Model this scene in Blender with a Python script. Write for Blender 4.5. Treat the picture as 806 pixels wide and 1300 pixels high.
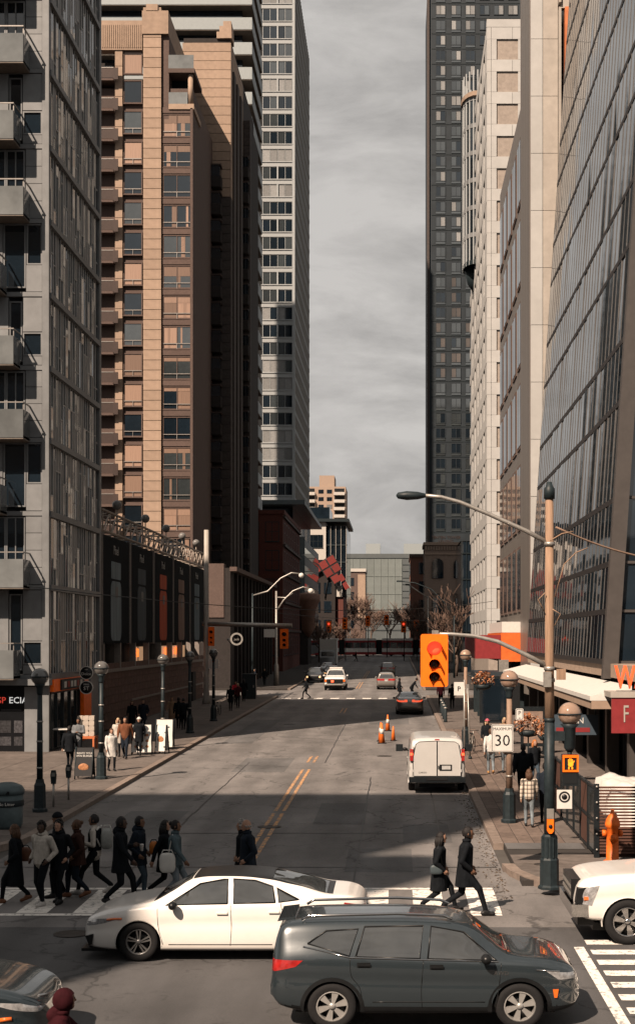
import bpy, bmesh, math, random
import numpy as np
from math import sin, cos, pi, radians, sqrt
from mathutils import Vector, Matrix, Quaternion
from mathutils.bvhtree import BVHTree
random.seed(7)
for o in list(bpy.data.objects):
    bpy.data.objects.remove(o)
SC = bpy.context.scene
COL = SC.collection
# ------------------------------------------------------------------ camera
cam_d = bpy.data.cameras.new('camera')
cam = bpy.data.objects.new('camera', cam_d); COL.objects.link(cam)
cam.location = (0, 0, 5.5); cam.rotation_euler = (radians(90), 0, 0)
cam_d.sensor_fit = 'VERTICAL'; cam_d.sensor_height = 24.0; cam_d.sensor_width = 24.0*806/1300
cam_d.lens = 33.23; cam_d.shift_x = -0.0762; cam_d.shift_y = 0.123
cam_d.clip_start = 0.1; cam_d.clip_end = 4000
SC.camera = cam
# ------------------------------------------------------------------ sky and sun
SUN_DIR = Vector((1.0, 1.6, -1.8)).normalized()          # the way the light travels
elev = math.asin(-SUN_DIR.z)
az = math.atan2(-SUN_DIR.x, -SUN_DIR.y)                   # clockwise from +Y
world = bpy.data.worlds.new('World'); SC.world = world; world.use_nodes = True
nt = world.node_tree; nt.nodes.clear()
def N(tree, t, **kw):
    n = tree.nodes.new(t)
    for k, v in kw.items(): setattr(n, k, v)
    return n
out = N(nt, 'ShaderNodeOutputWorld'); bg = N(nt, 'ShaderNodeBackground')
sky = N(nt, 'ShaderNodeTexSky', sky_type='NISHITA', sun_disc=False)
sky.sun_elevation = elev; sky.sun_rotation = az; sky.air_density = 1.0; sky.dust_density = 3.0
hs = N(nt, 'ShaderNodeHueSaturation'); hs.inputs['Saturation'].default_value = 0.25; hs.inputs['Value'].default_value = 0.6
nt.links.new(sky.outputs[0], hs.inputs['Color'])
tc = N(nt, 'ShaderNodeTexCoord'); mp = N(nt, 'ShaderNodeMapping'); mp.inputs['Scale'].default_value = (2.6, 2.6, 7.0)
nt.links.new(tc.outputs['Generated'], mp.inputs[0])
nz = N(nt, 'ShaderNodeTexNoise'); nz.inputs['Scale'].default_value = 2.3; nz.inputs['Detail'].default_value = 9; nz.inputs['Roughness'].default_value = .6; nz.inputs['Distortion'].default_value = .35
nt.links.new(mp.outputs[0], nz.inputs['Vector'])
cr = N(nt, 'ShaderNodeValToRGB')
cr.color_ramp.elements[0].position = .30; cr.color_ramp.elements[0].color = (1.68, 1.61, 1.54, 1)
cr.color_ramp.elements[1].position = .58; cr.color_ramp.elements[1].color = (3.12, 2.98, 2.84, 1)
nt.links.new(nz.outputs[0], cr.inputs[0])
mx = N(nt, 'ShaderNodeMix', data_type='RGBA'); mx.inputs[0].default_value = .94
nt.links.new(hs.outputs[0], mx.inputs[6]); nt.links.new(cr.outputs[0], mx.inputs[7])
nt.links.new(mx.outputs[2], bg.inputs[0]); bg.inputs[1].default_value = 0.083
nt.links.new(bg.outputs[0], out.inputs[0])
sun_d = bpy.data.lights.new('sun', 'SUN'); sun_d.energy = 5.0; sun_d.angle = radians(.6); sun_d.color = (1.0, .79, .62)
sun = bpy.data.objects.new('sun', sun_d); COL.objects.link(sun)
sun.rotation_euler = SUN_DIR.to_track_quat('-Z', 'Y').to_euler(); sun.location = (-40, -60, 90)
SC.view_settings.view_transform = 'Standard'; SC.view_settings.look = 'None'
SC.view_settings.exposure = 1.2; SC.view_settings.gamma = 1.0; SC.view_settings.use_curve_mapping = False
SC.cycles.max_bounces = 6; SC.cycles.diffuse_bounces = 3; SC.cycles.glossy_bounces = 4
SC.cycles.caustics_reflective = False; SC.cycles.caustics_refractive = False
SC.cycles.use_denoising = True
# ------------------------------------------------------------------ helpers
def gz(y): return max(0.0, y-25.0)*0.0065                 # the street climbs gently to the north
MATS = {}
ALB = .60                                                 # albedo level of the palette
def mat(name, col, rough=.7, metal=0.0, nscale=3.0, namt=.15, bump=0.0, bscale=None, var=0.0, spec=.22, ior=None, emit=0.0, coat=0.0, stretch=(1, 1, 1), dirt=0.0):
    if name in MATS: return MATS[name]
    m = bpy.data.materials.new(name); m.use_nodes = True; t = m.node_tree; b = t.nodes['Principled BSDF']
    b.inputs['Roughness'].default_value = rough; b.inputs['Metallic'].default_value = metal
    b.inputs['Specular IOR Level'].default_value = spec
    if ior: b.inputs['IOR'].default_value = ior
    if coat: b.inputs['Coat Weight'].default_value = coat; b.inputs['Coat Roughness'].default_value = .04
    tc = N(t, 'ShaderNodeTexCoord'); mp = N(t, 'ShaderNodeMapping'); mp.inputs['Scale'].default_value = stretch
    t.links.new(tc.outputs['Object'], mp.inputs[0])
    nz = N(t, 'ShaderNodeTexNoise'); nz.inputs['Scale'].default_value = nscale; nz.inputs['Detail'].default_value = 6; nz.inputs['Roughness'].default_value = .6
    t.links.new(mp.outputs[0], nz.inputs['Vector'])
    mr = N(t, 'ShaderNodeMapRange'); mr.inputs['From Min'].default_value = .3; mr.inputs['From Max'].default_value = .7
    mr.inputs['To Min'].default_value = 1-namt; mr.inputs['To Max'].default_value = 1+namt
    t.links.new(nz.outputs[0], mr.inputs['Value'])
    val = mr.outputs[0]
    if var:
        oi = N(t, 'ShaderNodeObjectInfo'); vr = N(t, 'ShaderNodeMapRange')
        vr.inputs['To Min'].default_value = 1-var; vr.inputs['To Max'].default_value = 1+var
        t.links.new(oi.outputs['Random'], vr.inputs['Value'])
        mu = N(t, 'ShaderNodeMath', operation='MULTIPLY'); t.links.new(val, mu.inputs[0]); t.links.new(vr.outputs[0], mu.inputs[1]); val = mu.outputs[0]
    if dirt:
        d = N(t, 'ShaderNodeTexNoise'); d.inputs['Scale'].default_value = nscale*.17; d.inputs['Detail'].default_value = 8; d.inputs['Roughness'].default_value = .7
        t.links.new(mp.outputs[0], d.inputs['Vector'])
        dr = N(t, 'ShaderNodeMapRange'); dr.inputs['From Min'].default_value = .35; dr.inputs['From Max'].default_value = .65; dr.inputs['To Min'].default_value = 1-dirt; dr.inputs['To Max'].default_value = 1+dirt*.5
        t.links.new(d.outputs[0], dr.inputs['Value'])
        mu = N(t, 'ShaderNodeMath', operation='MULTIPLY'); t.links.new(val, mu.inputs[0]); t.links.new(dr.outputs[0], mu.inputs[1]); val = mu.outputs[0]
    vm = N(t, 'ShaderNodeVectorMath', operation='SCALE'); vm.inputs[0].default_value = [c*(1 if emit else ALB) for c in col[:3]]
    t.links.new(val, vm.inputs['Scale']); t.links.new(vm.outputs[0], b.inputs['Base Color'])
    if emit:
        b.inputs['Emission Color'].default_value = (*col[:3], 1); b.inputs['Emission Strength'].default_value = emit
    if bump:
        bn = N(t, 'ShaderNodeTexNoise'); bn.inputs['Scale'].default_value = bscale or nscale*4; bn.inputs['Detail'].default_value = 5
        t.links.new(mp.outputs[0], bn.inputs['Vector'])
        bp = N(t, 'ShaderNodeBump'); bp.inputs['Strength'].default_value = bump; bp.inputs['Distance'].default_value = .02
        t.links.new(bn.outputs[0], bp.inputs['Height']); t.links.new(bp.outputs[0], b.inputs['Normal'])
    MATS[name] = m
    return m
def glass(name, col=(.012, .018, .024), rough=.04, ior=1.9, var=.3, wav=.0, nscale=.6):
    return mat(name, col, rough=rough, ior=ior, var=var, namt=.3, nscale=nscale, bump=wav, bscale=nscale, spec=.5)

class MB:
    """collects shapes, then links them as ONE mesh object"""
    def __init__(s): s.v = []; s.f = []; s.m = []; s.s = []
    def add(s, vs, fs, m=0, sm=False):
        b = len(s.v); s.v += [tuple(v) for v in vs]
        for f in fs: s.f.append(tuple(b+i for i in f)); s.m.append(m); s.s.append(sm)
        return s
    def box(s, x0, x1, y0, y1, z0, z1, m=0):
        v = [(x, y, z) for z in (z0, z1) for y in (y0, y1) for x in (x0, x1)]
        return s.add(v, [(0, 2, 3, 1), (4, 5, 7, 6), (0, 1, 5, 4), (2, 6, 7, 3), (0, 4, 6, 2), (1, 3, 7, 5)], m)
    def cbox(s, c, d, m=0):
        return s.box(c[0]-d[0]/2, c[0]+d[0]/2, c[1]-d[1]/2, c[1]+d[1]/2, c[2]-d[2]/2, c[2]+d[2]/2, m)
    def quad(s, a, b, c, d, m=0): return s.add([a, b, c, d], [(0, 1, 2, 3)], m)
    def prism(s, poly, axis, a, b, m=0):
        """polygon (2-D) pushed along an axis from a to b"""
        n = len(poly)
        def P(p, t): return (t, p[0], p[1]) if axis == 'x' else (p[0], t, p[1]) if axis == 'y' else (p[0], p[1], t)
        v = [P(p, a) for p in poly]+[P(p, b) for p in poly]
        f = [tuple(range(n))[::-1], tuple(range(n, 2*n))]+[(i, (i+1) % n, n+(i+1) % n, n+i) for i in range(n)]
        return s.add(v, f, m)
    def tube(s, pts, r, n=8, m=0, sm=True):
        pts = [Vector(p) for p in pts]; k = len(pts); rs = r if isinstance(r, (list, tuple)) else [r]*k
        v = []; f = []; up = None
        for i, p in enumerate(pts):
            d = (pts[min(i+1, k-1)]-pts[max(i-1, 0)]).normalized()
            if up is None: up = Vector((0, 0, 1)) if abs(d.z) < .9 else Vector((1, 0, 0))
            a = d.cross(up).normalized(); b2 = a.cross(d).normalized(); up = b2
            v += [p+(a*cos(2*pi*j/n)+b2*sin(2*pi*j/n))*rs[i] for j in range(n)]
        for i in range(k-1):
            for j in range(n): f.append((i*n+j, i*n+(j+1) % n, (i+1)*n+(j+1) % n, (i+1)*n+j))
        s.add(v, f, m, sm); b = len(s.v)-len(v)
        s.f += [tuple(b+j for j in range(n))[::-1], tuple(b+(k-1)*n+j for j in range(n))]; s.m += [m, m]; s.s += [False, False]
        return s
    def lathe(s, prof, n=16, c=(0, 0, 0), m=0, axis='z', sm=True):
        v = []; f = []
        for r, h in prof:
            for j in range(n):
                a = 2*pi*j/n; p = (r*cos(a), r*sin(a), h)
                if axis == 'y': p = (p[0], h, p[1])
                if axis == 'x': p = (h, p[0], p[1])
                v.append((c[0]+p[0], c[1]+p[1], c[2]+p[2]))
        for i in range(len(prof)-1):
            for j in range(n): f.append((i*n+j, i*n+(j+1) % n, (i+1)*n+(j+1) % n, (i+1)*n+j))
        if len(prof) == 4 and prof[0][0] == prof[3][0] > .02 and prof[1][0] == prof[2][0]:      # a plain ring: close its inner side, no end caps
            f += [(3*n+j, 3*n+(j+1) % n, (j+1) % n, j) for j in range(n)]
        elif prof[0] != prof[-1]: f += [tuple(range(n))[::-1], tuple((len(prof)-1)*n+j for j in range(n))]
        return s.add(v, f, m, sm)
    def ball(s, c, r, n=12, m=0, sc=(1, 1, 1)):
        k = max(4, n//2); prof = [(max(1e-4, r*sin(pi*i/k)), -r*cos(pi*i/k)) for i in range(k+1)]
        b = len(s.v); s.lathe(prof, n, (0, 0, 0), m)
        for i in range(b, len(s.v)):
            p = s.v[i]; s.v[i] = (c[0]+p[0]*sc[0], c[1]+p[1]*sc[1], c[2]+p[2]*sc[2])
        return s
    def mesh(s, name, mats, off=(0, 0, 0)):
        me = bpy.data.meshes.new(name)
        v = s.v if off == (0, 0, 0) else [(p[0]-off[0], p[1]-off[1], p[2]-off[2]) for p in s.v]
        me.from_pydata(v, [], s.f)
        for q in (mats if isinstance(mats, (list, tuple)) else [mats]): me.materials.append(q)
        me.polygons.foreach_set('material_index', s.m); me.polygons.foreach_set('use_smooth', s.s)
        me.update(); return me
    def obj(s, name, mats, parent=None, world=False, loc=(0, 0, 0), rz=0.0):
        """world=True: the shapes were given in world metres"""
        off = tuple(root_of(parent)) if (world and parent) else (0, 0, 0)
        return link(name, s.mesh(name, mats, off), parent, loc, rz)
def root_of(o):
    p = Vector(o.location)
    while o.parent: o = o.parent; p += o.location
    return p
def link(name, me, parent=None, loc=(0, 0, 0), rz=0.0, scale=None):
    o = bpy.data.objects.new(name, me); COL.objects.link(o); o.location = loc
    if rz: o.rotation_euler = (0, 0, rz)
    if scale: o.scale = scale
    if parent: o.parent = parent
    return o
def inst(name, me, parent, wpos, rz=0.0, scale=None):
    """a piece with shared mesh data, placed in world metres under an unrotated parent"""
    p = Vector(wpos)-root_of(parent)
    return link(name, me, parent, p, rz, scale)
def tag(o, label, cat, group=None):
    o['label'] = label; o['category'] = cat
    if group: o['group'] = group
    return o
def thing(name, label, cat, loc=(0, 0, 0), rz=0.0, group=None):
    o = bpy.data.objects.new(name, None); COL.objects.link(o); o.location = loc; o.rotation_euler = (0, 0, rz)
    o.empty_display_size = .3
    return tag(o, label, cat, group)
def struct(o): o['kind'] = 'structure'; return o
def stuff(o): o['kind'] = 'stuff'; return o
def children(o): return [c for c in bpy.data.objects if c.parent == o]
KIDS = {}
def copy_tree(o, kids, parent=None):
    c = o.copy(); COL.objects.link(c); c.parent = parent
    for ch in kids.get(o, []): copy_tree(ch, kids, c)
    return c
def kids_map():
    k = {}
    for o in bpy.data.objects:
        if o.parent: k.setdefault(o.parent, []).append(o)
    return k
TMP = bpy.data.scenes.new('workbench')                    # scratch scene for evaluating text and remesh modifiers, removed at the end
def evaluated_mesh(o):
    TMP.collection.objects.link(o)
    with bpy.context.temp_override(scene=TMP, view_layer=TMP.view_layers[0]): dg = bpy.context.evaluated_depsgraph_get()
    dg.update(); me = bpy.data.meshes.new_from_object(o.evaluated_get(dg)); bpy.data.objects.remove(o); return me
def lettering(txt, size, material, parent, loc, rot=(pi/2, 0, 0), ext=.01, align='CENTER', name='lettering', sx=1.0):
    cu = bpy.data.curves.new('text', 'FONT'); cu.body = txt; cu.size = size; cu.extrude = ext; cu.align_x = align; cu.align_y = 'CENTER'
    cu.resolution_u = 2
    me = evaluated_mesh(bpy.data.objects.new('t', cu)); bpy.data.curves.remove(cu)
    me.materials.clear(); me.materials.append(material)
    o = link(name, me, parent, loc); o.rotation_euler = rot; o.scale = (sx, 1, 1)
    return o
def roundrect(w, h, r, n=4):
    p = []
    for cx, cy, a0 in ((w/2-r, h/2-r, 0), (-w/2+r, h/2-r, 90), (-w/2+r, -h/2+r, 180), (w/2-r, -h/2+r, 270)):
        for i in range(n+1):
            a = radians(a0+90*i/n); p.append((cx+r*cos(a), cy+r*sin(a)))
    return p
# ------------------------------------------------------------------ common materials
m_black = mat('black_paint', (.012, .016, .019), .45, nscale=6, namt=.3)
m_iron = mat('dark_teal_iron', (.018, .028, .033), .5, nscale=8, namt=.3, bump=.05)
m_steel = mat('galvanised_steel', (.42, .40, .37), .45, .6, nscale=9, namt=.2)
m_white = mat('white_paint', (.72, .70, .66), .5, nscale=5, namt=.08)
m_wood = mat('weathered_pole_wood', (.33, .215, .145), .85, nscale=14, namt=.35, stretch=(1, 1, .08), bump=.3)
m_dark = mat('dark_interior', (.008, .010, .012), .8)
m_rubber = mat('rubber', (.014, .014, .015), .85, nscale=30, namt=.2)
m_orange = mat('signal_orange', (1.2, .205, .008), .5, nscale=9, namt=.1)
m_concrete = mat('concrete', (.22, .19, .165), .9, nscale=5, namt=.2, bump=.15, dirt=.2)
# ================================================================== ground, road, pavements
def asphalt(name, base, paint=None):
    m = bpy.data.materials.new(name); m.use_nodes = True; t = m.node_tree; b = t.nodes['Principled BSDF']
    tc = N(t, 'ShaderNodeTexCoord')
    def noise(scale, detail=6, rough=.6, st=(1, 1, 1), dist=0):
        mp = N(t, 'ShaderNodeMapping'); mp.inputs['Scale'].default_value = st; t.links.new(tc.outputs['Object'], mp.inputs[0])
        n = N(t, 'ShaderNodeTexNoise'); n.inputs['Scale'].default_value = scale; n.inputs['Detail'].default_value = detail; n.inputs['Roughness'].default_value = rough; n.inputs['Distortion'].default_value = dist
        t.links.new(mp.outputs[0], n.inputs['Vector']); return n.outputs[0]
    def rng(v, a, b2, c, d):
        r = N(t, 'ShaderNodeMapRange'); r.inputs[1].default_value = a; r.inputs[2].default_value = b2; r.inputs[3].default_value = c; r.inputs[4].default_value = d
        t.links.new(v, r.inputs[0]); return r.outputs[0]
    def mul(a, b2):
        r = N(t, 'ShaderNodeMath', operation='MULTIPLY'); t.links.new(a, r.inputs[0]); t.links.new(b2, r.inputs[1]); return r.outputs[0]
    v = rng(noise(.22, 8, .62), .3, .7, .72, 1.3)
    v = mul(v, rng(noise(1.1, 5, .6, (1, .18, 1)), .3, .7, .70, 1.22))      # long wear streaks along the lanes
    v = mul(v, rng(noise(38, 3, .7), .25, .75, .72, 1.25))                  # aggregate
    v = mul(v, rng(noise(2.6, 6, .7, dist=1.2), .57, .70, 1.0, .55))        # oil and tar stains
    wv = N(t, 'ShaderNodeTexWave', wave_type='BANDS', bands_direction='X'); wv.inputs['Scale'].default_value = .18; wv.inputs['Distortion'].default_value = 1.2; wv.inputs['Detail'].default_value = 3; t.links.new(tc.outputs['Object'], wv.inputs['Vector'])
    v = mul(v, rng(wv.outputs['Fac'], 0, 1, .86, 1.08))                     # tyre tracks
    vo = N(t, 'ShaderNodeTexVoronoi', feature='DISTANCE_TO_EDGE'); vo.inputs['Scale'].default_value = .28
    wob = N(t, 'ShaderNodeTexNoise'); wob.inputs['Scale'].default_value = 1.4; wob.inputs['Detail'].default_value = 6
    t.links.new(tc.outputs['Object'], wob.inputs['Vector'])
    ad = N(t, 'ShaderNodeVectorMath', operation='MULTIPLY_ADD'); ad.inputs[1].default_value = (1.6, 1.6, 0)
    t.links.new(wob.outputs['Color'], ad.inputs[0]); t.links.new(tc.outputs['Object'], ad.inputs[2]); t.links.new(ad.outputs[0], vo.inputs['Vector'])
    crack = rng(vo.outputs['Distance'], .003, .012, .45, 1.0)
    v = mul(v, crack)
    s = N(t, 'ShaderNodeVectorMath', operation='SCALE'); s.inputs[0].default_value = base; t.links.new(v, s.inputs['Scale'])
    t.links.new(s.outputs[0], b.inputs['Base Color'])
    b.inputs['Roughness'].default_value = .85
    bp = N(t, 'ShaderNodeBump'); bp.inputs['Strength'].default_value = .35; bp.inputs['Distance'].default_value = .01
    t.links.new(noise(60, 3), bp.inputs['Height']); t.links.new(bp.outputs[0], b.inputs['Normal'])
    return m
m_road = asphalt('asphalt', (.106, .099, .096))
m_patch = asphalt('asphalt_patch', (.070, .068, .068))
m_far = mat('far_ground', (.10, .092, .085), .9, nscale=.3, namt=.3)
def worn_paint(name, col, thr):
    """road paint worn through to asphalt in spots"""
    m = bpy.data.materials.new(name); m.use_nodes = True; t = m.node_tree; b = t.nodes['Principled BSDF']
    tc = N(t, 'ShaderNodeTexCoord')
    n1 = N(t, 'ShaderNodeTexNoise'); n1.inputs['Scale'].default_value = 7; n1.inputs['Detail'].default_value = 9; n1.inputs['Roughness'].default_value = .75
    t.links.new(tc.outputs['Object'], n1.inputs['Vector'])
    r = N(t, 'ShaderNodeMapRange'); r.inputs[1].default_value = thr; r.inputs[2].default_value = thr+.09; t.links.new(n1.outputs[0], r.inputs[0])
    mx = N(t, 'ShaderNodeMix', data_type='RGBA'); mx.inputs[6].default_value = (.09, .09, .09, 1); mx.inputs[7].default_value = (*col, 1)
    t.links.new(r.outputs[0], mx.inputs[0]); t.links.new(mx.outputs[2], b.inputs['Base Color']); b.inputs['Roughness'].default_value = .75
    return m
m_paint = worn_paint('road_paint_white', (.56, .53, .49), .39)
m_yel = worn_paint('road_paint_yellow', (.42, .21, .075), .45)
m_walk = mat('pavement_concrete', (.150, .127, .114), .9, nscale=4, namt=.22, bump=.15, dirt=.22, var=.10)
m_kerb = mat('kerb_concrete', (.24, .19, .16), .85, nscale=6, namt=.25, bump=.15, var=.08)
m_paver = mat('paver_brick', (.165, .125, .105), .9, nscale=7, namt=.25, bump=.2, var=.16)
m_joint = mat('dark_joint', (.045, .040, .037), .95)
KL, KR = -9.7, 2.5                                        # kerb lines
def slope_sheet(x0, x1, y0, y1, dz, mb, m=0):
    ys = sorted({y0, y1} | {y for y in (25.0,) if y0 < y < y1})
    for a, b in zip(ys, ys[1:]):
        mb.quad((x0, a, gz(a)+dz), (x1, a, gz(a)+dz), (x1, b, gz(b)+dz), (x0, b, gz(b)+dz), m)
g = MB(); slope_sheet(-900, 900, -300, 2500, -.03, g); ground = struct(g.obj('ground', m_far))
g = MB(); slope_sheet(-60, 60, 26.9, 27.9, 0, g); slope_sheet(KL-8, KR+6, 27.9, 33, 0, g); slope_sheet(KL, KR, 33, 900, 0, g)
slope_sheet(-200, KL, 118, 130, 0, g); slope_sheet(KR, 200, 118, 130, 0, g)
slope_sheet(-200, KL, 284, 303, 0, g); slope_sheet(KR, 200, 284, 303, 0, g)
road = struct(g.obj('road', m_road))
g = MB(); slope_sheet(-60, 60, -60, 26.9, 0, g); struct(g.obj('cross_street', asphalt('junction_shade_asphalt', (.046, .045, .046))))  # darker than the road: the junction's shade is put into the asphalt colour
# patches, seams and covers
def sheet(name, x0, x1, y0, y1, dz, m, parent=road):
    mb = MB(); slope_sheet(x0, x1, y0, y1, dz, mb); return mb.obj(name, m, parent)
for (x0, x1, y0, y1) in ((-1.2, .4, 33, 36.5), (-2.4, -.9, 41, 46), (.2, 1.5, 37.5, 41), (-8.2, -6.4, 36, 44), (-6.5, -4.4, 56, 62), (-1.6, .8, 84, 96), (-8.6, -7.1, 70, 88), (-5.2, -1.5, 14.5, 17.2), (-9, -6.2, 21.5, 22.6)):
    sheet('asphalt_patch', x0, x1, y0, y1, .004, m_patch)
mb = MB()
for x, y0, y1 in ((-.95, 31.5, 54), (-6.2, 33, 60), (1.2, 31.5, 50), (-3.0, 60, 110)):
    for k in range(int((y1-y0)/1.5)):
        a, b = y0+k*1.5, y0+k*1.5+1.5; j = random.uniform(-.02, .02)
        slope_sheet(x+j, x+j+.035, a, b, .006, mb)
for y, x0, x1 in ((33.6, -9.5, 2.4), (39.2, -6, 2.4), (17.6, -12, 8)):
    slope_sheet(x0, x1, y, y+.07, .0065, mb)
stuff(mb.obj('tar_seams', mat('tar', (.02, .02, .021), .5), road))
m_cover = mat('iron_cover', (.06, .052, .047), .6, .5, nscale=12, namt=.3)
for x, y in ((-.45, 27.2), (-6.0, 26.3), (-3.6, 40.5), (-.5, 63), (-6.3, 84)):
    mb = MB(); mb.lathe([(.01, 0), (.34, 0), (.34, .008), (.30, .012), (.28, .006), (.01, .006)], 20, (x, y, gz(y)+.003)); mb.obj('manhole_cover', m_cover, road)
# crosswalk over the street: two cross lines and bars
sheet('crosswalk_line', -13.5, 2.1, 30.75, 30.95, .008, m_paint)
sheet('crosswalk_line', -13.5, 2.1, 27.95, 28.15, .008, m_paint)
for k in range(14):
    x = -13.2+k*1.13
    if x > 2: break
    sheet('crosswalk_bar', x, x+.62, 28.2, 30.7, .008, m_paint)
# crosswalk over the cross street, on the right
for k in range(12):
    y = 25.75-k*.78
    sheet('crosswalk_bar', 3.42, 7.0, y-.36, y, .008, m_paint)
sheet('crosswalk_line', 3.16, 3.34, 16, 25.2, .008, m_paint)
# double yellow line, gaps where it has worn off
for x in (-3.78, -3.52):
    for y0, y1 in ((33, 38.5), (38.7, 43.4), (44, 57), (60, 63), (95, 101), (134, 150), (160, 190)):
        sheet('centre_line', x, x+.11, y0, y1, .008, m_yel)
for k in range(9):
    sheet('crosswalk_bar', -9.2+k*1.3, -8.5+k*1.3, 114.4, 115.8, .008, m_paint)
# ---- pavements: slabs with kerb stones
H = .13
def pavement(name, poly_rects):
    mb = MB()
    for x0, x1, y0, y1 in poly_rects:
        ys = [y0]+[y for y in (25.0,) if y0 < y < y1]+[y1]
        for a, b in zip(ys, ys[1:]):
            za, zb = gz(a), gz(b)
            mb.add([(x0, a, za-.1), (x1, a, za-.1), (x1, b, zb-.1), (x0, b, zb-.1), (x0, a, za+H-.006), (x1, a, za+H-.006), (x1, b, zb+H-.006), (x0, b, zb+H-.006)],
                   [(0, 3, 2, 1), (4, 5, 6, 7), (0, 1, 5, 4), (1, 2, 6, 5), (2, 3, 7, 6), (3, 0, 4, 7)])
    return struct(mb.obj(name, m_joint))
walk_l = pavement('pavement_west', [(-60, KL-.28, 36.5, 117.5), (-60, KL-.28, 131, 283)])
walk_r = pavement('pavement_east', [(KR+.28, 40, 31.2, 117.5), (KR+.28, 40, 131, 283)])
def slab_piece(parent, name, m, x0, x1, y0, y1, top=H, gap=.012, bot=.06):
    mb = MB(); x0 += gap; x1 -= gap; y0 += gap; y1 -= gap
    a, b = gz(y0), gz(y1); r = random.uniform(-.003, .003)
    mb.add([(x0, y0, a+bot), (x1, y0, a+bot), (x1, y1, b+bot), (x0, y1, b+bot), (x0, y0, a+top+r), (x1, y0, a+top+r), (x1, y1, b+top+r), (x0, y1, b+top+r)],
           [(0, 3, 2, 1), (4, 5, 6, 7), (0, 1, 5, 4), (1, 2, 6, 5), (2, 3, 7, 6), (3, 0, 4, 7)])
    return mb.obj(name, m, parent)
def kerb(parent, x0, x1, y0, y1, step):
    y = y0
    while y < y1-.01:
        slab_piece(parent, 'kerb_stone', m_kerb, x0, x1, y, min(y+step, y1), H+.008, .008, -.08); y += step
kerb(walk_l, KL-.28, KL, 38, 117.5, 3.0); kerb(walk_l, KL-.28, KL, 131, 283, 8)
kerb(walk_r, KR, KR+.28, 36.5, 117.5, 3.0); kerb(walk_r, KR, KR+.28, 131, 283, 8)
# curved corners
def corner(parent, cx, cy, r, a0, a1, inner=.28, n=8):
    for i in range(n):
        b0, b1 = radians(a0+(a1-a0)*i/n), radians(a0+(a1-a0)*(i+1)/n)
        mb = MB(); P = []
        for rr, b in ((r, b0), (r, b1), (r-inner, b1), (r-inner, b0)): P.append((cx+rr*cos(b), cy+rr*sin(b)))
        z = gz(cy)
        mb.prism([p for p in P], 'z', z-.08, z+H+.004); mb.obj('kerb_stone', m_kerb, parent)
    mb = MB(); poly = [(cx, cy)]+[(cx+(r-inner)*cos(radians(a0+(a1-a0)*i/n)), cy+(r-inner)*sin(radians(a0+(a1-a0)*i/n))) for i in range(n+1)]
    mb.prism(poly, 'z', gz(cy)-.05, gz(cy)+H-.004); mb.obj('corner_slab', m_walk, parent)
corner(walk_r, KR+5, 33.4, 5.0, 180, 270)
mb = MB(); mb.box(KR+.3, KR+5, 33.4, 36.6, 0, gz(34)+H-.001); mb.obj('corner_slab', m_walk, walk_r)
mb = MB(); mb.box(KR+5, 40, 28.7, 36.6, 0, gz(33)+H-.003); mb.obj('corner_slab', m_walk, walk_r)
kerb_run = MB(); kerb_run.box(KR+5, 40, 28.4, 28.68, -.05, gz(33)+H+.004); kerb_run.obj('kerb_stone', m_kerb, walk_r)
corner(walk_l, KL-5, 38, 5.0, 0, -90)
mb = MB(); mb.box(-60, KL-5, 33.2, 38, 0, gz(36)+H-.002); mb.obj('corner_slab', m_walk, walk_l)
# dark asphalt strip across the corner, then paver rows and concrete bays on the east side
mb = MB(); slope_sheet(KR+.3, 4.75, 35.6, 36.6, H+.003, mb); mb.obj('ramp_strip', m_patch, walk_r)
for i in range(4):
    y = 36.6+ (i % 2)*.5
    slab_piece(walk_r, 'paver', m_paver, KR+.28+i*.40, KR+.68+i*.40, 36.6, y, H, .010) if i % 2 else None
    while y < 78:
        L = 1.0; slab_piece(walk_r, 'paver', m_paver, KR+.28+i*.40, KR+.68+i*.40, y, y+L, H, .010); y += L
y = 36.6
while y < 117:
    x = KR+1.88 if y < 78 else KR+.28
    slab_piece(walk_r, 'pavement_slab', m_walk, x, 4.9, y, y+1.9, H, .009); slab_piece(walk_r, 'pavement_slab', m_walk, 4.9, 8.3, y, y+1.9, H, .009); y += 1.9
y = 38
while y < 117:
    for x0, x1 in ((-9.98, -11.7), (-11.7, -13.6), (-13.6, -15.5)):
        slab_piece(walk_l, 'pavement_slab', m_walk, x1, x0, y, y+1.9, H, .010)
    if y < 63:
        slab_piece(walk_l, 'pavement_slab', m_walk, -18.5, -15.5, y, y+1.9, H, .010)
    y += 1.9
for x, y in ((4.05, 31.6), (3.4, 33.3)):
    mb = MB(); mb.lathe([(.01, 0), (.16, 0), (.16, .006), (.01, .008)], 14, (x, y, gz(y)+H)); mb.obj('utility_cover', m_cover, walk_r)
# grit and dead leaves gathered along the east gutter
mb = MB()
for k in range(900):
    y = random.uniform(29.5, 60); x = KR-.05-abs(random.gauss(0, .22)); s = random.uniform(.008, .045); a = random.uniform(0, 6.3); z = gz(y)+.004
    mb.add([(x+s*cos(a), y+s*sin(a), z), (x+s*cos(a+2.1), y+s*sin(a+2.1), z), (x+s*cos(a+4.2), y+s*sin(a+4.2), z+s*.7)], [(0, 1, 2)])
gr = stuff(mb.obj('gutter_litter', mat('dead_leaves', (.10, .075, .055), .9, nscale=9, namt=.5)))
gr['label'] = 'grit and dead leaves along the east gutter'; gr['category'] = 'litter'
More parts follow.
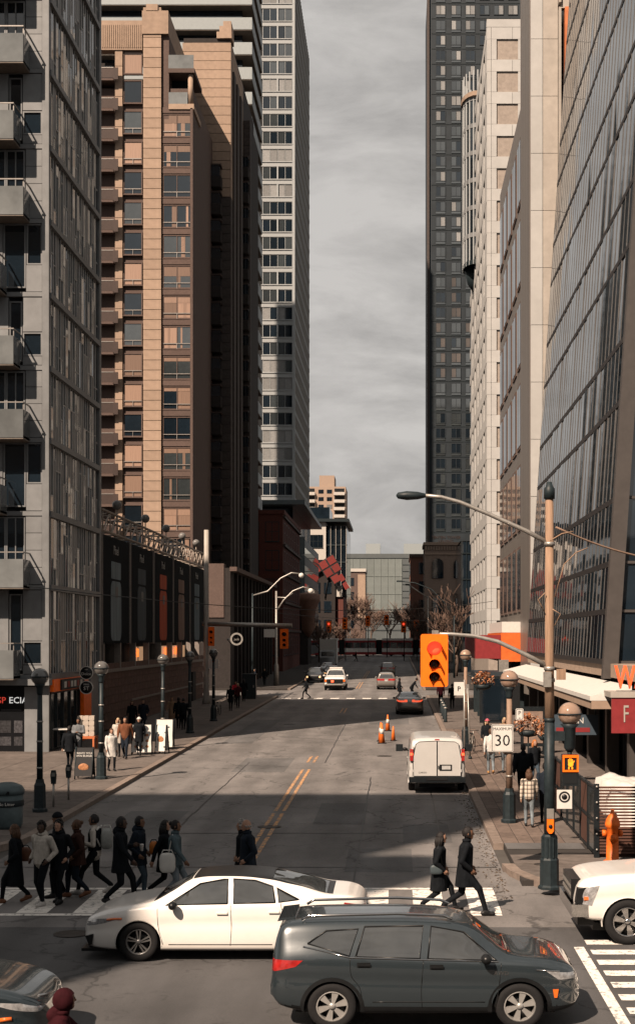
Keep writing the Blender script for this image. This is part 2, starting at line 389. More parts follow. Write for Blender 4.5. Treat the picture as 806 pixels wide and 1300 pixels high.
# ================================================================== buildings
def win_mesh(w, h, nx=2, ny=1, fr=.07, depth=.10, sill=True):
    """frame mesh centred on x, bottom at z=0, facing -Y"""
    mb = MB()
    mb.box(-w/2, w/2, -.03, depth, 0, fr); mb.box(-w/2, w/2, -.03, depth, h-fr, h)
    mb.box(-w/2, -w/2+fr, -.03, depth, fr, h-fr); mb.box(w/2-fr, w/2, -.03, depth, fr, h-fr)
    for i in range(1, nx): x = -w/2+w*i/nx; mb.box(x-fr*.4, x+fr*.4, -.02, depth, fr, h-fr)
    for j in range(1, ny): z = h*j/ny; mb.box(-w/2+fr, w/2-fr, -.02, depth, z-fr*.35, z+fr*.35)
    if sill: mb.box(-w/2-.05, w/2+.05, -.10, depth, -.07, 0)
    return mb
def pane_mesh(w, h): return MB().box(-w/2, w/2, .04, .06, 0, h)
g_dark = glass('glass_dark', (.010, .017, .025)); g_sky = glass('glass_bright', (.05, .06, .065), .06, 2.2); g_wave = glass('glass_wavy', (.012, .018, .024), .05, 1.9, wav=.10, nscale=1.2, var=.45)
m_curt = mat('curtain_peach', (.30, .20, .15), .35, nscale=2, namt=.18, var=.35, stretch=(14, 1, .3), coat=.6)
m_blind = mat('blind_white', (.27, .275, .275), .4, nscale=3, namt=.15, var=.3, coat=.5)

# ---------------------------------------------------------------- pale condominium on the west side
m_panel = mat('pale_metal_panel', (.23, .24, .248), .5, .1, nscale=1.5, namt=.14, var=.08, dirt=.15)
m_rail = mat('brushed_rail', (.35, .33, .31), .4, .5, nscale=10)
m_balglass = glass('balcony_glass', (.20, .215, .22), .12, 1.6)
con = thing('apartment_building', 'pale panelled apartment block with glass balconies above a black shop front', 'building', (-23, 69.5, gz(64)))
F = [3.75, 7.78, 11.1, 14.4, 17.65, 20.95, 24.25, 27.6, 31.0, 34.3, 37.6, 40.9, 44.2]
MB().box(-34, -15.72, 63.95, 74.9, 3.6, 44.2).obj('wall', [m_dark], con, True)
MB().box(-15.86, -15.56, 63.70, 63.95, 0, 44.2).obj('corner_column', m_panel, con, True)
MB().box(-15.72, -15.54, 74.55, 75.0, 0, 44.2).obj('corner_column', m_panel, con, True)
m_palemull = mat('pale_mullion', (.52, .52, .51), .45, nscale=4, namt=.1)
def front_panel(x0, x1, z0, z1, dy=0.0): MB().box(x0+.012, x1-.012, 63.76+dy, 63.95, z0+.012, z1-.012).obj('panel', m_panel, con, True)
def front_win(x0, x1, z0, z1, nx=1):
    fo = win_mesh(x1-x0, z1-z0, nx, 1, .06, .12, False).obj('window', m_panel, con, False, (0, 0, 0)); fo.location = Vector(((x0+x1)/2, 63.82, z0))-root_of(con)
    po = pane_mesh(x1-x0-.1, z1-z0-.1).obj('pane', g_dark, fo); po.location = (0, 0, .05)
def balcony(x0, x1, z, h=1.75, d=1.25):
    b = MB().box(x0, x1, 63.85-d, 63.76, z-.16, z).obj('balcony', m_concrete, con, True)
    pn = MB(); pn.box(x0, x1, 63.83-d, 63.86-d, z-.10, z+h*.66); pn.box(x1-.03, x1, 63.87-d, 63.75, z-.10, z+h*.66); pn.obj('glass_guard', m_balglass, b, True)
    r = MB(); r.box(x0, x1+.02, 63.80-d, 63.86-d, z+h*.66+.28, z+h*.66+.33); r.box(x1-.04, x1+.02, 63.87-d, 63.75, z+h*.66+.28, z+h*.66+.33)
    x = x0
    while x < x1+.01: r.box(x-.02, x+.02, 63.865-d, 63.90-d, z, z+h*.66+.28); x += (x1-x0)/3
    r.obj('rail', m_rail, b, True)
pat = 'BACABCABABAB'
for i, (z0, z1) in enumerate(zip(F, F[1:])):
    k = pat[i]; h = z1-z0
    MB().box(-34, -15.86, 63.72, 63.95, z0-.10, z0+.10).obj('floor_band', m_panel, con, True)
    if k == 'A':
        for j in range(4): front_panel(-16.62, -15.87, z0+.12+j*(h-.22)/4, z0+.12+(j+1)*(h-.22)/4)
        front_win(-17.5, -16.66, z0+.9, z1-.15, 2); front_win(-18.6, -17.52, z0+.9, z1-.15, 2); front_panel(-18.6, -16.64, z0+.12, z0+.88)
        balcony(-21, -16.42, z0+.05)
    elif k == 'B':
        front_win(-16.75, -15.88, z0+.55, z0+1.6, 1); front_panel(-16.75, -15.87, z0+1.62, z1-.12); front_panel(-16.75, -15.87, z0+.12, z0+.53)
        front_win(-17.35, -16.78, z0+.3, z1-.3, 1); front_panel(-18.6, -17.38, z0+.12, z1-.12)
        balcony(-21, -16.85, z0+.05)
    else:
        front_win(-16.58, -15.88, z0+1.35, z1-.12, 1); front_panel(-16.60, -15.87, z0+.12, z0+1.33)
        front_win(-17.62, -16.62, z0+.3, z1-.12, 1); front_panel(-18.6, -17.64, z0+.12, z1-.12)
        balcony(-21, -17.45, z0+.05)
    # east curtain wall of this floor: slab edge, glazing, mullions and opaque strips
    MB().box(-15.74, -15.50, 63.95, 74.55, z0-.13, z0+.13).obj('floor_band', m_panel, con, True)
    gl = MB(); mu = MB(); sp = MB(); n = 22; w = 10.6/n
    for c in range(n):
        y0 = 63.95+c*w; y1 = y0+w
        mu.box(-15.68, -15.637, y0-.035, y0+.035, z0+.13, z1-.13)
        cuts = sorted([z0+.13]+[z0+.13+random.choice((.25, .4, .5, .65, .8))*(h-.26)]+[z1-.13])
        for a, b in zip(cuts, cuts[1:]):
            if random.random() < .22: sp.box(-15.70, -15.648, y0+.05, y1-.05, a+.03, b-.03)
            else:
                dx = random.uniform(-.025, .03); gl.quad((-15.665, y0+.04, a), (-15.665+dx, y1-.04, a), (-15.665+dx, y1-.04, b), (-15.665, y0+.04, b))
        for q in cuts[1:-1]: mu.box(-15.67, -15.64, y0+.05, y1-.05, q-.03, q+.03)
    gp = MB().box(-15.71, -15.69, 63.96, 74.5, z0+.13, z1-.13).obj('curtain_wall', g_dark, con, True)
    stuff(gl.obj('pane', g_wave, gp, True)); stuff(mu.obj('mullions', m_palemull, gp, True)); stuff(sp.obj('spandrels', m_panel, gp, True))
# ground floor shops
m_signred0 = mat('sign_dull_red', (.35, .05, .04), .5)
m_blackpan = mat('black_shop_panel', (.010, .011, .013), .25, nscale=4)
m_orpaint = mat('orange_shop_paint', (1.3, .22, .02), .45, nscale=5, namt=.15)
MB().box(-34, -15.8, 64.4, 74.8, 0, 3.6).obj('shop_wall', m_dark, con, True)
sfp = MB().box(-34, -16.70, 63.9, 64.3, .35, 3.35).obj('shop_front', m_blackpan, con, True)
for x, z, w_, h_ in ((-17.55, 1.5, .5, .55), (-16.98, 1.5, .38, .55), (-17.55, .85, .5, .4), (-16.98, .85, .38, .4), (-17.3, 2.25, .9, .08)): MB().box(x-w_/2, x+w_/2, 63.885, 63.9, z-h_/2, z+h_/2).obj('poster', mat('dim_poster', (.045, .045, .05), .5, nscale=14, namt=.6, var=.4), sfp, True)
MB().box(-16.68, -15.9, 63.8, 64.2, .1, 3.3).obj('pier', m_panel, con, True)
MB().box(-34, -15.45, 63.3, 63.9, 3.38, 3.66).obj('canopy', m_panel, con, True)
o = lettering('SP', .40, mat('sign_red', (.55, .05, .03), .4, emit=.35), con, (0, 0, 0)); o.location = Vector((-17.72, 63.87, 2.68))-root_of(con)
o = lettering('ECIAL', .40, mat('sign_white', (.7, .7, .68), .4, emit=.35), con, (0, 0, 0), align='LEFT'); o.location = Vector((-17.40, 63.87, 2.68))-root_of(con)
sf = MB().box(-15.75, -15.68, 64.3, 70.2, .45, 3.0).obj('shop_window', g_sky, con, True)
fr = MB()
for y in (64.3, 65.5, 66.8, 68.2, 69.5, 70.2): fr.box(-15.68, -15.60, y-.05, y+.05, .35, 3.05)
fr.box(-15.68, -15.60, 64.25, 70.25, .30, .45); fr.box(-15.68, -15.60, 64.25, 70.25, 2.95, 3.05); fr.obj('frame', m_iron, sf, True)
MB().box(-15.74, -15.40, 64.0, 70.4, 3.06, 3.62).obj('fascia', m_orpaint, con, True)
MB().box(-15.40, -15.30, 65.2, 69.9, 3.10, 3.58).obj('sign_board', m_iron, con, True)
for k in range(6): MB().box(-15.30, -15.285, 65.6+k*.66, 66.0+k*.66, 3.2, 3.48).obj('sign_letter', m_signred0 if k in (1, 4) else m_white, con, True)
MB().box(-15.75, -15.42, 70.25, 71.3, .1, 3.6).obj('pier', m_orpaint, con, True)
MB().box(-15.75, -15.55, 71.3, 72.6, .1, 3.05).obj('door', m_orpaint, con, True)
MB().box(-15.75, -15.60, 72.6, 74.55, .1, 3.6).obj('wall_panel', m_panel, con, True)
# round blade signs
m_sigblack = mat('sign_black', (.012, .012, .014), .4)
for z, t1, t2, lab in ((3.82, '\u2655', 'Dolce', 'round black blade sign with a white crown mark, upper of two'), (3.12, 'KING', 'ST', 'round black blade sign lettered ST, lower of two')):
    s = thing('blade_sign', lab, 'sign', (-14.85, 68.2, z))
    s.scale = (.64, .64, .64)
    MB().lathe([(.01, -.05), (.46, -.05), (.46, .05), (.01, .05)], 24, axis='y').obj('disc', m_sigblack, s)
    r = MB(); r.lathe([(.455, -.065), (.51, -.065), (.51, .065), (.455, .065)], 24, axis='y', sm=False); r.obj('rim', m_white, s)
    lettering(t2, .40 if t2 == 'ST' else .30, m_white, s, (0, -.056, -.08)); lettering(t1 if t1 == 'KING' else '^^^', .17, m_white, s, (0, -.056, .22))
    MB().tube([(-.5, 0, 0), (-.9, 0, 0)], .03).obj('bracket', m_iron, s)

# ---------------------------------------------------------------- low brick restaurant with the hoarding wall
m_hoard = mat('red_brown_brick', (.155, .092, .075), .85, nscale=6, namt=.3, bump=.2, dirt=.2, var=.12)
m_post = mat('grey_post', (.24, .21, .19), .6, nscale=6)
low = thing('restaurant_building', 'low red brown brick restaurant under the row of phone billboards', 'building', (-20, 95, gz(95)))
MB().box(-30, -15.75, 75.2, 115.8, 0, 3.3).obj('wall', m_hoard, low, True)
bm_brick = MB().box(-.0, .12, -.93, .93, 0, .43).mesh('wall_course', [m_hoard])
for r in range(8):
    y = 75.4+(.95 if r % 2 else 0)
    while y < 114.8:
        inst('brick_panel', bm_brick, low, (-15.76, y+.95, .25+gz(95)*.6+r*.45)); y += 1.9
MB().box(-15.76, -15.55, 75.2, 115.8, 3.62, 3.80).obj('coping', m_post, low, True)
MB().box(-15.70, -15.58, 84, 115.6, 1.78, 1.90).obj('trim', m_post, low, True)
MB().box(-30, -16.2, 75.4, 115.4, 3.3, 5.2).obj('clerestory', m_dark, low, True)
for k in range(9):
    y = 76+k*4.6; MB().box(-15.95, -15.6, y-.14, y+.14, 3.8, 5.25).obj('post', m_post, low, True)
m_neon = mat('neon_orange', (1.0, .22, .03), .5, emit=.7); m_lit = mat('lit_window', (.85, .50, .28), .5, emit=.16)
for y0, y1 in ((87, 88.6), (89.2, 91.4), (96.3, 100.2), (101, 105.5), (107.6, 108.4)):
    MB().box(-16.15, -16.1, y0, y1, 3.85, 4.95).obj('lit_window', m_lit, low, True)
for txt, y in (('BEER', 87.6), ('COFFEE', 99.5), ('& PIZZA', 104.0)):
    o = lettering(txt, .75, m_neon, low, (0, 0, 0), rot=(pi/2, 0, pi/2)); o.location = Vector((-15.98, y, 4.55))-root_of(low)
MB().box(-15.6, -15.5, 108.5, 110.2, 0.4, 2.9).obj('door', m_dark, low, True)
# billboards
m_ad = mat('billboard_print', (.012, .016, .020), .9, nscale=1, namt=.25, spec=.05)
phone_cols = [(.20, .26, .29), (.05, .07, .085), (.55, .09, .03), (.26, .17, .13), (.10, .15, .18)]
descr = ['pale blue', 'black', 'orange', 'bronze', 'teal']
for k in range(5):
    y0 = 75.4+k*8.05; y1 = y0+7.7
    b = thing('billboard', 'dark phone billboard with a %s phone, on the posts above the brick restaurant' % descr[k], 'billboard', (-15.6, (y0+y1)/2, 5.2))
    MB().box(-.12, 0, -3.85, 3.85, 0, 5.85).obj('board', m_ad, b)
    fr = MB()
    for y in (-3.95, 3.87): fr.box(-.14, .07, y, y+.09, -.05, 5.95)
    fr.obj('frame', m_post, b)
    pm = mat('phone_print_%d' % k, phone_cols[k], .8, nscale=.7, namt=.35, stretch=(1, 2.5, .3))
    p = MB(); p.prism([(a, c+1.8) for a, c in roundrect(2.9, 3.3, .5)], 'x', 0, .012); p.obj('phone_print', pm, b)
    MB().prism([(a, c+4.05) for a, c in roundrect(2.7, .95, .12)], 'x', 0, .012).obj('phone_print', pm, b)
    MB().prism([(a+.1, c+2.85) for a, c in roundrect(.75, .6, .14)], 'x', .0125, .02).obj('camera_print', m_sigblack, b)
    lettering('Pixel', .72, mat('ad_text', (.40, .40, .38), .6), b, (.008, 0, 5.15), rot=(pi/2, 0, pi/2), ext=.004)
# lattice truss with ball lamps on top of the hoarding
tr = thing('roof_truss', 'pale steel lattice truss running above the billboards', 'truss', (-15.6, 95, 11.2))
m_truss = mat('truss_steel', (.40, .34, .29), .55, .3, nscale=8)
def truss_part(pts, r): MB().tube(pts, r, 6).obj('strut', m_truss, tr, True)
for dx, z in ((-.0, 11.25), (-1.3, 11.25), (-.0, 12.35), (-1.3, 12.35)):
    MB().tube([(-15.6+dx, 75.3, z), (-15.6+dx, 115.6, z)], .07, 6).obj('chord', m_truss, tr, True)
lat = MB()
for k in range(20):
    y = 75.6+k*2.0; s = 1 if k % 2 else -1
    MB().tube([(-15.6, y, 11.25), (-15.6, y+2, 12.35)], .05, 6).obj('strut', m_truss, tr, True)
    truss_part([(-15.6, y, 11.25), (-15.6, y, 12.35)], .045)
    lat.tube([(-16.9, y, 11.25), (-16.9, y+2, 12.35)], .045, 6); lat.tube([(-15.6, y, 12.35), (-16.9, y+2*(s > 0), 12.35)], .045, 6); lat.tube([(-15.6, y, 11.25), (-16.9, y, 11.25)], .045, 6)
stuff(lat.obj('bracing', m_truss, tr, True))
m_globe0 = mat('grey_globe', (.20, .195, .19), .25, nscale=4)
for k, y in enumerate((79.5, 88.5, 96.5, 103.8, 111.0)):
    o = thing('ball_lamp', 'grey ball lamp on a stem above the billboard truss', 'lamp', (-15.6, y, 12.4), group='ball lamps above the billboards')
    MB().tube([(0, 0, -1.1), (0, 0, .35)], .035).obj('stem', m_truss, o); MB().ball((0, 0, .55), .27, 16).obj('globe', m_globe0, o)

# ---------------------------------------------------------------- brown stone tower
m_peach = mat('peach_stone', (.39, .285, .215), .8, nscale=2, namt=.12, bump=.1, var=.08, dirt=.08)
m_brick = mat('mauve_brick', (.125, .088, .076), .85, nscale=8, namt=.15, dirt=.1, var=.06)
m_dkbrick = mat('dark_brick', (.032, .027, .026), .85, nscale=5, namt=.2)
bt = thing('brown_tower', 'tall peach and brown stone apartment tower with bay windows', 'building', (-24, 150, gz(140)))
MB().box(-40, -19.35, 135.5, 160, 0, 58.0).obj('wall', m_brick, bt, True)
FH = 2.89
def course(x0, x1, y0, y1, z0, z1, step, m=m_peach, name='stone_course'):
    me = MB().box(x0, x1, y0, y1, 0, step-.05).mesh('stone_course', [m]); z = z0
    while z < z1:
        o = link(name, me, bt, Vector((0, 0, z))-root_of(bt)); z += step
course(-24.0, -22.3, 135.0, 136, 8, 65.0, .96)
MB().box(-23.9, -22.4, 135.15, 136, 8, 65).obj('pier_core', m_brick, bt, True)
MB().box(-24.1, -21.6, 134.9, 150, 63.0, 65.2).obj('pier_cap', m_peach, bt, True)
MB().box(-23.7, -22.6, 134.85, 136, 65.2, 65.8).obj('pier_cap', m_peach, bt, True)
course(-26.7, -26.0, 135.1, 136, 8, 62, 2.89)
MB().box(-28.6, -24.1, 135.0, 136, 61.5, 64.3).obj('parapet', m_peach, bt, True)
rb = MB()
for k in range(22): rb.box(-28.5+k*.2, -28.42+k*.2, 134.93, 135.0, 61.7, 63.9)
stuff(rb.obj('parapet_ribs', m_peach, bt, True))
MB().box(-22.3, -21.6, 135.3, 150, 55, 63).obj('wall', m_brick, bt, True)
wm2 = win_mesh(2.7, 2.2, 2, 1, .09, .2).mesh('window', [m_brick]); wm1 = win_mesh(1.8, 2.2, 1, 1, .09, .2).mesh('window', [m_brick])
pa = {q.name: pane_mesh(1.24, 2.05).mesh('pane', [q]) for q in (g_dark, g_sky, m_curt)}
pb = {q.name: pane_mesh(1.64, 2.05).mesh('pane', [q]) for q in (g_dark, g_sky, m_curt)}
railm = MB().box(-1.3, 1.3, -.06, -.02, .48, .55).box(-.03, .03, -.06, -.02, 0, .5).mesh('rail', [m_rail])
nf = 19
curtm = MB().box(-.14, .14, .030, .038, 0, 2.0).mesh('curtain', [m_curt]); blindm = MB().box(-1.24, 1.24, .022, .03, -1.4, 0).mesh('blind', [m_curt])
for i in range(nf):
    z = 5.5+(810-171-i*38.5)*.075 if False else 53.3-i*FH
    if z < 8: break
    w = inst('window', wm2, bt, (-20.83, 135.28, z))
    c = random.choice((g_dark, g_dark, g_sky, g_sky, m_curt))
    for s in (-1, 1):
        q = c if random.random() < .8 else m_curt
        link('pane', pa[q.name], w, (s*.64, 0, .08))
    link('rail', railm, w)
    for q in range(2):
        if random.random() < .55: link('curtain', curtm, w, (random.uniform(-1.0, 1.0), 0, .08), scale=(random.uniform(.5, 1.6), 1, 1))
    if random.random() < .35: link('blind', blindm, w, (0, 0, 2.12), scale=(1, 1, random.uniform(.25, .7)))
    MB().box(-22.28, -19.36, 135.22, 135.5, z+2.28, z+FH-.08).obj('spandrel', m_brick, bt, True)
    w = inst('window', wm1, bt, (-25.03, 135.28, z+.3)); q = random.choice((g_dark, g_sky, m_curt, g_dark))
    link('pane', pb[q.name], w, (0, 0, .08)); link('rail', railm, w, scale=(.65, 1, 1))
for z in (56.2, 59.0):
    w = inst('window', wm1, bt, (-25.03, 135.28, z+.3)); link('pane', pb[g_dark.name if z < 58 else m_curt.name], w, (0, 0, .08))
# corner edge, left balconies
MB().box(-19.55, -19.3, 135.1, 135.5, 8, 56).obj('corner_column', m_brick, bt, True)
m_bal = mat('brown_balcony', (.055, .036, .031), .6, nscale=6, var=.1)
MB().box(-29.5, -26.7, 136.9, 137.2, 8, 61).obj('recess_wall', m_dkbrick, bt, True)
for i in range(19):
    z = 58.6-i*FH
    if z < 8: break
    b = MB().box(-29.4, -26.72, 134.5, 136.9, z-.18, z).obj('balcony', m_brick, bt, True)
    MB().box(-29.4, -26.75, 134.55, 134.6, z+.08, z+1.0).obj('guard', m_bal, b, True)
    MB().box(-26.78, -26.30, 134.5, 134.62, z-.1, z+1.02).obj('guard', m_bal, b, True)
    MB().box(-29.4, -26.70, 134.52, 134.62, z+1.0, z+1.07).obj('rail', m_rail, b, True)
    MB().box(-28.2, -27.3, 136.8, 136.88, z, z+2.1).obj('door', random.choice((g_dark, m_curt)), b, True)
# roof terrace at the right top
MB().box(-21.6, -19.2, 135.1, 140, 55.9, 56.4).obj('terrace_slab', m_peach, bt, True)
MB().box(-21.6, -19.1, 134.9, 140, 59.3, 59.7).obj('terrace_slab', m_brick, bt, True)
MB().box(-21.6, -19.2, 134.95, 135.02, 59.7, 61.0).obj('glass_guard', m_balglass, bt, True)
MB().box(-21.6, -19.8, 135.1, 135.16, 56.4, 57.5).obj('glass_guard', m_balglass, bt, True)
MB().tube([(-19.55, 135.4, 56.4), (-19.55, 135.4, 59.3)], .25, 12).obj('column', m_peach, bt, True)
MB().box(-21.55, -20.0, 137, 137.2, 56.4, 59.3).obj('recess', m_dark, bt, True)
# second block, further back
m_shadestone = mat('shaded_stone', (.070, .058, .054), .85, nscale=3, namt=.2, bump=.1, var=.08)  # stone darkened: shade on the rear blocks is put into its colour
course(-22.5, -17.4, 150, 162, 52.2, 68.0, .96); course(-22.5, -17.4, 150, 162, 8, 51.5, .96, m_shadestone)  # peach on the sunlit top, painted shade below
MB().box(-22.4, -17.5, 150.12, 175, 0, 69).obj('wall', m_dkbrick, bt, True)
for x0, x1, z in ((-18.9, -17.3, 69.6), (-18.6, -17.33, 70.2), (-18.2, -17.36, 70.7)): MB().box(x0, x1, 149.9-(z-69)*.03, 152+(z-69)*.1, 68.9+(z-69)*.01, z).obj('parapet', m_peach, bt, True)
baym = MB().box(-1.05, 1.05, -1.3, 0, 0, 1.0).box(-1.05, 1.05, -1.3, 0, -.15, 0).mesh('bay', [m_dkbrick])
bayg = MB().box(-.95, .95, -1.25, 0, 1.0, 2.1).mesh('bay_glass', [g_dark]); bayt = MB().box(-1.05, 1.05, -1.35, 0, 2.1, 2.25).mesh('bay_cap', [m_bal])
for i in range(17):
    z = 53.0-i*FH
    if z < 10: break
    b = inst('bay', baym, bt, (-19.35, 150, z)); link('bay_glass', bayg, b); link('bay_cap', bayt, b)
for k in range(3): MB().box(-17.40, -17.22, 151.5+k*3.4, 153.2+k*3.4, 8, 66).obj('pilaster', m_shadestone, bt, True)
# third block
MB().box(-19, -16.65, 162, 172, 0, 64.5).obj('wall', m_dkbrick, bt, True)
course(-17.35, -16.6, 161.9, 163, 8, 64.5, .96, m_shadestone)
for i in range(18):
    z = 58.0-i*FH
    if z < 10: break
    b = inst('bay', baym, bt, (-17.05, 161.9, z), scale=(.32, .7, 1)); link('bay_glass', bayg, b); link('bay_cap', bayt, b)
# podium along the street
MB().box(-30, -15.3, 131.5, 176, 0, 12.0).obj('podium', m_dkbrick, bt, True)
MB().box(-17.4, -15.9, 131.4, 133, 7.4, 12.4).obj('podium_pier', m_brick, bt, True)
for k in range(12):
    y = 135+k*3.4
    MB().box(-15.32, -15.0, y-.35, y+.35, 0, 11.6).obj('pilaster', m_dkbrick, bt, True)
    for z, hh in ((.9, 3.2), (5.2, 2.4), (8.5, 2.4)): MB().box(-15.32, -15.24, y+.6, y+2.8, z, z+hh).obj('window', g_dark, bt, True)
MB().box(-15.35, -14.7, 131.4, 176, 11.7, 12.1).obj('cornice', m_brick, bt, True)
s = thing('shop_sign', 'round ring sign hung on the brown tower podium', 'sign', (-14.4, 128.6, 5.4))
MB().lathe([(.42, -.05), (.58, -.05), (.58, .05), (.42, .05)], 20, axis='y', sm=False).obj('ring', m_steel, s)
MB().tube([(-.6, 0, 0), (-1.2, 2.9, 0)], .04).obj('bracket', m_iron, s); lettering('jack', .30, m_steel, s, (0, -.03, -.02))

# ---------------------------------------------------------------- tower with white balcony bands
m_band = mat('white_band', (.33, .37, .385), .5, nscale=3, namt=.06, var=.04)
wb = thing('banded_tower', 'tower with white balcony bands rising behind the brown tower', 'building', (-28, 186, gz(180)))
MB().box(-46, -19.4, 179.6, 192, 0, 108).obj('wall', g_dark, wb, True)
for k in range(32):
    z = 104-k*3.12
    if z < 18: break
    b = MB(); b.prism([(-46, 178), (-18, 178), (-18, 191.7), (-18.25, 191.7), (-18.25, 178.3), (-46, 178.3)], 'z', z-.25, z+1.25); bo = b.obj('balcony_band', m_band, wb, True)
    MB().prism([(-46, 178.05), (-18.05, 178.05), (-18.05, 191.6), (-19.6, 191.6), (-19.6, 180), (-46, 180)], 'z', z-.35, z-.22).obj('slab', m_concrete, bo, True)
    if k > 4: continue
    gm = MB()
    for q in range(14): gm.box(-40+q*1.6, -39.94+q*1.6, 179.5, 179.6, z+1.2, z+3)
    stuff(gm.obj('mullions', m_steel, bo, True))

# ---------------------------------------------------------------- slim glass tower
m_wslab = mat('white_slab', (.38, .405, .415), .55, nscale=4, namt=.06)
ct = thing('glass_tower', 'slim white and glass tower beyond the brown tower', 'building', (-20, 250, gz(240)))
MB().box(-24, -17.0, 234.3, 276, 28, 119).obj('core', m_dark, ct, True)
rowm = win_mesh(5.0, 2.1, 4, 1, .09, .16, False).mesh('window', [m_wslab])
pq = {q.name: pane_mesh(1.16, 1.9).mesh('pane', [q]) for q in (g_dark, g_sky, m_blind)}
slabm = MB().box(-5.25, .05, 0, .5, -.38, .38).box(-5.25, .08, -.12, .5, .30, .42).mesh('slab_edge', [m_wslab])
finm = MB().box(-.12, .12, -.1, .2, .3, 2.6).mesh('fin', [m_wslab])
sidem = MB().box(-.1, .25, 0, 42, -.36, .36).mesh('slab_edge', [m_wslab])
sideg = MB().box(0, .08, 0, 42, .36, 2.54).mesh('side_glass', [g_wave])
for i in range(31):
    z = 28.6+i*2.9
    inst('slab_edge', slabm, ct, (-16.9, 234, z))
    w = inst('window', rowm, ct, (-19.45, 234.1, z+.42)); bl = random.random()
    for s in range(4):
        q = random.choice((g_dark, g_dark, g_sky)) if bl < .68 else random.choice((g_sky, m_blind, g_dark)) if bl < .86 else m_blind
        link('pane', pq[q.name], w, (-1.9+s*1.22, 0, .1))
    if random.random() < .6: inst('fin', finm, ct, (-19.45, 234.0, z))
    so = inst('slab_edge', sidem, ct, (-17.0, 234.5, z)); link('side_glass', sideg, so)
mu = MB()
for k in range(29): mu.box(-16.92, -16.72, 235+k*1.43, 235.12+k*1.43, 28, 118)
stuff(mu.obj('side_mullions', m_steel, ct, True))
MB().box(-17.05, -16.6, 233.9, 234.5, 28, 118).obj('corner_column', m_wslab, ct, True)
m_teal = mat('teal_grey_panel', (.115, .14, .15), .45, .2, nscale=2, namt=.12, var=.06)
MB().box(-26, -14.6, 228, 281, 27.0, 27.7).obj('podium_roof', m_teal, ct, True)
MB().box(-26, -16.8, 232, 280, 20, 27).obj('podium_storey', g_dark, ct, True)
MB().box(-26, -15.2, 230, 280, 0, 22).obj('podium', m_teal, ct, True)
for r in range(7):
    for c in range(4): MB().box(-25+c*2.6, -22.5+c*2.6, 229.92, 230, 1+r*3, 3.9+r*3).obj('panel', m_teal if c == 3 or (r+c) % 3 else g_dark, ct, True)
    MB().box(-15.2, -15.12, 231, 279, 1.2+r*3, 2.6+r*3).obj('side_window', g_dark, ct, True)

# ---------------------------------------------------------------- dark red brick house
dr = thing('brick_building', 'dark red brick building with tall windows before the slim glass tower', 'building', (-18, 190, gz(185)))
m_dkred = mat('dark_red_brick', (.12, .042, .034), .85, nscale=7, namt=.2)
MB().box(-24, -14.6, 184, 216, 0, 21.6).obj('wall', m_dkred, dr, True); MB().box(-24.2, -14.4, 183.8, 216.2, 21.6, 22.1).obj('cornice', m_dkred, dr, True)
wmx = win_mesh(1.8, 2.6, 2, 2, .09, .15).mesh('window', [m_iron]); px = pane_mesh(1.6, 2.4).mesh('pane', [g_dark])
for r in range(5):
    for c in range(3):
        w = inst('window', wmx, dr, (-16.0-c*2.6, 184, 3.2+r*3.7)); link('pane', px, w, (0, 0, .1))
    for c in range(8):
        w = inst('window', wmx, dr, (-14.6, 186.5+c*3.7, 3.2+r*3.7), rz=pi/2); link('pane', px, w, (0, 0, .1))
    MB().box(-14.62, -14.3, 184, 216, 6.3+r*3.7, 6.6+r*3.7).obj('string_course', m_bal, dr, True)
# ---------------------------------------------------------------- copper corner turret
tu = thing('corner_house', 'low stone corner house with a flared copper oriel', 'building', (-16, 222, gz(220)))
MB().box(-24, -13.5, 219, 227, 0, 11.5).obj('wall', m_dkbrick, tu, True)
MB().box(-24, -13.3, 218.8, 227, 11.5, 12.2).obj('cornice', m_bal, tu, True)
MB().lathe([(.3, 5.5), (1.0, 6.8), (1.2, 9.8), (1.9, 11.2), (1.9, 12.2), (.2, 12.6)], 12, (-13.6, 219.4, 0)).obj('oriel', mat('copper_paint', (.22, .12, .085), .6), tu, True)
for k in range(3): MB().box(-22+k*2.6, -20.4+k*2.6, 218.9, 219, 3.2, 8.5).obj('window', g_dark, tu, True)

# ---------------------------------------------------------------- far west side of the street
fw = thing('white_office', 'white walled office with a dark glass wing below the far beige slab', 'building', (-16, 340, gz(330)))
m_offw = mat('off_white_wall', (.55, .52, .48), .8, nscale=3, namt=.06)
MB().box(-30, -16.2, 330, 360, 0, 32.5).obj('wall', m_offw, fw, True)
MB().box(-16.2, -11.4, 330.6, 360, 0, 31.6).obj('glass_wing', g_dark, fw, True)
MB().box(-31, -10.8, 329, 361, 32.5, 33.2).obj('roof', m_iron, fw, True)
MB().box(-28, -15.5, 333, 350, 33.2, 36.2).obj('penthouse', g_dark, fw, True)
for z, xs in ((26.5, ((-20.2, -16.9),)), (21.5, ((-20.2, -18.9), (-18.0, -16.7))), (17, ((-20.2, -18.9), (-18.0, -16.7))), (12.5, ((-20.2, -18.9), (-18.0, -16.7)))):
    for x0, x1 in xs:
        w = win_mesh(x1-x0, 3.0 if z > 25 else 2.2, 3 if z > 25 else 1, 2, .09, .15).obj('window', m_iron, fw, False, Vector(((x0+x1)/2, 329.9, z))-root_of(fw))
        link('pane', pane_mesh(x1-x0-.1, (3.0 if z > 25 else 2.2)-.15).mesh('pane', [g_dark]), w, (0, 0, .08))
for r in range(7):
    MB().box(-16.2, -11.3, 330.45, 330.6, 3+r*4, 3.35+r*4).obj('transom', m_iron, fw, True)
for c in range(4): MB().box(-15.2+c*1.2, -15.05+c*1.2, 330.4, 330.6, 0, 31.6).obj('mullion', m_steel, fw, True)
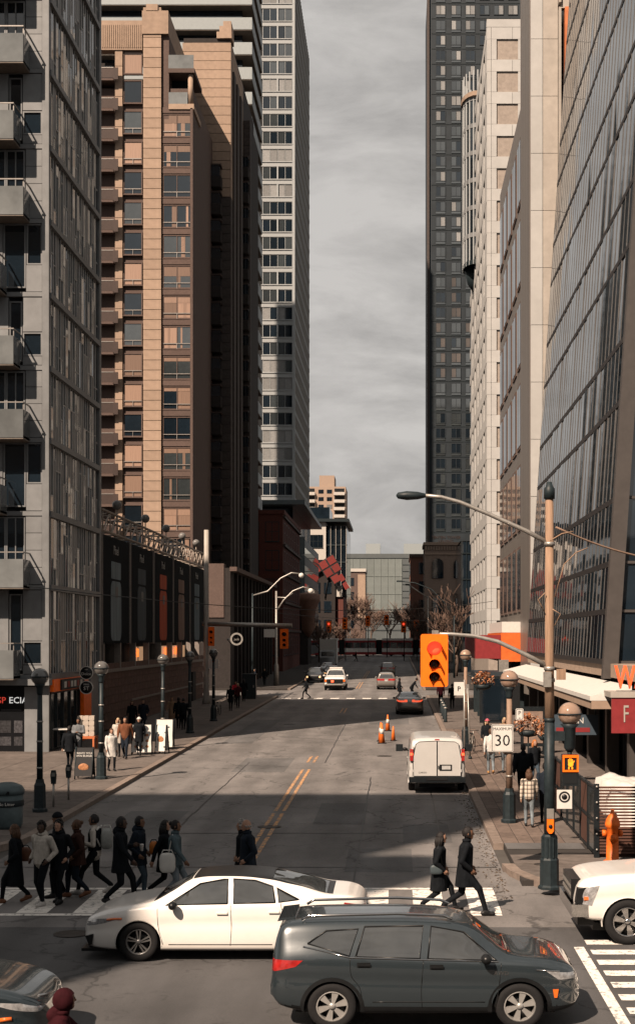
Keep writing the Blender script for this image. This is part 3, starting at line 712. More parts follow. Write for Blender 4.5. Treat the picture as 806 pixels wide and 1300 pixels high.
ap = thing('beige_apartment_slab', 'beige apartment slab with stacked balconies far up the street', 'building', (-25, 525, gz(520)))
m_beige = mat('beige_brick', (.40, .30, .235), .85, nscale=1, namt=.06)
MB().box(-34, -18.3, 520, 540, 0, 61).obj('wall', m_beige, ap, True); MB().box(-28, -22.5, 521, 535, 61, 65.2).obj('lift_house', m_beige, ap, True)
for r in range(16):
    z = 58-r*2.75
    for x0, x1 in ((-34, -29.5), (-22.6, -18.6)):
        b = MB().box(x0, x1, 518.6, 520, z-.2, z+.9).obj('balcony', m_offw, ap, True); MB().box(x0+.2, x1-.2, 519.9, 519.99, z+.95, z+2.3).obj('opening', m_dark, b, True)
    for x in (-28.3, -25.2): MB().box(x, x+1.9, 519.9, 519.99, z+.5, z+1.9).obj('window', random.choice((g_dark, m_blind)), ap, True)
dk = thing('brick_building', 'dark brick building carrying the tilted red grid sign', 'building', (-14, 316, gz(305)))
MB().box(-26, -13.0, 305, 328, 0, 20.4).obj('wall', m_dkbrick, dk, True); MB().box(-16, -11.3, 306, 328, 0, 14.4).obj('annex', m_dkred, dk, True)
MB().box(-14.8, -11.5, 305.5, 307.5, 14.4, 16.7).obj('screen_wall', m_offw, dk, True)
for c in range(5):
    for r in range(4): MB().box(-25+c*2.4, -23.4+c*2.4, 304.9, 305, 3+r*4, 5.4+r*4).obj('window', g_dark, dk, True)
rs = thing('grid_sign', 'tilted red grid sign of square panels on a roof', 'sign', (-14.2, 304.5, 14.2))
m_redpan = mat('red_panel', (.20, .032, .028), .5, nscale=3, namt=.15, var=.12); m_redback = mat('black_lattice', (.02, .02, .022), .6)
a = radians(31); ux, uz = cos(a), sin(a)
for i, j in ((0, 0), (1, 0), (2, 0), (1, -1), (2, -1), (1.35, -2)):
    c = (-2.9+i*1.95*ux-j*1.95*uz, 0, 6.0+i*1.95*uz+j*1.95*ux)
    for hw, d, m, nm in ((.95, .30, m_redback, 'panel_back'), (.80, .36, m_redpan, 'panel')):
        P = [(c[0]+s*hw*ux-t*hw*uz, c[2]+s*hw*uz+t*hw*ux) for s, t in ((-1, -1), (1, -1), (1, 1), (-1, 1))]
        MB().prism(P, 'y', -d, 0.0 if nm == 'panel' else .25).obj(nm, m, rs)
for k, (cx, cz) in enumerate(((2.6, 4.2), (3.5, 2.5))):
    P = [(cx-.75, cz+.4), (cx-.05, cz-.9), (cx+.85, cz-.35), (cx+.05, cz+.95)]
    MB().prism(P, 'y', -.34, .2).obj('panel', m_redpan, rs)
MB().prism([(2.0, 5.2), (2.2, 5.3), (4.6, 2.0), (4.4, 1.7)], 'y', .22, .5).obj('side_rail', m_offw, rs)
MB().tube([(-1, .3, -.2), (0, .3, 6)], .12).obj('prop', m_redback, rs); MB().tube([(2.5, .3, -.2), (1.5, .3, 5)], .12).obj('prop', m_redback, rs)
# galleries and corner houses at the far end
ag = thing('glass_gallery', 'wide pale glass gallery block closing the far end of the street', 'building', (-5, 700, gz(690)))
m_agm = mat('blue_grey_cladding', (.105, .12, .125), .6, nscale=.3, namt=.10); m_agp = mat('pale_glass_cladding', (.19, .215, .21), .35, nscale=.5, namt=.10, var=.08)
MB().box(-45, 40, 690, 730, 0, 46.5).obj('wall', m_agm, ag, True)
pm = MB().box(0, 3.3, -.35, 0, 0, 8.5).mesh('cladding_panel', [m_agp])
for c in range(8):
    for r in range(3): inst('cladding_panel', pm, ag, (-24+c*3.4, 690, 18+r*8.7))
for k in range(12): MB().box(-45, 40, 689.8, 690, 44.2-k*3.2, 44.4-k*3.2).obj('joint', m_iron, ag, True)
MB().box(-14.5, -7.5, 692, 705, 46.5, 51.5).obj('roof_box', m_band, ag, True); MB().box(4, 22, 692, 705, 46.5, 51.5).obj('roof_box', m_band, ag, True)
sc_ = MB().lathe([(2.2, 20), (3.4, 21), (3.6, 27), (2.6, 30), (1, 31)], 14, (-19.5, 684, 0)); sc_.obj('stair_pod', m_band, ag, True)
bl = thing('brick_corner_house', 'peach brick corner house before the glass gallery', 'building', (-16, 470, gz(460)))
MB().box(-24, -9.9, 460, 480, 0, 27).obj('wall', m_brick, bl, True); MB().box(-24, -9.6, 459.6, 480, 27, 28).obj('cornice', m_offw, bl, True)
MB().box(-12.2, -9.8, 458, 460, 12, 26).obj('front_bay', m_peach, bl, True)
for c in range(4):
    for r in range(5): MB().box(-22.5+c*2.5, -21+c*2.5, 459.9, 460, 4+r*4.6, 6.6+r*4.6).obj('window', g_dark, bl, True)
br = thing('brick_corner_house', 'narrow red brick house beside the arched window building', 'building', (8, 330, gz(320)))
m_redbr = mat('red_brick', (.24, .12, .09), .85, nscale=5, namt=.15)
MB().box(3.3, 14, 318, 340, 0, 23.6).obj('wall', m_redbr, br, True); MB().box(3.1, 14, 317.7, 340, 23.6, 24.3).obj('cornice', m_brick, br, True)
for r in range(5):
    for c in range(2): MB().box(5.2+c*2.6, 6.4+c*2.6, 317.9, 318, 3+r*4.2, 5.6+r*4.2).obj('window', g_dark, br, True)
    for c in range(5): MB().box(3.2, 3.3, 320+c*4, 321.6+c*4, 3+r*4.2, 5.6+r*4.2).obj('window', g_dark, br, True)
# ---------------------------------------------------------------- arched brick building
ar = thing('arched_brick_building', 'buff brick building with arched top windows below the dark tower', 'building', (8, 246, gz(240)))
m_buff = mat('buff_brick', (.315, .235, .19), .85, nscale=4, namt=.12, bump=.15)
MB().box(4.9, 16, 240, 252, 0, 21.2).obj('wall', m_buff, ar, True)
MB().box(4.7, 16, 239.7, 252.2, 21.2, 21.7).obj('cornice', m_beige, ar, True)
MB().box(4.9, 16, 239.85, 240, 19.6, 19.9).obj('string_course', m_beige, ar, True); MB().box(4.9, 16, 239.85, 240, 5.2, 5.6).obj('string_course', m_beige, ar, True)
dent = MB()
for k in range(24): dent.box(5+k*.45, 5.22+k*.45, 239.8, 240, 20.4, 21.0)
stuff(dent.obj('dentils', m_beige, ar, True))
for x in (7.1, 10.8, 14.5):
    arch = [(x-.95, 15.6), (x+.95, 15.6)]+[(x+.95*cos(pi*i/8), 18.0+.95*sin(pi*i/8)) for i in range(9)]
    MB().prism(arch, 'y', 239.8, 240).obj('window', g_dark, ar, True)
    for z in (9.6, 5.9):
        w = win_mesh(1.9, 3.4 if z > 6 else 2.7, 1, 2, .1, .15).obj('window', m_iron, ar, False, Vector((x, 239.9, z))-root_of(ar)); link('pane', pane_mesh(1.7, 2.5).mesh('pane', [g_sky if z > 8 else g_dark]), w, (0, 0, .1))
    MB().box(x-1.2, x+1.2, 239.9, 240, .3, 4.6).obj('shop_window', g_dark, ar, True)
# ---------------------------------------------------------------- dark tower
dt = thing('dark_tower', 'very tall dark slate tower with grids of small windows', 'building', (16, 285, gz(272)))
m_slate = mat('slate_cladding', (.024, .033, .041), .6, .1, nscale=.6, namt=.2)
MB().box(6.3, 30, 272, 300, 0, 134).obj('wall', m_slate, dt, True)
MB().box(6.0, 6.45, 271.6, 273, 0, 134).obj('corner_pier', mat('brown_cladding', (.075, .06, .055), .7), dt, True)
dwm = win_mesh(1.9, 1.95, 2, 1, .10, .12, False).mesh('window', [m_slate])
m_bronzeg = mat('bronze_glass', (.10, .085, .075), .08, ior=1.8, nscale=.8, namt=.25, var=.25, spec=.5)
dpn = {q.name: pane_mesh(.86, 1.75).mesh('pane', [q]) for q in (g_dark, g_sky, m_blind, m_bronzeg)}
low_p = MB().box(-.9, .9, .0, .05, -.42, -.05).mesh('spandrel', [g_sky])
n = 0
for r in range(37):
    z = 26.4+r*2.9
    for c in range(6):
        x = 8.6+c*2.72+(.25 if c else 0)
        if c > 2 and z < 118: continue
        if n > 150: break
        n += 1; w = inst('window', dwm, dt, (x, 271.9, z))
        for s in (-1, 1): link('pane', dpn[random.choice((g_sky, m_blind, g_sky, g_dark) if z > 75 else (g_sky, g_dark, g_sky, m_bronzeg) if z > 45 else (g_dark, g_sky, g_dark, g_dark)).name], w, (s*.44, 0, .1))
        if c < 3: link('spandrel', low_p, w)
    MB().box(6.9, 30, 271.93, 272, z-.72, z-.62).obj('joint', m_iron, dt, True)
o = lettering('TENTEN TOWER\nLEASING', .75, m_bal, dt, (0, 0, 0)); o.location = Vector((9.6, 271.9, 24.4))-root_of(dt)
# ---------------------------------------------------------------- low dark glass block
db = thing('glass_block', 'low black glass block beside the white stone tower', 'building', (11, 185, gz(180)))
MB().box(8.3, 20, 180, 196, 0, 17.8).obj('wall', g_dark, db, True); MB().prism([(8.2, 17.8), (20, 17.8), (20, 21.5), (11.2, 20.6), (9.6, 19.2)], 'y', 179.9, 190).obj('roof', m_slate, db, True)
for k in range(5): MB().box(8.3+k*.65, 8.36+k*.65, 179.88, 180, 0, 17.8).obj('mullion', m_iron, db, True)
for k in range(5): MB().box(8.3, 11.6, 179.88, 180, 3+k*3.3, 3.1+k*3.3).obj('transom', m_iron, db, True)
# ---------------------------------------------------------------- white stone tower with the curved bay
m_wst = mat('white_stone', (.50, .50, .49), .7, nscale=1.2, namt=.06, var=.03, dirt=.08)
wt = thing('white_tower', 'white stone office tower with square windows and a curved glass bay', 'building', (14, 155, gz(140)))
MB().box(9.15, 24, 140.15, 172, 0, 66.2).obj('wall', mat('stone_joint', (.36, .31, .27), .9), wt, True)
wwm = win_mesh(2.05, 2.0, 2, 1, .06, .14, False).mesh('window', [m_wst]); wpn = pane_mesh(.97, 1.9).mesh('pane', [mat('bronze_glass', (.10, .085, .075), .08, ior=1.8, nscale=.8, namt=.25, var=.25)])
FW = 3.19
for i in range(20):
    z = 64.6-i*FW-1.95
    if z < 4: break
    w = inst('window', wwm, wt, (11.0, 140.2, z)); link('pane', wpn, w, (-.5, 0, .05)); link('pane', wpn, w, (.5, 0, .05))
    for x0, x1 in ((9.0, 9.42), (9.45, 9.95)):
        MB().box(x0, x1, 140, 140.3, z-.02, z+1.98).obj('stone_panel', m_wst, wt, True)
    MB().box(12.07, 14, 140, 140.3, z-.02, z+1.98).obj('stone_panel', m_wst, wt, True)
    for x0, x1 in ((9.0, 9.42), (9.45, 11.5), (11.53, 14)): MB().box(x0, x1, 140, 140.3, z+2.0, z+2.0+FW-2.04).obj('stone_panel', m_wst, wt, True)
    # west wall courses and window slots
    MB().box(8.98, 9.2, 140.32, 172, z+2.0, z+FW-.02).obj('stone_course', m_wst, wt, True)
    for k in range(6):
        MB().box(9.0, 9.2, 140.32+k*5.3, 143.3+k*5.3, z-.02, z+1.98).obj('stone_panel', m_wst, wt, True)
        MB().box(9.1, 9.2, 143.3+k*5.3, 145.6+k*5.3, z, z+1.98).obj('slot_window', g_dark, wt, True)
MB().box(8.98, 14, 139.99, 141, 65.83, 66.6).obj('parapet', m_wst, wt, True)
# curved bay
bay = MB(); R = 3.0; cy = 164; seg = 10
def bay_ring(z0, z1, r, m, name, par):
    p = [(9.3, cy+r)]+[(9.3-r*.5*sin(pi*i/seg), cy+r*cos(pi*i/seg)) for i in range(seg+1)]+[(9.3, cy-r)]
    return MB().prism(p, 'z', z0, z1).obj(name, m, par, True)
cb = bay_ring(48.0, 67.0, R, g_wave, 'curved_bay', wt)
for k in range(7):
    bay_ring(48.0+k*3.1, 48.5+k*3.1, R+.12, m_panel if k else m_iron, 'bay_band', cb)
for i in range(seg+1):
    x, y = 9.3-(R+.05)*.5*sin(pi*i/seg), cy+(R+.05)*cos(pi*i/seg)
    MB().box(x-.07, x+.07, y-.07, y+.07, 48, 70.0).obj('bay_mullion', m_wslab, cb, True)
bay_ring(67.0, 67.5, R+.5, m_peach, 'bay_cornice', cb)
MB().lathe([(.3, 45.5), (.9, 46.4), (1.3, 48.0)], 14, (9.2, cy, 0)).obj('bay_corbel', m_iron, cb, True)
# ---------------------------------------------------------------- grey ribbed metal building and white shaft
m_rib = mat('ribbed_metal', (.27, .245, .225), .42, .45, nscale=2.5, namt=.18, stretch=(1, 9, .06), bump=.25, bscale=5, dirt=.2)
gm_ = thing('metal_building', 'grey ribbed metal building with tall slot windows', 'building', (14, 102, gz(100)))
MB().box(8.6, 30, 95.6, 117, 0, 42).obj('wall', m_rib, gm_, True)
MB().box(8.4, 30, 89, 95.6, 3, 60).obj('shaft', m_rib, gm_, True)
for k, z in enumerate((37.2, 31.6, 26.0, 20.4, 14.8, 9.2, 4.0)):
    for q in range(5):
        y = 96.6+q*4.1
        f = MB().box(8.52, 8.62, y, y+2.9, z-1.9, z+2.6).obj('window', m_brick, gm_, True)
        MB().box(8.49, 8.53, y+.25, y+1.3, z-1.7, z+2.4).obj('pane', g_dark, f, True); MB().box(8.49, 8.53, y+1.6, y+2.65, z-1.7, z+2.4).obj('pane', g_dark, f, True)
ws = thing('white_shaft_building', 'white stone shaft building with orange window reveals', 'building', (12, 90, gz(88)))
m_cream = mat('cream_stone', (.46, .42, .375), .7, nscale=1.5, namt=.10, var=.04, dirt=.12)
MB().box(8.42, 16, 88.1, 88.95, 0, 62).obj('wall', mat('stone_joint2', (.33, .25, .21), .9), ws, True)
m_reveal = mat('orange_reveal', (.62, .20, .08), .7, nscale=3)
for k in range(17):
    z = .1+k*3.55
    MB().box(8.38, 9.10, 88, 88.3, z, z+3.52).obj('stone_panel', m_wst, ws, True)
    MB().box(9.13, 10.05, 88, 88.3, z, z+3.52).obj('stone_panel', m_cream, ws, True)
    if k < 8: MB().box(10.08, 14.0, 88, 88.3, z, z+3.52).obj('stone_panel', m_cream, ws, True)
for z0, z1 in ((28.6, 35.2), (36.4, 44.5), (46, 54)):
    MB().box(10.08, 10.22, 87.6, 88.3, z0-1.2, z1).obj('stone_panel', m_cream, ws, True)
    MB().box(10.45, 10.75, 87.55, 88.3, z0, z1).obj('window_reveal', m_reveal, ws, True); MB().box(10.22, 10.45, 88.0, 88.3, z0, z1).obj('window', g_dark, ws, True)
    MB().box(10.76, 14, 87.7, 88.3, z0-1.2, z1).obj('stone_panel', m_cream, ws, True)
    MB().box(10.22, 14, 87.8, 88.3, z1+.02, z1+1.1).obj('stone_panel', m_cream, ws, True)

# ---------------------------------------------------------------- leaning glass building on the east side
LEAN = .065
def gx(z): return 8.0+LEAN*(z-7.0)
m_mull = mat('bronze_mullion', (.165, .16, .158), .45, .35, nscale=6, namt=.15); m_mulldk = mat('dark_transom', (.035, .033, .034), .5, .2)
m_bronze = mat('bronze_corner', (.095, .086, .082), .5, .3, nscale=3, namt=.1)
gb = thing('glass_building', 'leaning glass curtain wall building on the east pavement', 'building', (14, 68, gz(60)))
ZR = [4.6, 6.5, 8.3, 10.7, 14.4, 16.8, 20.4, 22.9, 26.5, 28.9, 32.5, 34.9, 38.6, 41.0, 44.6, 47.0]
Y0, Y1 = 52.5, 84.6
core = MB(); core.add([(gx(4.6)+.5, Y0+.6, 4.6), (30, Y0+.6, 4.6), (30, Y1-.3, 4.6), (gx(4.6)+.5, Y1-.3, 4.6), (gx(47)+.5, Y0+.6, 47), (30, Y0+.6, 47), (30, Y1-.3, 47), (gx(47)+.5, Y1-.3, 47)], [(0, 3, 2, 1), (4, 5, 6, 7), (0, 1, 5, 4), (1, 2, 6, 5), (2, 3, 7, 6), (3, 0, 4, 7)])
core.obj('core', m_dark, gb, True)
g_cw = glass('curtain_glass', (.010, .018, .026), .03, 1.7, var=.35, wav=.035, nscale=.8)
NC = 32; high = MB(); cw = (Y1-Y0)/NC
for zi, (a, b) in enumerate(zip(ZR, ZR[1:])):
    me = MB(); h = b-a
    me.box(-.02, .02, .05, cw-.05, .03, h-.03)
    for v in range(len(me.v)):
        x, y, z = me.v[v]; me.v[v] = (x+LEAN*z, y, z)
    if a > 26:                                            # the rows above the 256 nearest panes, joined
        for c in range(NC): high.add([(v[0]+gx(a)+random.gauss(0, .004), v[1]+Y0+c*cw, v[2]+a) for v in me.v], [(0, 2, 3, 1), (4, 5, 7, 6), (0, 1, 5, 4), (2, 6, 7, 3), (0, 4, 6, 2), (1, 3, 7, 5)])
        continue
    me = me.mesh('glass_pane', [g_cw])
    for c in range(NC):
        o = inst('glass_pane', me, gb, (gx(a), Y0+c*cw, a)); o.rotation_euler = (0, random.gauss(0, .003), random.gauss(0, .0035))
stuff(high.obj('upper_panes', g_cw, gb, True))
for c in range(NC+1):
    y = Y0+c*cw; big = True
    mb = MB(); x0, x1 = gx(4.6), gx(47); w = .055; d = .035
    mb.add([(x0-d, y-w, 4.6), (x0+.1, y-w, 4.6), (x0+.1, y+w, 4.6), (x0-d, y+w, 4.6), (x1-d, y-w, 47), (x1+.1, y-w, 47), (x1+.1, y+w, 47), (x1-d, y+w, 47)], [(0, 3, 2, 1), (4, 5, 6, 7), (0, 1, 5, 4), (1, 2, 6, 5), (2, 3, 7, 6), (3, 0, 4, 7)])
    mb.obj('mullion', m_mull, gb, True)
for z in ZR: MB().box(gx(z)-.05, gx(z)+.1, Y0, Y1, z-.10, z+.10).obj('transom', m_mulldk, gb, True)
cc = MB()
x0, x1 = gx(4), gx(47.2)
cc.add([(x0-.2, Y0-.3, 4), (x0+.35, Y0-.3, 4), (x0+.35, Y0+.1, 4), (x0-.2, Y0+.1, 4), (x1-.2, Y0-.3, 47.2), (x1+.35, Y0-.3, 47.2), (x1+.35, Y0+.1, 47.2), (x1-.2, Y0+.1, 47.2)], [(0, 3, 2, 1), (4, 5, 6, 7), (0, 1, 5, 4), (1, 2, 6, 5), (2, 3, 7, 6), (3, 0, 4, 7)])
cc.obj('corner_column', m_bronze, gb, True)
for zi, (a, b) in enumerate(zip(ZR, ZR[1:])):
    for c in range(4): MB().box(gx(a)+.4+c*2.3, gx(a)+2.6+c*2.3, Y0-.05, Y0+.0, a+.06, b-.06).obj('glass_pane', g_dark, gb, True)
    MB().box(gx(a)+.36, 22, Y0-.12, Y0+.02, a-.05, a+.05).obj('transom', m_bronze, gb, True)
# ground floor: fascia, white canopy, columns, shop fronts
MB().box(7.9, 22, 46.5, 85, 4.05, 4.55).obj('fascia', mat('peach_fascia', (.36, .27, .21), .75, nscale=3, namt=.15), gb, True)
can = MB(); can.prism([(6.5, 3.40), (6.5, 3.55), (7.9, 3.9), (7.9, 3.40)], 'y', 47.5, 86); can.obj('canopy', m_white, gb, True)
MB().box(6.55, 7.9, 47.5, 86, 3.12, 3.39).obj('canopy_soffit', m_peach, gb, True)
MB().box(8.6, 22, 47.2, 84.8, 0, 4.05).obj('shop_wall', m_dark, gb, True)
for k in range(8):
    y = 48+k*5.1; MB().box(7.9, 8.35, y, y+.5, 0, 3.4).obj('column', m_bronze, gb, True)
    MB().box(8.45, 8.55, y+.8, y+4.6, .4, 3.0).obj('shop_window', g_dark, gb, True)
    MB().box(8.40, 8.58, y+2.6, y+2.75, .4, 3.0).obj('frame', m_mull, gb, True)
# red restaurant sign at the corner
m_signred = mat('restaurant_red', (.27, .035, .038), .45, nscale=4); m_letred = mat('letter_red', (.85, .10, .03), .4, emit=.12)
rs2 = thing('restaurant_sign', 'red and white fascia panels of the corner restaurant', 'sign', (7.0, 46.2, 2.5))
for k in range(5):
    MB().box(.02+k*1.0, .94+k*1.0, -.06+k*-.0, .06, -.1, 1.05).obj('panel', m_signred if k % 2 == 0 or k == 3 else m_signred, rs2)
    MB().box(.95+k*1.0, 1.0+k*1.0, -.05, .05, -.1, 1.05).obj('panel_joint', m_cream, rs2)
for k, ch in enumerate('FAMIL'): lettering(ch, .80, m_cream, rs2, (.48+k*1.0, -.07, .5), sx=.55)
MB().box(-.02, 5.2, -.1, 1.4, 1.06, 1.24).obj('ledge', m_cream, rs2)
ls = thing('channel_letters', 'big red channel letters standing on the restaurant ledge', 'sign', (7.2, 46.3, 3.74))
for k, ch in enumerate('WAY'): lettering(ch, 1.1, m_letred, ls, (.28+k*.52, 0, .44), ext=.12, sx=.58)
MB().box(0, 2.6, -.05, .05, -.02, .05).obj('rail', m_steel, ls)
# red and orange fascia with flat canopy further up
rc = thing('shop_pavilion', 'low shop pavilion with a red and orange fascia', 'building', (8, 98, gz(98)))
MB().box(7.9, 20, 97, 110, 0, 6.4).obj('wall', m_dark, rc, True)
MB().box(5.4, 7.1, 96.0, 110, 4.1, 5.7).obj('fascia', m_signred, rc, True); MB().box(7.12, 12, 95.9, 110, 3.9, 5.85).obj('fascia', mat('orange_fascia', (.75, .16, .035), .5, nscale=4), rc, True)
MB().box(7.2, 12, 96.2, 109, 5.87, 6.6).obj('roof_box', m_white, rc, True)
MB().prism([(5.0, 89.4), (8.2, 88.6), (8.4, 94), (5.0, 95)], 'z', 2.7, 3.35).obj('flat_canopy', m_slate, rc, True)
for x, y in ((5.3, 90), (5.3, 94.4), (8, 90)): MB().box(x-.12, x+.12, y-.12, y+.12, 0, 2.7).obj('post', m_iron, rc, True)
MB().box(6.6, 7.2, 90.5, 91.1, 3.35, 4.1).obj('vent', m_steel, rc, True)
# ---------------------------------------------------------------- unseen blocks added south of the crossing, for shade and reflected light
def add_unseen_block(label, x0, x1, y0, y1, h, m=m_concrete):
    b = thing('unseen_block', label, 'building', ((x0+x1)/2, (y0+y1)/2, 0))
    MB().box(x0, x1, y0, y1, 0, h).obj('wall', m, b, True)
    for r in range(int((h-4)/4)): MB().box(x0+.3, x1-.3, y1-.1, y1+.06, 3+r*4, 4.6+r*4).obj('window_band', g_dark, b, True)
add_unseen_block('tall unseen concrete slab added to shade the road from the south west', -70, -25, -3.6, -1, 56)
add_unseen_block('lower unseen concrete slab added to shape the edge of that shade', -24.98, -21.6, -3.6, -1, 41)
add_unseen_block('low pale unseen block added behind the viewpoint for its reflected light', -12, 30, -34, -14, 14, m_offw)  # unseen pale block, added to reflect light into the foreground
# ================================================================== street furniture
m_globe = mat('amber_globe', (.34, .23, .17), .12, nscale=4, namt=.15, coat=.8); m_globe_d = mat('smoked_globe', (.13, .125, .12), .12, nscale=4, namt=.15, coat=.8)
def globe_lamp(label, x, y, gm=m_globe_d, pole=m_iron, h=4.08):
    t = thing('globe_lamp', label, 'street lamp', (x, y, gz(y)+H), group='globe street lamps')
    MB().lathe([(.02, 0), (.235, 0), (.235, .08), (.185, .12), (.175, .80), (.135, .88), (.12, .98), (.02, .98)], 8, sm=False).obj('base', m_iron, t)
    MB().lathe([(.095, .95), (.09, 2.2), (.075, h-.5)], 10).obj('pole', pole, t)
    for z in (1.3, 2.1, 2.7): MB().lathe([(.06, z), (.105, z), (.105, z+.05), (.06, z+.05)], 10).obj('strap', m_steel, t)
    MB().lathe([(.075, h-.55), (.10, h-.48), (.10, h-.36), (.125, h-.30), (.17, h-.22), (.02, h-.20)], 12).obj('collar', m_iron, t)
    g = MB().ball((0, 0, h), .265, 20).obj('globe', gm, t)
    r = MB(); r.lathe([(.266, -.018), (.283, -.018), (.283, .018), (.266, .018)], 20, (0, 0, h)); r.obj('band', m_iron, g)
    MB().tube([(0, 0, h-.2), (0, 0, h+.02)], .06, 8).obj('bulb', m_white, t)
    return t
m_polebrown = mat('brown_pole', (.30, .20, .145), .6, nscale=8, namt=.2)
globe_lamp('smoked globe lamp post beside the rubbish bin', -10.75, 42.9)
globe_lamp('smoked globe lamp post by the folding pavement board', -10.82, 52.2)
globe_lamp('smoked globe lamp post behind the white menu boards', -10.9, 66.5)
globe_lamp('smoked globe lamp post along the brick restaurant wall', -10.9, 75.2)
globe_lamp('smoked globe lamp post near the far left kerb corner', -10.9, 85.0)
r1 = globe_lamp('amber globe lamp post carrying the speed limit sign', 3.24, 40.5, m_globe, m_polebrown)
globe_lamp('amber globe lamp post with a flower basket', 3.25, 66.0, m_globe, m_polebrown, 4.3)
# speed limit sign on the lamp post
def plate(name, label, cat, loc, w, h, rows, face=m_white, post=None, rz=0, ink=m_sigblack, border=True):
    t = thing(name, label, cat, loc, rz)
    MB().prism(roundrect(w, h, .04), 'y', -.008, .008).obj('plate', face, t)
    if border:
        b = MB(); q = roundrect(w-.03, h-.03, .035); p = roundrect(w-.055, h-.055, .03); n = len(q)
        v = [(a, -.0095, c) for a, c in q]+[(a, -.0095, c) for a, c in p]; b.add(v, [(i, (i+1) % n, n+(i+1) % n, n+i) for i in range(n)]); b.obj('border', ink, t)
    for txt, sz, z in rows: lettering(txt, sz, ink, t, (0, -.010, z), ext=.002)
    return t
plate('speed_limit_sign', 'white maximum 30 speed limit sign on the amber lamp post', 'sign', (3.03, 40.36, gz(40)+H+2.42), .62, .78, (('MAXIMUM', .115, .26), ('30', .46, -.08)))
pk = plate('parking_sign', 'small white no parking sign beside the amber globe lamp', 'sign', (3.52, 40.36, gz(40)+H+3.1), .22, .33, (('P', .17, .03), ('-', .2, -.09)))
pk2 = thing('parking_sign', 'white parking plate on a thin pole behind the van', 'sign', (3.0, 62.0, gz(62)+H))
MB().tube([(0, 0, 0), (0, 0, 3.3)], .04).obj('post', m_steel, pk2); MB().box(-.45, -.03, -.02, .02, 2.62, 3.2).obj('plate', m_white, pk2); lettering('P', .3, m_sigblack, pk2, (-.24, -.025, 2.9))
MB().box(.06, .2, -.06, .06, 2.7, 3.1).obj('plate', m_steel, pk2)
pl2 = thing('sign_post', 'leaning steel post standing by the parked bicycle', 'post', (3.16, 60.3, gz(60)+H)); MB().tube([(0, 0, 0), (-.1, 0, 3.0)], .035).obj('post', m_steel, pl2); MB().tube([(0, 0, 0), (0, 0, .1)], .08).obj('foot', m_iron, pl2)
# main wooden signal pole
X, Y, Z = 3.27, 30.2, gz(30)+H
mp_ = thing('signal_pole', 'weathered wooden pole on a black fluted base at the corner', 'pole', (X, Y, Z))
MB().lathe([(.02, 0), (.245, 0), (.245, .05), (.205, .09), (.20, .62), (.17, .66), (.165, 1.12), (.13, 1.16), (.02, 1.16)], 8, sm=False).obj('base', m_iron, mp_)
fl = MB()
for k in range(8):
    a = 2*pi*(k+.5)/8; fl.box(-.015+.165*cos(a), .015+.165*cos(a), -.015+.165*sin(a), .015+.165*sin(a), .67, 1.1)
stuff(fl.obj('fluting', m_iron, mp_))
MB().lathe([(.118, 1.1), (.110, 3.6)], 12).obj('sleeve', m_iron, mp_)
MB().lathe([(.105, 3.55), (.098, 4.9), (.085, 8.35)], 12).obj('shaft', m_wood, mp_)
MB().lathe([(.02, 8.30), (.115, 8.30), (.115, 8.52), (.08, 8.56), (.05, 8.66), (.01, 8.66)], 12).obj('cap', m_iron, mp_)
for z in (3.55, 4.4, 4.65, 7.3): MB().lathe([(.08, z), (.118, z), (.118, z+.08), (.08, z+.08)], 12).obj('band', m_steel if z > 4 else m_iron, mp_)
MB().tube([(0, 0, 7.35), (-.5, 0, 7.62), (-1.3, 0, 7.98), (-1.9, 0, 8.23), (-2.3, 0, 8.34), (-2.75, 0, 8.38)], [.055, .05, .046, .042, .04, .04], 10).obj('lamp_arm', m_steel, mp_)
lh = MB(); lh.lathe([(.02, -.38), (.09, -.34), (.13, -.15), (.11, .08), (.06, .24), (.02, .26)], 12, axis='x')
lh.v = [(v[0]-2.88, v[1], v[2]*.75+8.37) for v in lh.v]; lh.obj('luminaire', m_iron, mp_)
MB().tube([(0, 0, 4.72), (-.5, 0, 4.98), (-1.1, 0, 5.26), (-1.6, 0, 5.38), (-2.1, 0, 5.42), (-2.45, 0, 5.42)], [.055, .05, .046, .042, .04, .04], 10).obj('signal_arm', m_steel, mp_)
MB().box(-.14, .02, -.2, -.1, 4.3, 4.62).obj('junction_box', m_steel, mp_)
MB().box(.14, .33, -.16, -.06, 4.45, 4.68).obj('junction_box', m_wood, mp_)
for pts in ([(0, -.12, 7.4), (.25, -.1, 7.55), (.5, -.1, 7.6)], [(.1, -.1, 6.2), (.3, -.1, 6.9), (.55, -.1, 7.15), (.8, -.1, 7.25)], [(-.12, -.1, 5.9), (-.25, -.12, 6.15), (-.1, -.12, 6.3)], [(.1, -.11, 5.6), (.22, -.12, 5.85), (.05, -.13, 5.95)]):
    MB().tube(pts, .012, 5).obj('cable', m_wood, mp_)
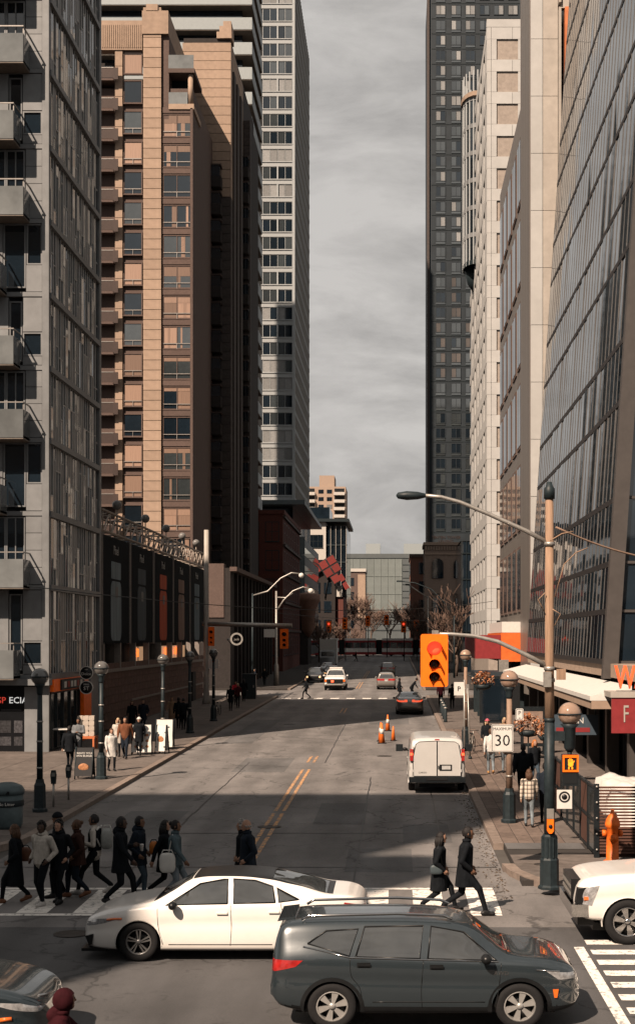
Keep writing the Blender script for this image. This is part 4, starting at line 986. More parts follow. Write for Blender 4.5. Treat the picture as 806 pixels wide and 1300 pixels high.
# globe on a bracket, walk signal, push button, plate
MB().box(.1, .45, -.06, .06, 3.15, 3.35).obj('bracket', m_iron, mp_)
MB().lathe([(.05, 2.9), (.12, 3.0), (.13, 3.42), (.2, 3.5), (.02, 3.52)], 12, (.43, 0, 0)).obj('lamp_collar', m_iron, mp_)
g = MB().ball((.43, 0, 3.72), .25, 20).obj('globe', m_globe, mp_); MB().lathe([(.251, -.015), (.268, -.015), (.268, .015), (.251, .015)], 20, (.43, 0, 3.72)).obj('band', m_iron, g)
MB().tube([(.43, 0, 2.9), (.43, 0, 2.86)], .05).obj('hanger', m_iron, mp_)
ps = thing('walk_signal', 'black walk signal box showing an amber hand', 'pedestrian signal', (X+.43, Y-.02, Z+2.86-.66))
MB().box(-.17, .17, -.14, .10, 0, .66).obj('housing', m_black, ps)
fr = MB(); fr.box(-.17, .17, -.165, -.14, .60, .66); fr.box(-.17, .17, -.165, -.14, .30, .34); fr.box(-.17, -.13, -.165, -.14, .34, .60); fr.box(.13, .17, -.165, -.14, .34, .60); fr.obj('visor', m_orange, ps)
m_amber = mat('amber_light', (1.0, .27, .015), .5, emit=.36)
hd = MB()
hd.prism([(-.05, .50), (.05, .50), (.055, .44), (.02, .41), (-.02, .41), (-.055, .44)], 'y', -.15, -.143)
for x, t in ((-.045, .565), (-.018, .585), (.010, .58), (.036, .565)): hd.box(x-.009, x+.010, -.15, -.143, .50, t)
hd.prism([(.05, .47), (.085, .53), (.07, .54), (.045, .50)], 'y', -.15, -.143); hd.box(-.05, -.02, -.15, -.143, .355, .41); hd.box(.02, .05, -.15, -.143, .355, .41); hd.obj('hand_symbol', m_amber, ps)
MB().box(-.14, .14, -.15, -.143, .05, .27).obj('dark_lens', m_dark, ps)
wl = thing('notice_plate', 'small white plate with a round black emblem on the wooden pole', 'sign', (X+.30, Y-.16, Z+1.92))
MB().box(-.16, .16, -.01, .01, -.2, .2).obj('plate', m_white, wl); MB().lathe([(.085, -.016), (.12, -.016), (.12, -.01), (.085, -.01)], 18, axis='y', sm=False, c=(0, 0, .05)).obj('ring', m_sigblack, wl); MB().lathe([(.001, -.016), (.06, -.016), (.06, -.01), (.001, -.01)], 14, axis='y', c=(0, 0, .05)).obj('dot', m_sigblack, wl)
bt_ = thing('crossing_button', 'orange crossing push button on the wooden pole', 'push button', (X, Y-.17, Z+1.2))
MB().prism([(-.07, .30), (.07, .30), (.07, .06), (.03, 0), (-.03, 0), (-.07, .06)], 'y', -.05, .04).obj('box', m_orange, bt_); MB().lathe([(.001, -.07), (.035, -.07), (.045, -.05)], 14, (0, 0, .15), axis='y').obj('button', m_black, bt_); MB().box(-.075, .075, -.03, .02, .31, .52).obj('plate', m_steel, bt_)
# traffic signals
m_redl = mat('red_light', (1.0, .085, .035), .4, emit=.36); m_lensdk = mat('dark_lens', (.02, .012, .008), .25)
def signal_head(label, x, y, z, w=.58, h=1.12, lit=0, rz=0, back=False, group=None):
    """z = bottom; facing -Y unless turned"""
    t = thing('traffic_signal', label, 'traffic light', (x, y, z), rz, group)
    MB().prism([(a, c+h/2) for a, c in roundrect(w, h, .05)], 'y', -.02, .02).obj('backboard', m_orange, t)
    MB().box(-w*.27, w*.27, .02, .24, h*.06, h*.94).obj('housing', m_orange, t)
    for k in range(3):
        zz = h*(.74, .44, .2)[k]; r = (.15, .11, .11)[k]*w/.58
        l = MB().lathe([(.001, -.075), (r*.6, -.065), (r, -.03), (r, .0)], 18, (0, 0, zz), axis='y').obj('lens', (m_redl if k == 0 and lit == 0 else m_lensdk), t)
        vz = MB(); n = 10
        for i in range(n):
            a0, a1 = radians(-25+230*i/n), radians(-25+230*(i+1)/n); R = r*1.08
            vz.quad((R*cos(a0), -.02, zz+R*sin(a0)), (R*cos(a1), -.02, zz+R*sin(a1)), (R*cos(a1), -.20, zz+R*sin(a1)-.02), (R*cos(a0), -.20, zz+R*sin(a0)-.02))
        vo = vz.obj('visor', m_orange, t)
    return t
signal_head('large orange traffic signal with its red lamp lit, on the wooden pole arm', .82, 30.15, Z+4.30, lit=0)
MB().box(-2.5, -2.36, -.06, .06, 5.36, 5.50).obj('clamp', m_steel, mp_)
# ---- left far signal mast with its long arm
lm = thing('signal_mast', 'pale signal mast with a long horizontal arm at the cross street', 'mast', (-13.9, 104.3, gz(104)+H))
MB().lathe([(.3, 0), (.26, .4), (.20, 1), (.17, 12.8)], 10).obj('mast', m_cream, lm)
MB().tube([(-.3, 0, 5.9), (6.3, 0, 5.75)], .17, 10).obj('arm', m_steel, lm)
signal_head('orange signal head on the pale mast', -13.5, 104.0, gz(104)+4.4, .45, 1.4, lit=1)
signal_head('orange signal head hanging at the end of the long arm', -8.15, 103.9, gz(104)+4.2, .62, 1.45, lit=1)
MB().box(.15, .9, -.2, .2, 2.6, 3.3).obj('control_box', m_white, lm)
lp = thing('street_light', 'grey street light with a curved arm at the far cross street corner', 'street lamp', (-11.6, 138.0, gz(138)+H))
MB().lathe([(.26, 0), (.22, 2.0), (.13, 2.2), (.10, 9.2)], 10).obj('pole', m_steel, lp)
MB().tube([(0, 0, 7.2), (.7, 0, 8.3), (1.6, 0, 9.2), (2.6, 0, 9.6), (3.3, 0, 9.4)], .07, 8).obj('arm', m_steel, lp); MB().tube([(0, 0, 8.6), (.9, 0, 8.55), (1.6, 0, 9.0)], .06, 8).obj('brace', m_steel, lp)
MB().ball((3.35, 0, 9.2), .28, 12).obj('luminaire', m_white, lp); MB().box(-1.2, -.1, -.05, .05, 4.7, 5.5).obj('sign_plate', m_white, lp)
lp2 = thing('street_light', 'dark street light arching over the pavement by the brown tower podium', 'street lamp', (-13.2, 131.0, gz(131)+H))
MB().lathe([(.12, 0), (.09, 8.8)], 10).obj('pole', m_iron, lp2); MB().tube([(0, 0, 8.6), (1.4, 0, 9.0), (2.6, 0, 10.2), (3.6, 0, 10.7), (4.4, 0, 10.6)], .07, 8).obj('arm', m_steel, lp2); MB().ball((4.5, 0, 10.45), .25, 12).obj('luminaire', m_white, lp2)
cb1 = thing('signal_cabinet', 'squat dark green cabinet at the far left kerb', 'cabinet', (-11.5, 112, gz(112)+H)); MB().box(-.5, .5, -.4, .4, 0, 1.9).obj('body', m_iron, cb1); MB().box(-.55, .55, -.45, .45, 1.9, 1.98).obj('lid', m_iron, cb1); MB().box(.3, .36, -.43, -.4, .9, 1.1).obj('handle', m_steel, cb1)
rl = thing('street_light', 'thin dark street light curving over the arched brick building', 'street lamp', (6.6, 160, gz(160)+H))
MB().lathe([(.12, 0), (.08, 7.0)], 8).obj('pole', m_iron, rl); MB().tube([(0, 0, 6.8), (-1.2, 0, 8.6), (-2.6, 0, 10.0), (-4.4, 0, 10.7), (-6.0, 0, 10.9)], .06, 8).obj('arm', m_iron, rl); MB().box(-6.5, -5.9, -.1, .1, 10.8, 10.98).obj('luminaire', m_iron, rl)
rl2 = thing('street_light', 'pale street light arm beside the narrow red brick house', 'street lamp', (4.0, 176, gz(176)+H))
MB().lathe([(.12, 0), (.08, 9.6)], 8).obj('pole', m_steel, rl2); MB().tube([(0, 0, 9.4), (-1.4, 0, 10.3), (-2.4, 0, 11.0)], .07, 8).obj('arm', m_steel, rl2); MB().box(-2.8, -2.3, -.1, .1, 10.9, 11.1).obj('luminaire', m_iron, rl2)
# distant signals over the tram street
for k, (x, y, z, lab) in enumerate(((-11.5, 244, 5.0, 'far orange signal beside the lowest tram stop pole'), (-8.8, 246, 5.6, 'far orange signal above the left end of the tram'), (-5.5, 280, 6.2, 'far orange signal hanging between the wires past the tram'), (-1.8, 282, 6.4, 'far orange signal over the middle of the tram'), (1.4, 250, 5.0, 'far orange signal with a dark board near the tram rear'), (3.6, 246, 5.2, 'far orange signal on the east corner before the red brick house'))):
    s = signal_head(lab, x, y, gz(y)+z, .9, 2.0, lit=0 if k in (0, 4) else 1, group='signals at the tram crossing')
    MB().tube([(.1, .25, -z), (.1, .25, 2.2)], .08, 6).obj('pole', m_iron, s)
# overhead wires
for k, (a, b, sag, lab) in enumerate((((-15.6, 60.2, 7.7), (8.2, 120, 8.6), .9, 'black overhead wire sagging across the street'), ((-14, 250, 7.2), (8, 250, 7.2), .3, 'overhead tram wire across the far crossing'), ((-13.5, 138, 8.2), (6.6, 160, 7.6), .5, 'overhead wire between the far street lights'), ((3.4, 30.1, 7.85), (6.6, 32, 7.2), .16, 'orange and white cable running off the wooden pole'))):
    A, B = Vector(a), Vector(b); pts = [A.lerp(B, i/12)-Vector((0, 0, sag*4*(i/12)*(1-i/12))) for i in range(13)]
    o = MB().tube(pts, .022 if k < 3 else .022, 5).obj('overhead_wire', m_black if k < 3 else m_polebrown); tag(o, lab, 'wire')
# ---- bin, meters, boards, table, hydrant, cones
m_bin = mat('teal_bin_plastic', (.10, .135, .145), .5, nscale=5, namt=.15)
bn = thing('rubbish_bin', 'grey green domed rubbish bin at the left kerb', 'bin', (-10.78, 39.4, gz(39)+H))
MB().lathe([(.02, 0), (.36, 0), (.42, .1), (.45, .95), (.02, .95)], 20).obj('drum', m_bin, bn); MB().lathe([(.47, .95), (.48, 1.05), (.40, 1.18), (.2, 1.26), (.02, 1.28)], 20).obj('dome', m_bin, bn); MB().lathe([(.455, .62), (.462, .63), (.462, .78), (.455, .79)], 20).obj('band', m_iron, bn)
o = lettering('No Litter', .12, m_white, bn, (.1, -.47, .70)); MB().box(-.18, .18, -.46, -.40, .97, 1.06).obj('slot', m_dark, bn)
for k, (x, y, lab) in enumerate(((-10.6, 44.0, 'steel parking meter nearer the domed bin'), (-10.55, 45.8, 'steel parking meter nearer the folding board'))):
    t = thing('parking_meter', lab, 'parking meter', (x, y, gz(y)+H), group='parking meters'); MB().tube([(0, 0, 0), (0, 0, .75)], .035).obj('post', m_steel, t); MB().prism([(-.07, .72), (.07, .72), (.09, 1.0), (.06, 1.14), (-.06, 1.14), (-.09, 1.0)], 'y', -.05, .05).obj('head', m_iron, t); MB().box(-.05, .05, -.056, -.05, .95, 1.07).obj('screen', m_steel, t)
def aboard(label, x, y, w, h, face, rz=0.0, art=0):
    t = thing('folding_board', label, 'pavement board', (x, y, gz(y)+H), rz)
    for s in (-1, 1):
        P = MB(); d = .28
        P.add([(-w/2, s*d, .12), (w/2, s*d, .12), (w/2, s*.03, h), (-w/2, s*.03, h), (-w/2, s*d+.03, .12), (w/2, s*d+.03, .12), (w/2, s*.03+.03, h), (-w/2, s*.03+.03, h)], [(0, 1, 2, 3), (7, 6, 5, 4), (0, 4, 5, 1), (2, 6, 7, 3), (0, 3, 7, 4), (1, 5, 6, 2)]); P.obj('panel', face, t)
        for e in (-1, 1): MB().tube([(e*w/2, s*d+.015, 0), (e*w/2, s*.045, h+.02)], .025, 6).obj('leg', m_iron, t)
    an = math.atan2(.25, h-.12)
    def on(u, v): return (u, -.285+(.25)*(v-.12)/(h-.12)-.004, v)
    if art == 1:
        for i in range(3):
            for j in range(3):
                q = on((i-1)*w*.28, h*.28+j*h*.19); c = MB(); c.ball((0, 0, 0), .07, 8, 0, (1, .15, 1)); c.obj('dish_print', m_food, t, False, q)
        lettering('MENU', .15, m_sigblack, t, on(0, h*.87), rot=(pi/2-an, 0, 0), ext=.003)
    elif art == 2:
        c = MB(); c.ball((0, 0, 0), .2, 12, 0, (1, .1, .75)); c.obj('dish_print', m_food, t, False, on(0, h*.38)); lettering('CREATE YOUR\nOWN BURGER', .10, m_white, t, on(0, h*.78), rot=(pi/2-an, 0, 0), ext=.003)
    else:
        c = MB(); c.ball((0, 0, 0), .15, 12, 0, (1, .12, 1.1)); c.obj('dish_print', m_food, t, False, on(0, h*.5))
        for q in ((-.2, .75), (.2, .75), (-.2, .25), (.2, .25)): c = MB(); c.ball((0, 0, 0), .045, 8, 0, (1, .2, 1)); c.obj('dish_print', m_bin, t, False, on(q[0], h*q[1]))
m_food = mat('food_print', (.42, .19, .09), .6, nscale=14, namt=.5)
aboard('black folding board picturing a burger by the lamp post', -11.45, 52.3, .62, 1.15, m_sigblack, 0, 2)
aboard('white folding menu board with rows of dishes', -11.15, 62.4, .85, 1.3, m_white, .1, 1)
aboard('narrow white folding board next to the dish menu', -10.35, 62.9, .45, 1.25, m_white, -.2, 3)
aboard('white folding board with one orange dish near the kerb', -10.6, 65.2, .78, 1.35, m_white, 0, 3)
m_pack = mat('pale_package', (.48, .42, .36), .6, nscale=6, namt=.15, var=.12); m_tray = mat('orange_crate', (.55, .16, .06), .6, nscale=5)
tb = thing('street_table', 'orange street stall table against the orange shop', 'table', (-14.2, 65.2, gz(65)+H)); MB().box(-.45, .45, -.35, .35, .50, .60).obj('top', m_tray, tb)
for a in (-.40, .40):
    for b in (-.34, .34): MB().box(a-.04, a+.04, b-.04, b+.04, 0, .50).obj('leg', m_tray, tb)
for r in range(4):
    for c in range(3):
        o = MB().prism([(x, z) for x, z in roundrect(.25, .23, .05)], 'y', -.14, .14).obj('package', m_pack); o.location = (-14.46+c*.26, 65.2, gz(65)+H+.72+r*.235)
        tag(o, 'pale round cornered package stacked on the orange stall table', 'package', 'packages stacked on the stall table')
tt = thing('cafe_table', 'white cafe table beside the shop window', 'table', (-15.0, 64.6, gz(64)+H)); MB().box(-.5, .4, -.4, .4, .95, 1.0).obj('top', m_white, tt); MB().tube([(0, 0, 0), (0, 0, .95)], .05).obj('leg', m_steel, tt); MB().lathe([(.3, 0), (.3, .03), (.02, .05)], 14).obj('foot', m_steel, tt)
hy = thing('fire_hydrant', 'orange fire hydrant in front of the slatted patio fence', 'hydrant', (5.10, 33.4, gz(33)+H))
m_hyd = mat('hydrant_orange', (.80, .16, .02), .45, nscale=10, namt=.25)
MB().lathe([(.02, 0), (.22, 0), (.22, .07), (.15, .1), (.14, .85), (.18, .88), (.18, .95), (.15, 1.05), (.08, 1.16), (.04, 1.2), (.04, 1.28), (.01, 1.28)], 16).obj('barrel', m_hyd, hy)
for s in (-1, 1): MB().lathe([(.001, 0), (.08, 0), (.08, .08), (.05, .1), (.001, .1)], 12, (s*.14-(.1 if s < 0 else 0), 0, .72), axis='x').obj('nozzle_cap', m_hyd, hy)
MB().lathe([(.1, -.22), (.1, -.12)], 12, (0, 0, .62), axis='y').obj('pumper_cap', m_hyd, hy)
m_cone = mat('cone_orange', (.95, .20, .03), .5, nscale=8)
for x, y, s, lab in ((-.74, 71.3, 1.0, 'orange road cone with a pale band at the back of the cluster'), (-.44, 78.5, .95, 'red orange road cone standing apart up the road'), (-.68, 70.0, 1.05, 'tall orange road cone in the cluster'), (-.12, 71.6, .78, 'short plain orange road cone beside the cluster')):
    t = thing('road_cone', lab, 'traffic cone', (x, y, gz(y)), group='road cones')
    MB().box(-.2*s, .2*s, -.2*s, .2*s, 0, .04).obj('base', m_rubber, t); MB().lathe([(.15*s, .04), (.035*s, .95*s), (.01, .96*s)], 14).obj('cone', m_cone, t)
    if s > .9: MB().lathe([(.105*s, .45*s), (.075*s, .68*s)], 14).obj('band', m_white, t)
# fence of the patio
m_slat = mat('red_brown_slat', (.115, .055, .040), .7, nscale=8, namt=.25, var=.15, stretch=(.3, 1, 1))
fe = thing('patio_fence', 'dark slatted patio fence with glass side panels', 'fence', (4.85, 34.3, gz(34)+H))
for k in range(5):
    MB().box(-.06+k*1.0, .06+k*1.0, -.06, .06, 0, 1.78).obj('post', m_black, fe)
for k in range(22): MB().box(.03, 4.0, -.045, -.01, .10+k*.075, .145+k*.075).obj('slat', m_slat, fe)
MB().box(.03, 4.0, .02, .05, .1, .72).obj('kick_board', m_slat, fe)
for k in range(5): MB().ball((0, -.075, .2+k*.38), .03, 8).obj('bolt', m_steel, fe)
m_clear = glass('fence_glass', (.06, .065, .065), .05, 1.6)
for k in range(8):
    y = k*1.45
    MB().box(-.04, .04, y+1.36, y+1.44, 0, 1.7).obj('post', m_black, fe)
    MB().box(-.012, .012, y+.1, y+1.34, .12, .8).obj('glass_panel', m_clear if k not in (1, 5) else m_slat, fe); MB().box(-.012, .012, y+.1, y+1.34, .9, 1.62).obj('glass_panel', m_clear if k not in (1, 5) else m_slat, fe)
    for z in (.05, .82, 1.63): MB().box(-.03, .03, y+.06, y+1.36, z, z+.06).obj('rail', m_black, fe)
tp = thing('white_cover', 'white tarpaulin draped over furniture inside the patio', 'cover', (6.1, 37.5, gz(37)+H))
tmb = MB(); nx, ny = 12, 14; vs = []
for j in range(ny+1):
    for i in range(nx+1):
        u, v = i/nx, j/ny; e = min(u, 1-u, v, 1-v); hgt = 1.55 if e > .08 else .25+e*14
        vs.append((-.75+1.5*u+.05*sin(j*1.7), -2+4.2*v+.04*sin(i*2.1), hgt+.035*sin(i*1.1+j*.8)+.03*sin(j*2.3)-.30*abs(u-.35)))
tmb.add(vs, [(j*(nx+1)+i, j*(nx+1)+i+1, (j+1)*(nx+1)+i+1, (j+1)*(nx+1)+i) for j in range(ny) for i in range(nx)], 0, True); tmb.obj('sheet', m_white, tp)
for x in (-.6, .6):
    for y in (-1.8, 1.9): MB().box(x-.04, x+.04, y-.04, y+.04, 0, .9).obj('table_leg', m_iron, tp)
df = MB(); dk_ = struct(MB().box(4.95, 8.4, 34.4, 46, 0, gz(40)+H+.05).obj('patio_floor', m_slat))
for k in range(26): MB().box(4.96, 8.4, 34.5+k*.44, 34.88+k*.44, gz(40)+H+.051, gz(40)+H+.075).obj('deck_board', m_slat, dk_)
# menu stand, planter, flower baskets, kiosk box
m_leaf = mat('autumn_leaves', (.40, .15, .06), .7, nscale=5, namt=.5); m_leaf2 = mat('pale_flowers', (.55, .36, .26), .7, nscale=5, namt=.4)
def flowers(label, x, y, z, r, stem=None, seed=1, group=None):
    rnd = random.Random(seed); t = thing('flower_basket', label, 'flower basket', (x, y, z), group=group)
    MB().lathe([(.02, -.45*r), (.55*r, -.35*r), (.8*r, 0), (.02, .02)], 12).obj('basket', m_iron, t)
    for m, nm, cnt in ((m_leaf, 'leaves', 150), (m_leaf2, 'blossoms', 90)):
        mb = MB()
        for k in range(cnt):
            a = rnd.uniform(0, 2*pi); el = rnd.uniform(-.2, 1.4); d = r*rnd.uniform(.6, 1.05); c = Vector((d*cos(a)*cos(el), d*sin(a)*cos(el), d*sin(el)*.95+.1)); s = r*rnd.uniform(.10, .2)
            u = Vector((rnd.uniform(-1, 1), rnd.uniform(-1, 1), rnd.uniform(-1, 1))).normalized(); v = u.cross(Vector((.3, .2, 1))).normalized()
            mb.add([c-u*s, c+v*s*.5, c+u*s, c-v*s*.5+Vector((0, 0, s*.3))], [(0, 1, 2, 3)])
        stuff(mb.obj(nm, m, t))
    if stem: MB().tube(stem, .03).obj('hanger', m_iron, t)
    return t
flowers('flower basket hung on the amber lamp post behind the van', 4.05, 66.0, gz(66)+3.05, .55, [(-.8, 0, .5), (0, 0, .2), (0, 0, -.2)], 1)
flowers('autumn flower planter by the menu stand', 5.6, 60.0, gz(60)+1.35, .62, [(0, 0, -1.2), (0, 0, -.2)], 2)
flowers('orange flower planter under the white canopy', 6.25, 58.0, gz(58)+1.3, .60, [(0, 0, -1.15), (0, 0, -.2)], 3)
ms = thing('menu_stand', 'black framed menu stand under the white canopy', 'menu stand', (6.05, 62.5, gz(62)+H)); MB().box(-.55, .55, -.06, .06, .35, 2.1).obj('frame', m_black, ms); MB().box(-.42, .42, -.08, -.06, .5, 1.9).obj('poster', mat('poster_brown', (.28, .20, .16), .6, nscale=6, namt=.3), ms)
for s in (-.45, .45): MB().box(s-.05, s+.05, -.3, .3, 0, .08).obj('foot', m_black, ms); MB().box(s-.04, s+.04, -.05, .05, .08, .35).obj('leg', m_black, ms)
kb = thing('transit_panel', 'dark poster case on legs beside the flower basket', 'poster case', (4.7, 76, gz(76)+H)); MB().box(-.2, 1.5, -.25, .25, .5, 3.0).obj('case', m_black, kb); MB().box(-.08, 1.38, -.27, -.25, .65, 2.85).obj('glass', g_dark, kb); MB().box(.0, .12, -.1, .1, 0, .5).obj('leg', m_iron, kb); MB().box(1.2, 1.32, -.1, .1, 0, .5).obj('leg', m_iron, kb)
ob = thing('overhead_sign', 'blue and white shop menu panel under the white canopy', 'sign', (5.6, 50.5, 2.05)); MB().box(-.1, 1.6, -.05, .05, 0, .72).obj('panel', mat('blue_panel', (.06, .085, .11), .5), ob); lettering('OPEN', .3, m_white, ob, (.7, -.06, .5)); MB().box(.1, 1.3, -.06, -.05, .1, .26).obj('strip', m_signred, ob); MB().tube([(0, 0, .7), (0, 0, 1.4)], .03).obj('hanger', m_iron, ob); MB().tube([(1.5, 0, .7), (1.5, 0, 1.4)], .03).obj('hanger', m_iron, ob)
# bollard railings near the far right kerb
for k in range(4):
    t = thing('bollard', 'dark bollard in the row along the far right kerb', 'bollard', (2.95+k*.02, 84+k*3.0, gz(84+k*3)+H), group='bollards along the far right kerb'); MB().lathe([(.12, 0), (.10, .1), (.09, .95), (.05, 1.02), (.01, 1.03)], 12).obj('post', m_iron, t); MB().lathe([(.1, .8), (.11, .8), (.11, .88), (.1, .88)], 12).obj('band', m_steel, t)
# bicycle
def bicycle(label, x, y, rz):
    t = thing('bicycle', label, 'bicycle', (x, y, gz(y)+H), rz)
    for wx in (-.52, .52):
        w = MB(); 
        n = 24; R = .34; pts = [(wx+R*cos(2*pi*i/n), 0, R+R*sin(2*pi*i/n)) for i in range(n+1)]; wo = w.tube(pts, .018, 6).obj('wheel', m_rubber, t)
        sp = MB()
        for i in range(10): a = 2*pi*i/10; sp.tube([(wx, 0, R), (wx+R*cos(a), 0, R+R*sin(a))], .004, 4)
        stuff(sp.obj('spokes', m_steel, wo))
    f = MB()
    for a, b in (((-.52, 0, .34), (-.05, 0, .30)), ((-.05, 0, .30), (-.2, 0, .82)), ((-.2, 0, .78), (.36, 0, .82)), ((-.05, 0, .30), (.38, 0, .74)), ((-.52, 0, .34), (-.18, 0, .74)), ((.52, 0, .34), (.34, 0, .92))): f.tube([a, b], .018, 6)
    f.obj('frame', m_orange if False else m_steel, t)
    MB().box(-.33, -.06, -.06, .06, .84, .89).obj('saddle', m_rubber, t); MB().tube([(.36, -.26, .98), (.34, 0, .95), (.36, .26, .98)], .014, 6).obj('handlebar', m_iron, t)
bicycle('silver bicycle parked by the steel sign post', 3.4, 63.4, 1.35)
bicycle('dark bicycle parked at the far left kerb beside the walking group', -11.3, 90.5, 1.5)
# ---- bare trees
m_bark = mat('bare_bark', (.11, .08, .065), .9, nscale=6, namt=.3); m_twig = mat('brown_twigs', (.16, .105, .082), .9, nscale=3, namt=.4)
def bare_tree(label, x, y, h, seed, spread=.5, tw=1.0, group=None, dense=1.0):
    rnd = random.Random(seed); t = thing('bare_tree', label, 'tree', (x, y, gz(y)), group=group); trunk = MB(); br = MB()
    def grow(p, d, L, r, lev):
        q = p+d*L; mid = p+d*L*.5+Vector((rnd.uniform(-1, 1), rnd.uniform(-1, 1), 0))*L*.06
        (trunk if lev < 2 else br).tube([p, mid, q], [r, r*.85, r*.65], 5 if lev > 1 else 8)
        if lev >= 5: return
        n = 3 if lev < 4 else int(3*dense)
        for k in range(n):
            v = Vector((rnd.gauss(0, spread), rnd.gauss(0, spread), rnd.uniform(.15, .8)))
            grow(p.lerp(q, rnd.uniform(.35, 1)), (d+v).normalized(), L*rnd.uniform(.62, .92), max(.012*tw, r*.58), lev+1)
    grow(Vector((0, 0, 0)), Vector((0, 0, 1)), h*.27, h*.016, 0)
    trunk.obj('trunk', m_bark, t); stuff(br.obj('crown', m_twig, t))
for k, (x, y, h, lab) in enumerate(((7.0, 165, 13, 'thin bare tree before the arched brick building'), (5.0, 205, 11, 'bare twiggy tree at the foot of the arched brick building'), (-11.8, 304.2, 12, 'bare tree below the tilted red grid sign'), (-12.5, 232, 10, 'bare tree by the copper oriel house'), (-13.0, 240, 8, 'small bare tree by the copper oriel house'), (-12, 345, 15, 'bare tree at the white office'), (-9.5, 400, 17, 'bare tree in front of the glass gallery, left of its centre'), (-7.5, 430, 16, 'broad bare tree before the peach corner house'), (3.8, 300, 14, 'bare tree beside the narrow red brick house'), (5, 380, 17, 'bare tree far up the east pavement'), (7, 430, 17, 'reddish bare tree before the glass gallery, right of its centre'), (-2, 560, 18, 'bare tree at the head of the street'), (4, 575, 19, 'tall bare tree at the head of the street'))):
    bare_tree(lab, x, y, h*(1.15 if y > 340 else 1), 20+k, .62, 1.0+y/110, 'bare street trees', 1.35 if y > 280 else 1.0)
# small bare shrub planters on the right pavement
# ---- tram
m_tramred = mat('tram_red', (.45, .05, .05), .4, nscale=2); m_tramw = mat('tram_white', (1.2, 1.15, 1.08), .45, nscale=2)
tm = thing('tram', 'red and white tram crossing at the end of the block', 'tram', (-4, 291, gz(291)))
for x0, x1 in ((-16, -7.6), (-6.4, .0), (1.2, 7.5), (8.7, 15)):
    b = MB(); b.box(x0, x1, -1.25, 1.25, .9, 1.7, 0).box(x0, x1, -1.24, 1.24, 1.7, 3.1, 1).box(x0, x1, -1.25, 1.25, .35, .9, 1).box(x0, x1, -1.2, 1.2, 3.1, 3.5, 0); bo = b.obj('body', [m_tramw, m_tramred], tm)
    MB().box(x0, x1, -1.26, -1.0, 2.95, 3.25).obj('roof_stripe', m_tramred, bo); MB().box(x0, x1, -1.258, -1.0, 3.25, 3.7).obj('roof_band', m_tramw, bo)
    n = int((x1-x0)/1.3)
    for k in range(n): w = (x1-x0-.3)/n; MB().box(x0+.2+k*w, x0+.1+(k+1)*w, -1.30, -1.2, 1.75, 2.85).obj('window', g_sky if k % 2 else g_dark, bo)
    for q in (.3, .7):
        for s in (-1.15, 1.05): MB().lathe([(.001, 0), (.33, 0), (.33, .1), (.001, .1)], 14, (x0+(x1-x0)*q, s, .34), axis='y').obj('wheel', m_iron, bo)
for x0, x1 in ((-7.6, -6.4), (.0, 1.2), (7.5, 8.7)): MB().box(x0, x1, -1.15, 1.15, .4, 3.4).obj('bellows', m_rubber, tm)
# ================================================================== vehicles
def interp(pts, x):
    """smooth curve through (x, v) points"""
    n = len(pts)
    if x <= pts[0][0]: return pts[0][1]
    if x >= pts[-1][0]: return pts[-1][1]
    for i in range(n-1):
        if pts[i][0] <= x <= pts[i+1][0]: break
    x0, y0 = pts[i]; x1, y1 = pts[i+1]; h = x1-x0
    def sl(a, b): return (pts[b][1]-pts[a][1])/(pts[b][0]-pts[a][0])
    d = sl(i, i+1)
    def tang(k):
        if k == 0 or k == n-1: return d
        a, b = sl(k-1, k), sl(k, k+1)
        return 0 if a*b <= 0 else 2*a*b/(a+b)
    m0, m1 = tang(i), tang(i+1); t = (x-x0)/h
    return (2*t**3-3*t**2+1)*y0+(t**3-2*t**2+t)*h*m0+(-2*t**3+3*t**2)*y1+(t**3-t**2)*h*m1
def catmull(P, sub):
    out = []
    for i in range(len(P)-1):
        p0, p1, p2, p3 = P[max(i-1, 0)], P[i], P[i+1], P[min(i+2, len(P)-1)]
        for k in range(sub):
            t = k/sub; out.append(tuple(.5*(2*b+(c-a)*t+(2*a-5*b+4*c-d)*t*t+(3*b-a-3*c+d)*t**3) for a, b, c, d in zip(p0, p1, p2, p3)))
    out.append(P[-1]); return out
def inside(poly, p):
    c = False; n = len(poly)
    for i in range(n):
        (x1, y1), (x2, y2) = poly[i], poly[(i+1) % n]
        if (y1 > p[1]) != (y2 > p[1]) and p[0] < (x2-x1)*(p[1]-y1)/(y2-y1)+x1: c = not c
    return c
AX = {'xz': (0, 2), 'xy': (0, 1), 'yz': (1, 2)}
def cut(bm, poly, plane, filt):
    a, b = AX[plane]; lo = [min(p[k] for p in poly)-.12 for k in (0, 1)]; hi = [max(p[k] for p in poly)+.12 for k in (0, 1)]
    def near(f):
        vs = [v.co for v in f.verts]
        return max(v[a] for v in vs) > lo[0] and min(v[a] for v in vs) < hi[0] and max(v[b] for v in vs) > lo[1] and min(v[b] for v in vs) < hi[1] and filt(f)
    n = len(poly)
    for i in range(n):
        (x1, y1), (x2, y2) = poly[i], poly[(i+1) % n]
        co = [0, 0, 0]; no = [0, 0, 0]; co[a] = x1; co[b] = y1; no[a] = -(y2-y1); no[b] = x2-x1
        fs = [f for f in bm.faces if near(f)]
        geom = list({e for f in fs for e in f.edges})+list({v for f in fs for v in f.verts})+fs
        bmesh.ops.bisect_plane(bm, geom=geom, dist=1e-5, plane_co=co, plane_no=no)
        bm.normal_update()
    return [f for f in bm.faces if filt(f) and inside(poly, (f.calc_center_median()[a], f.calc_center_median()[b]))]
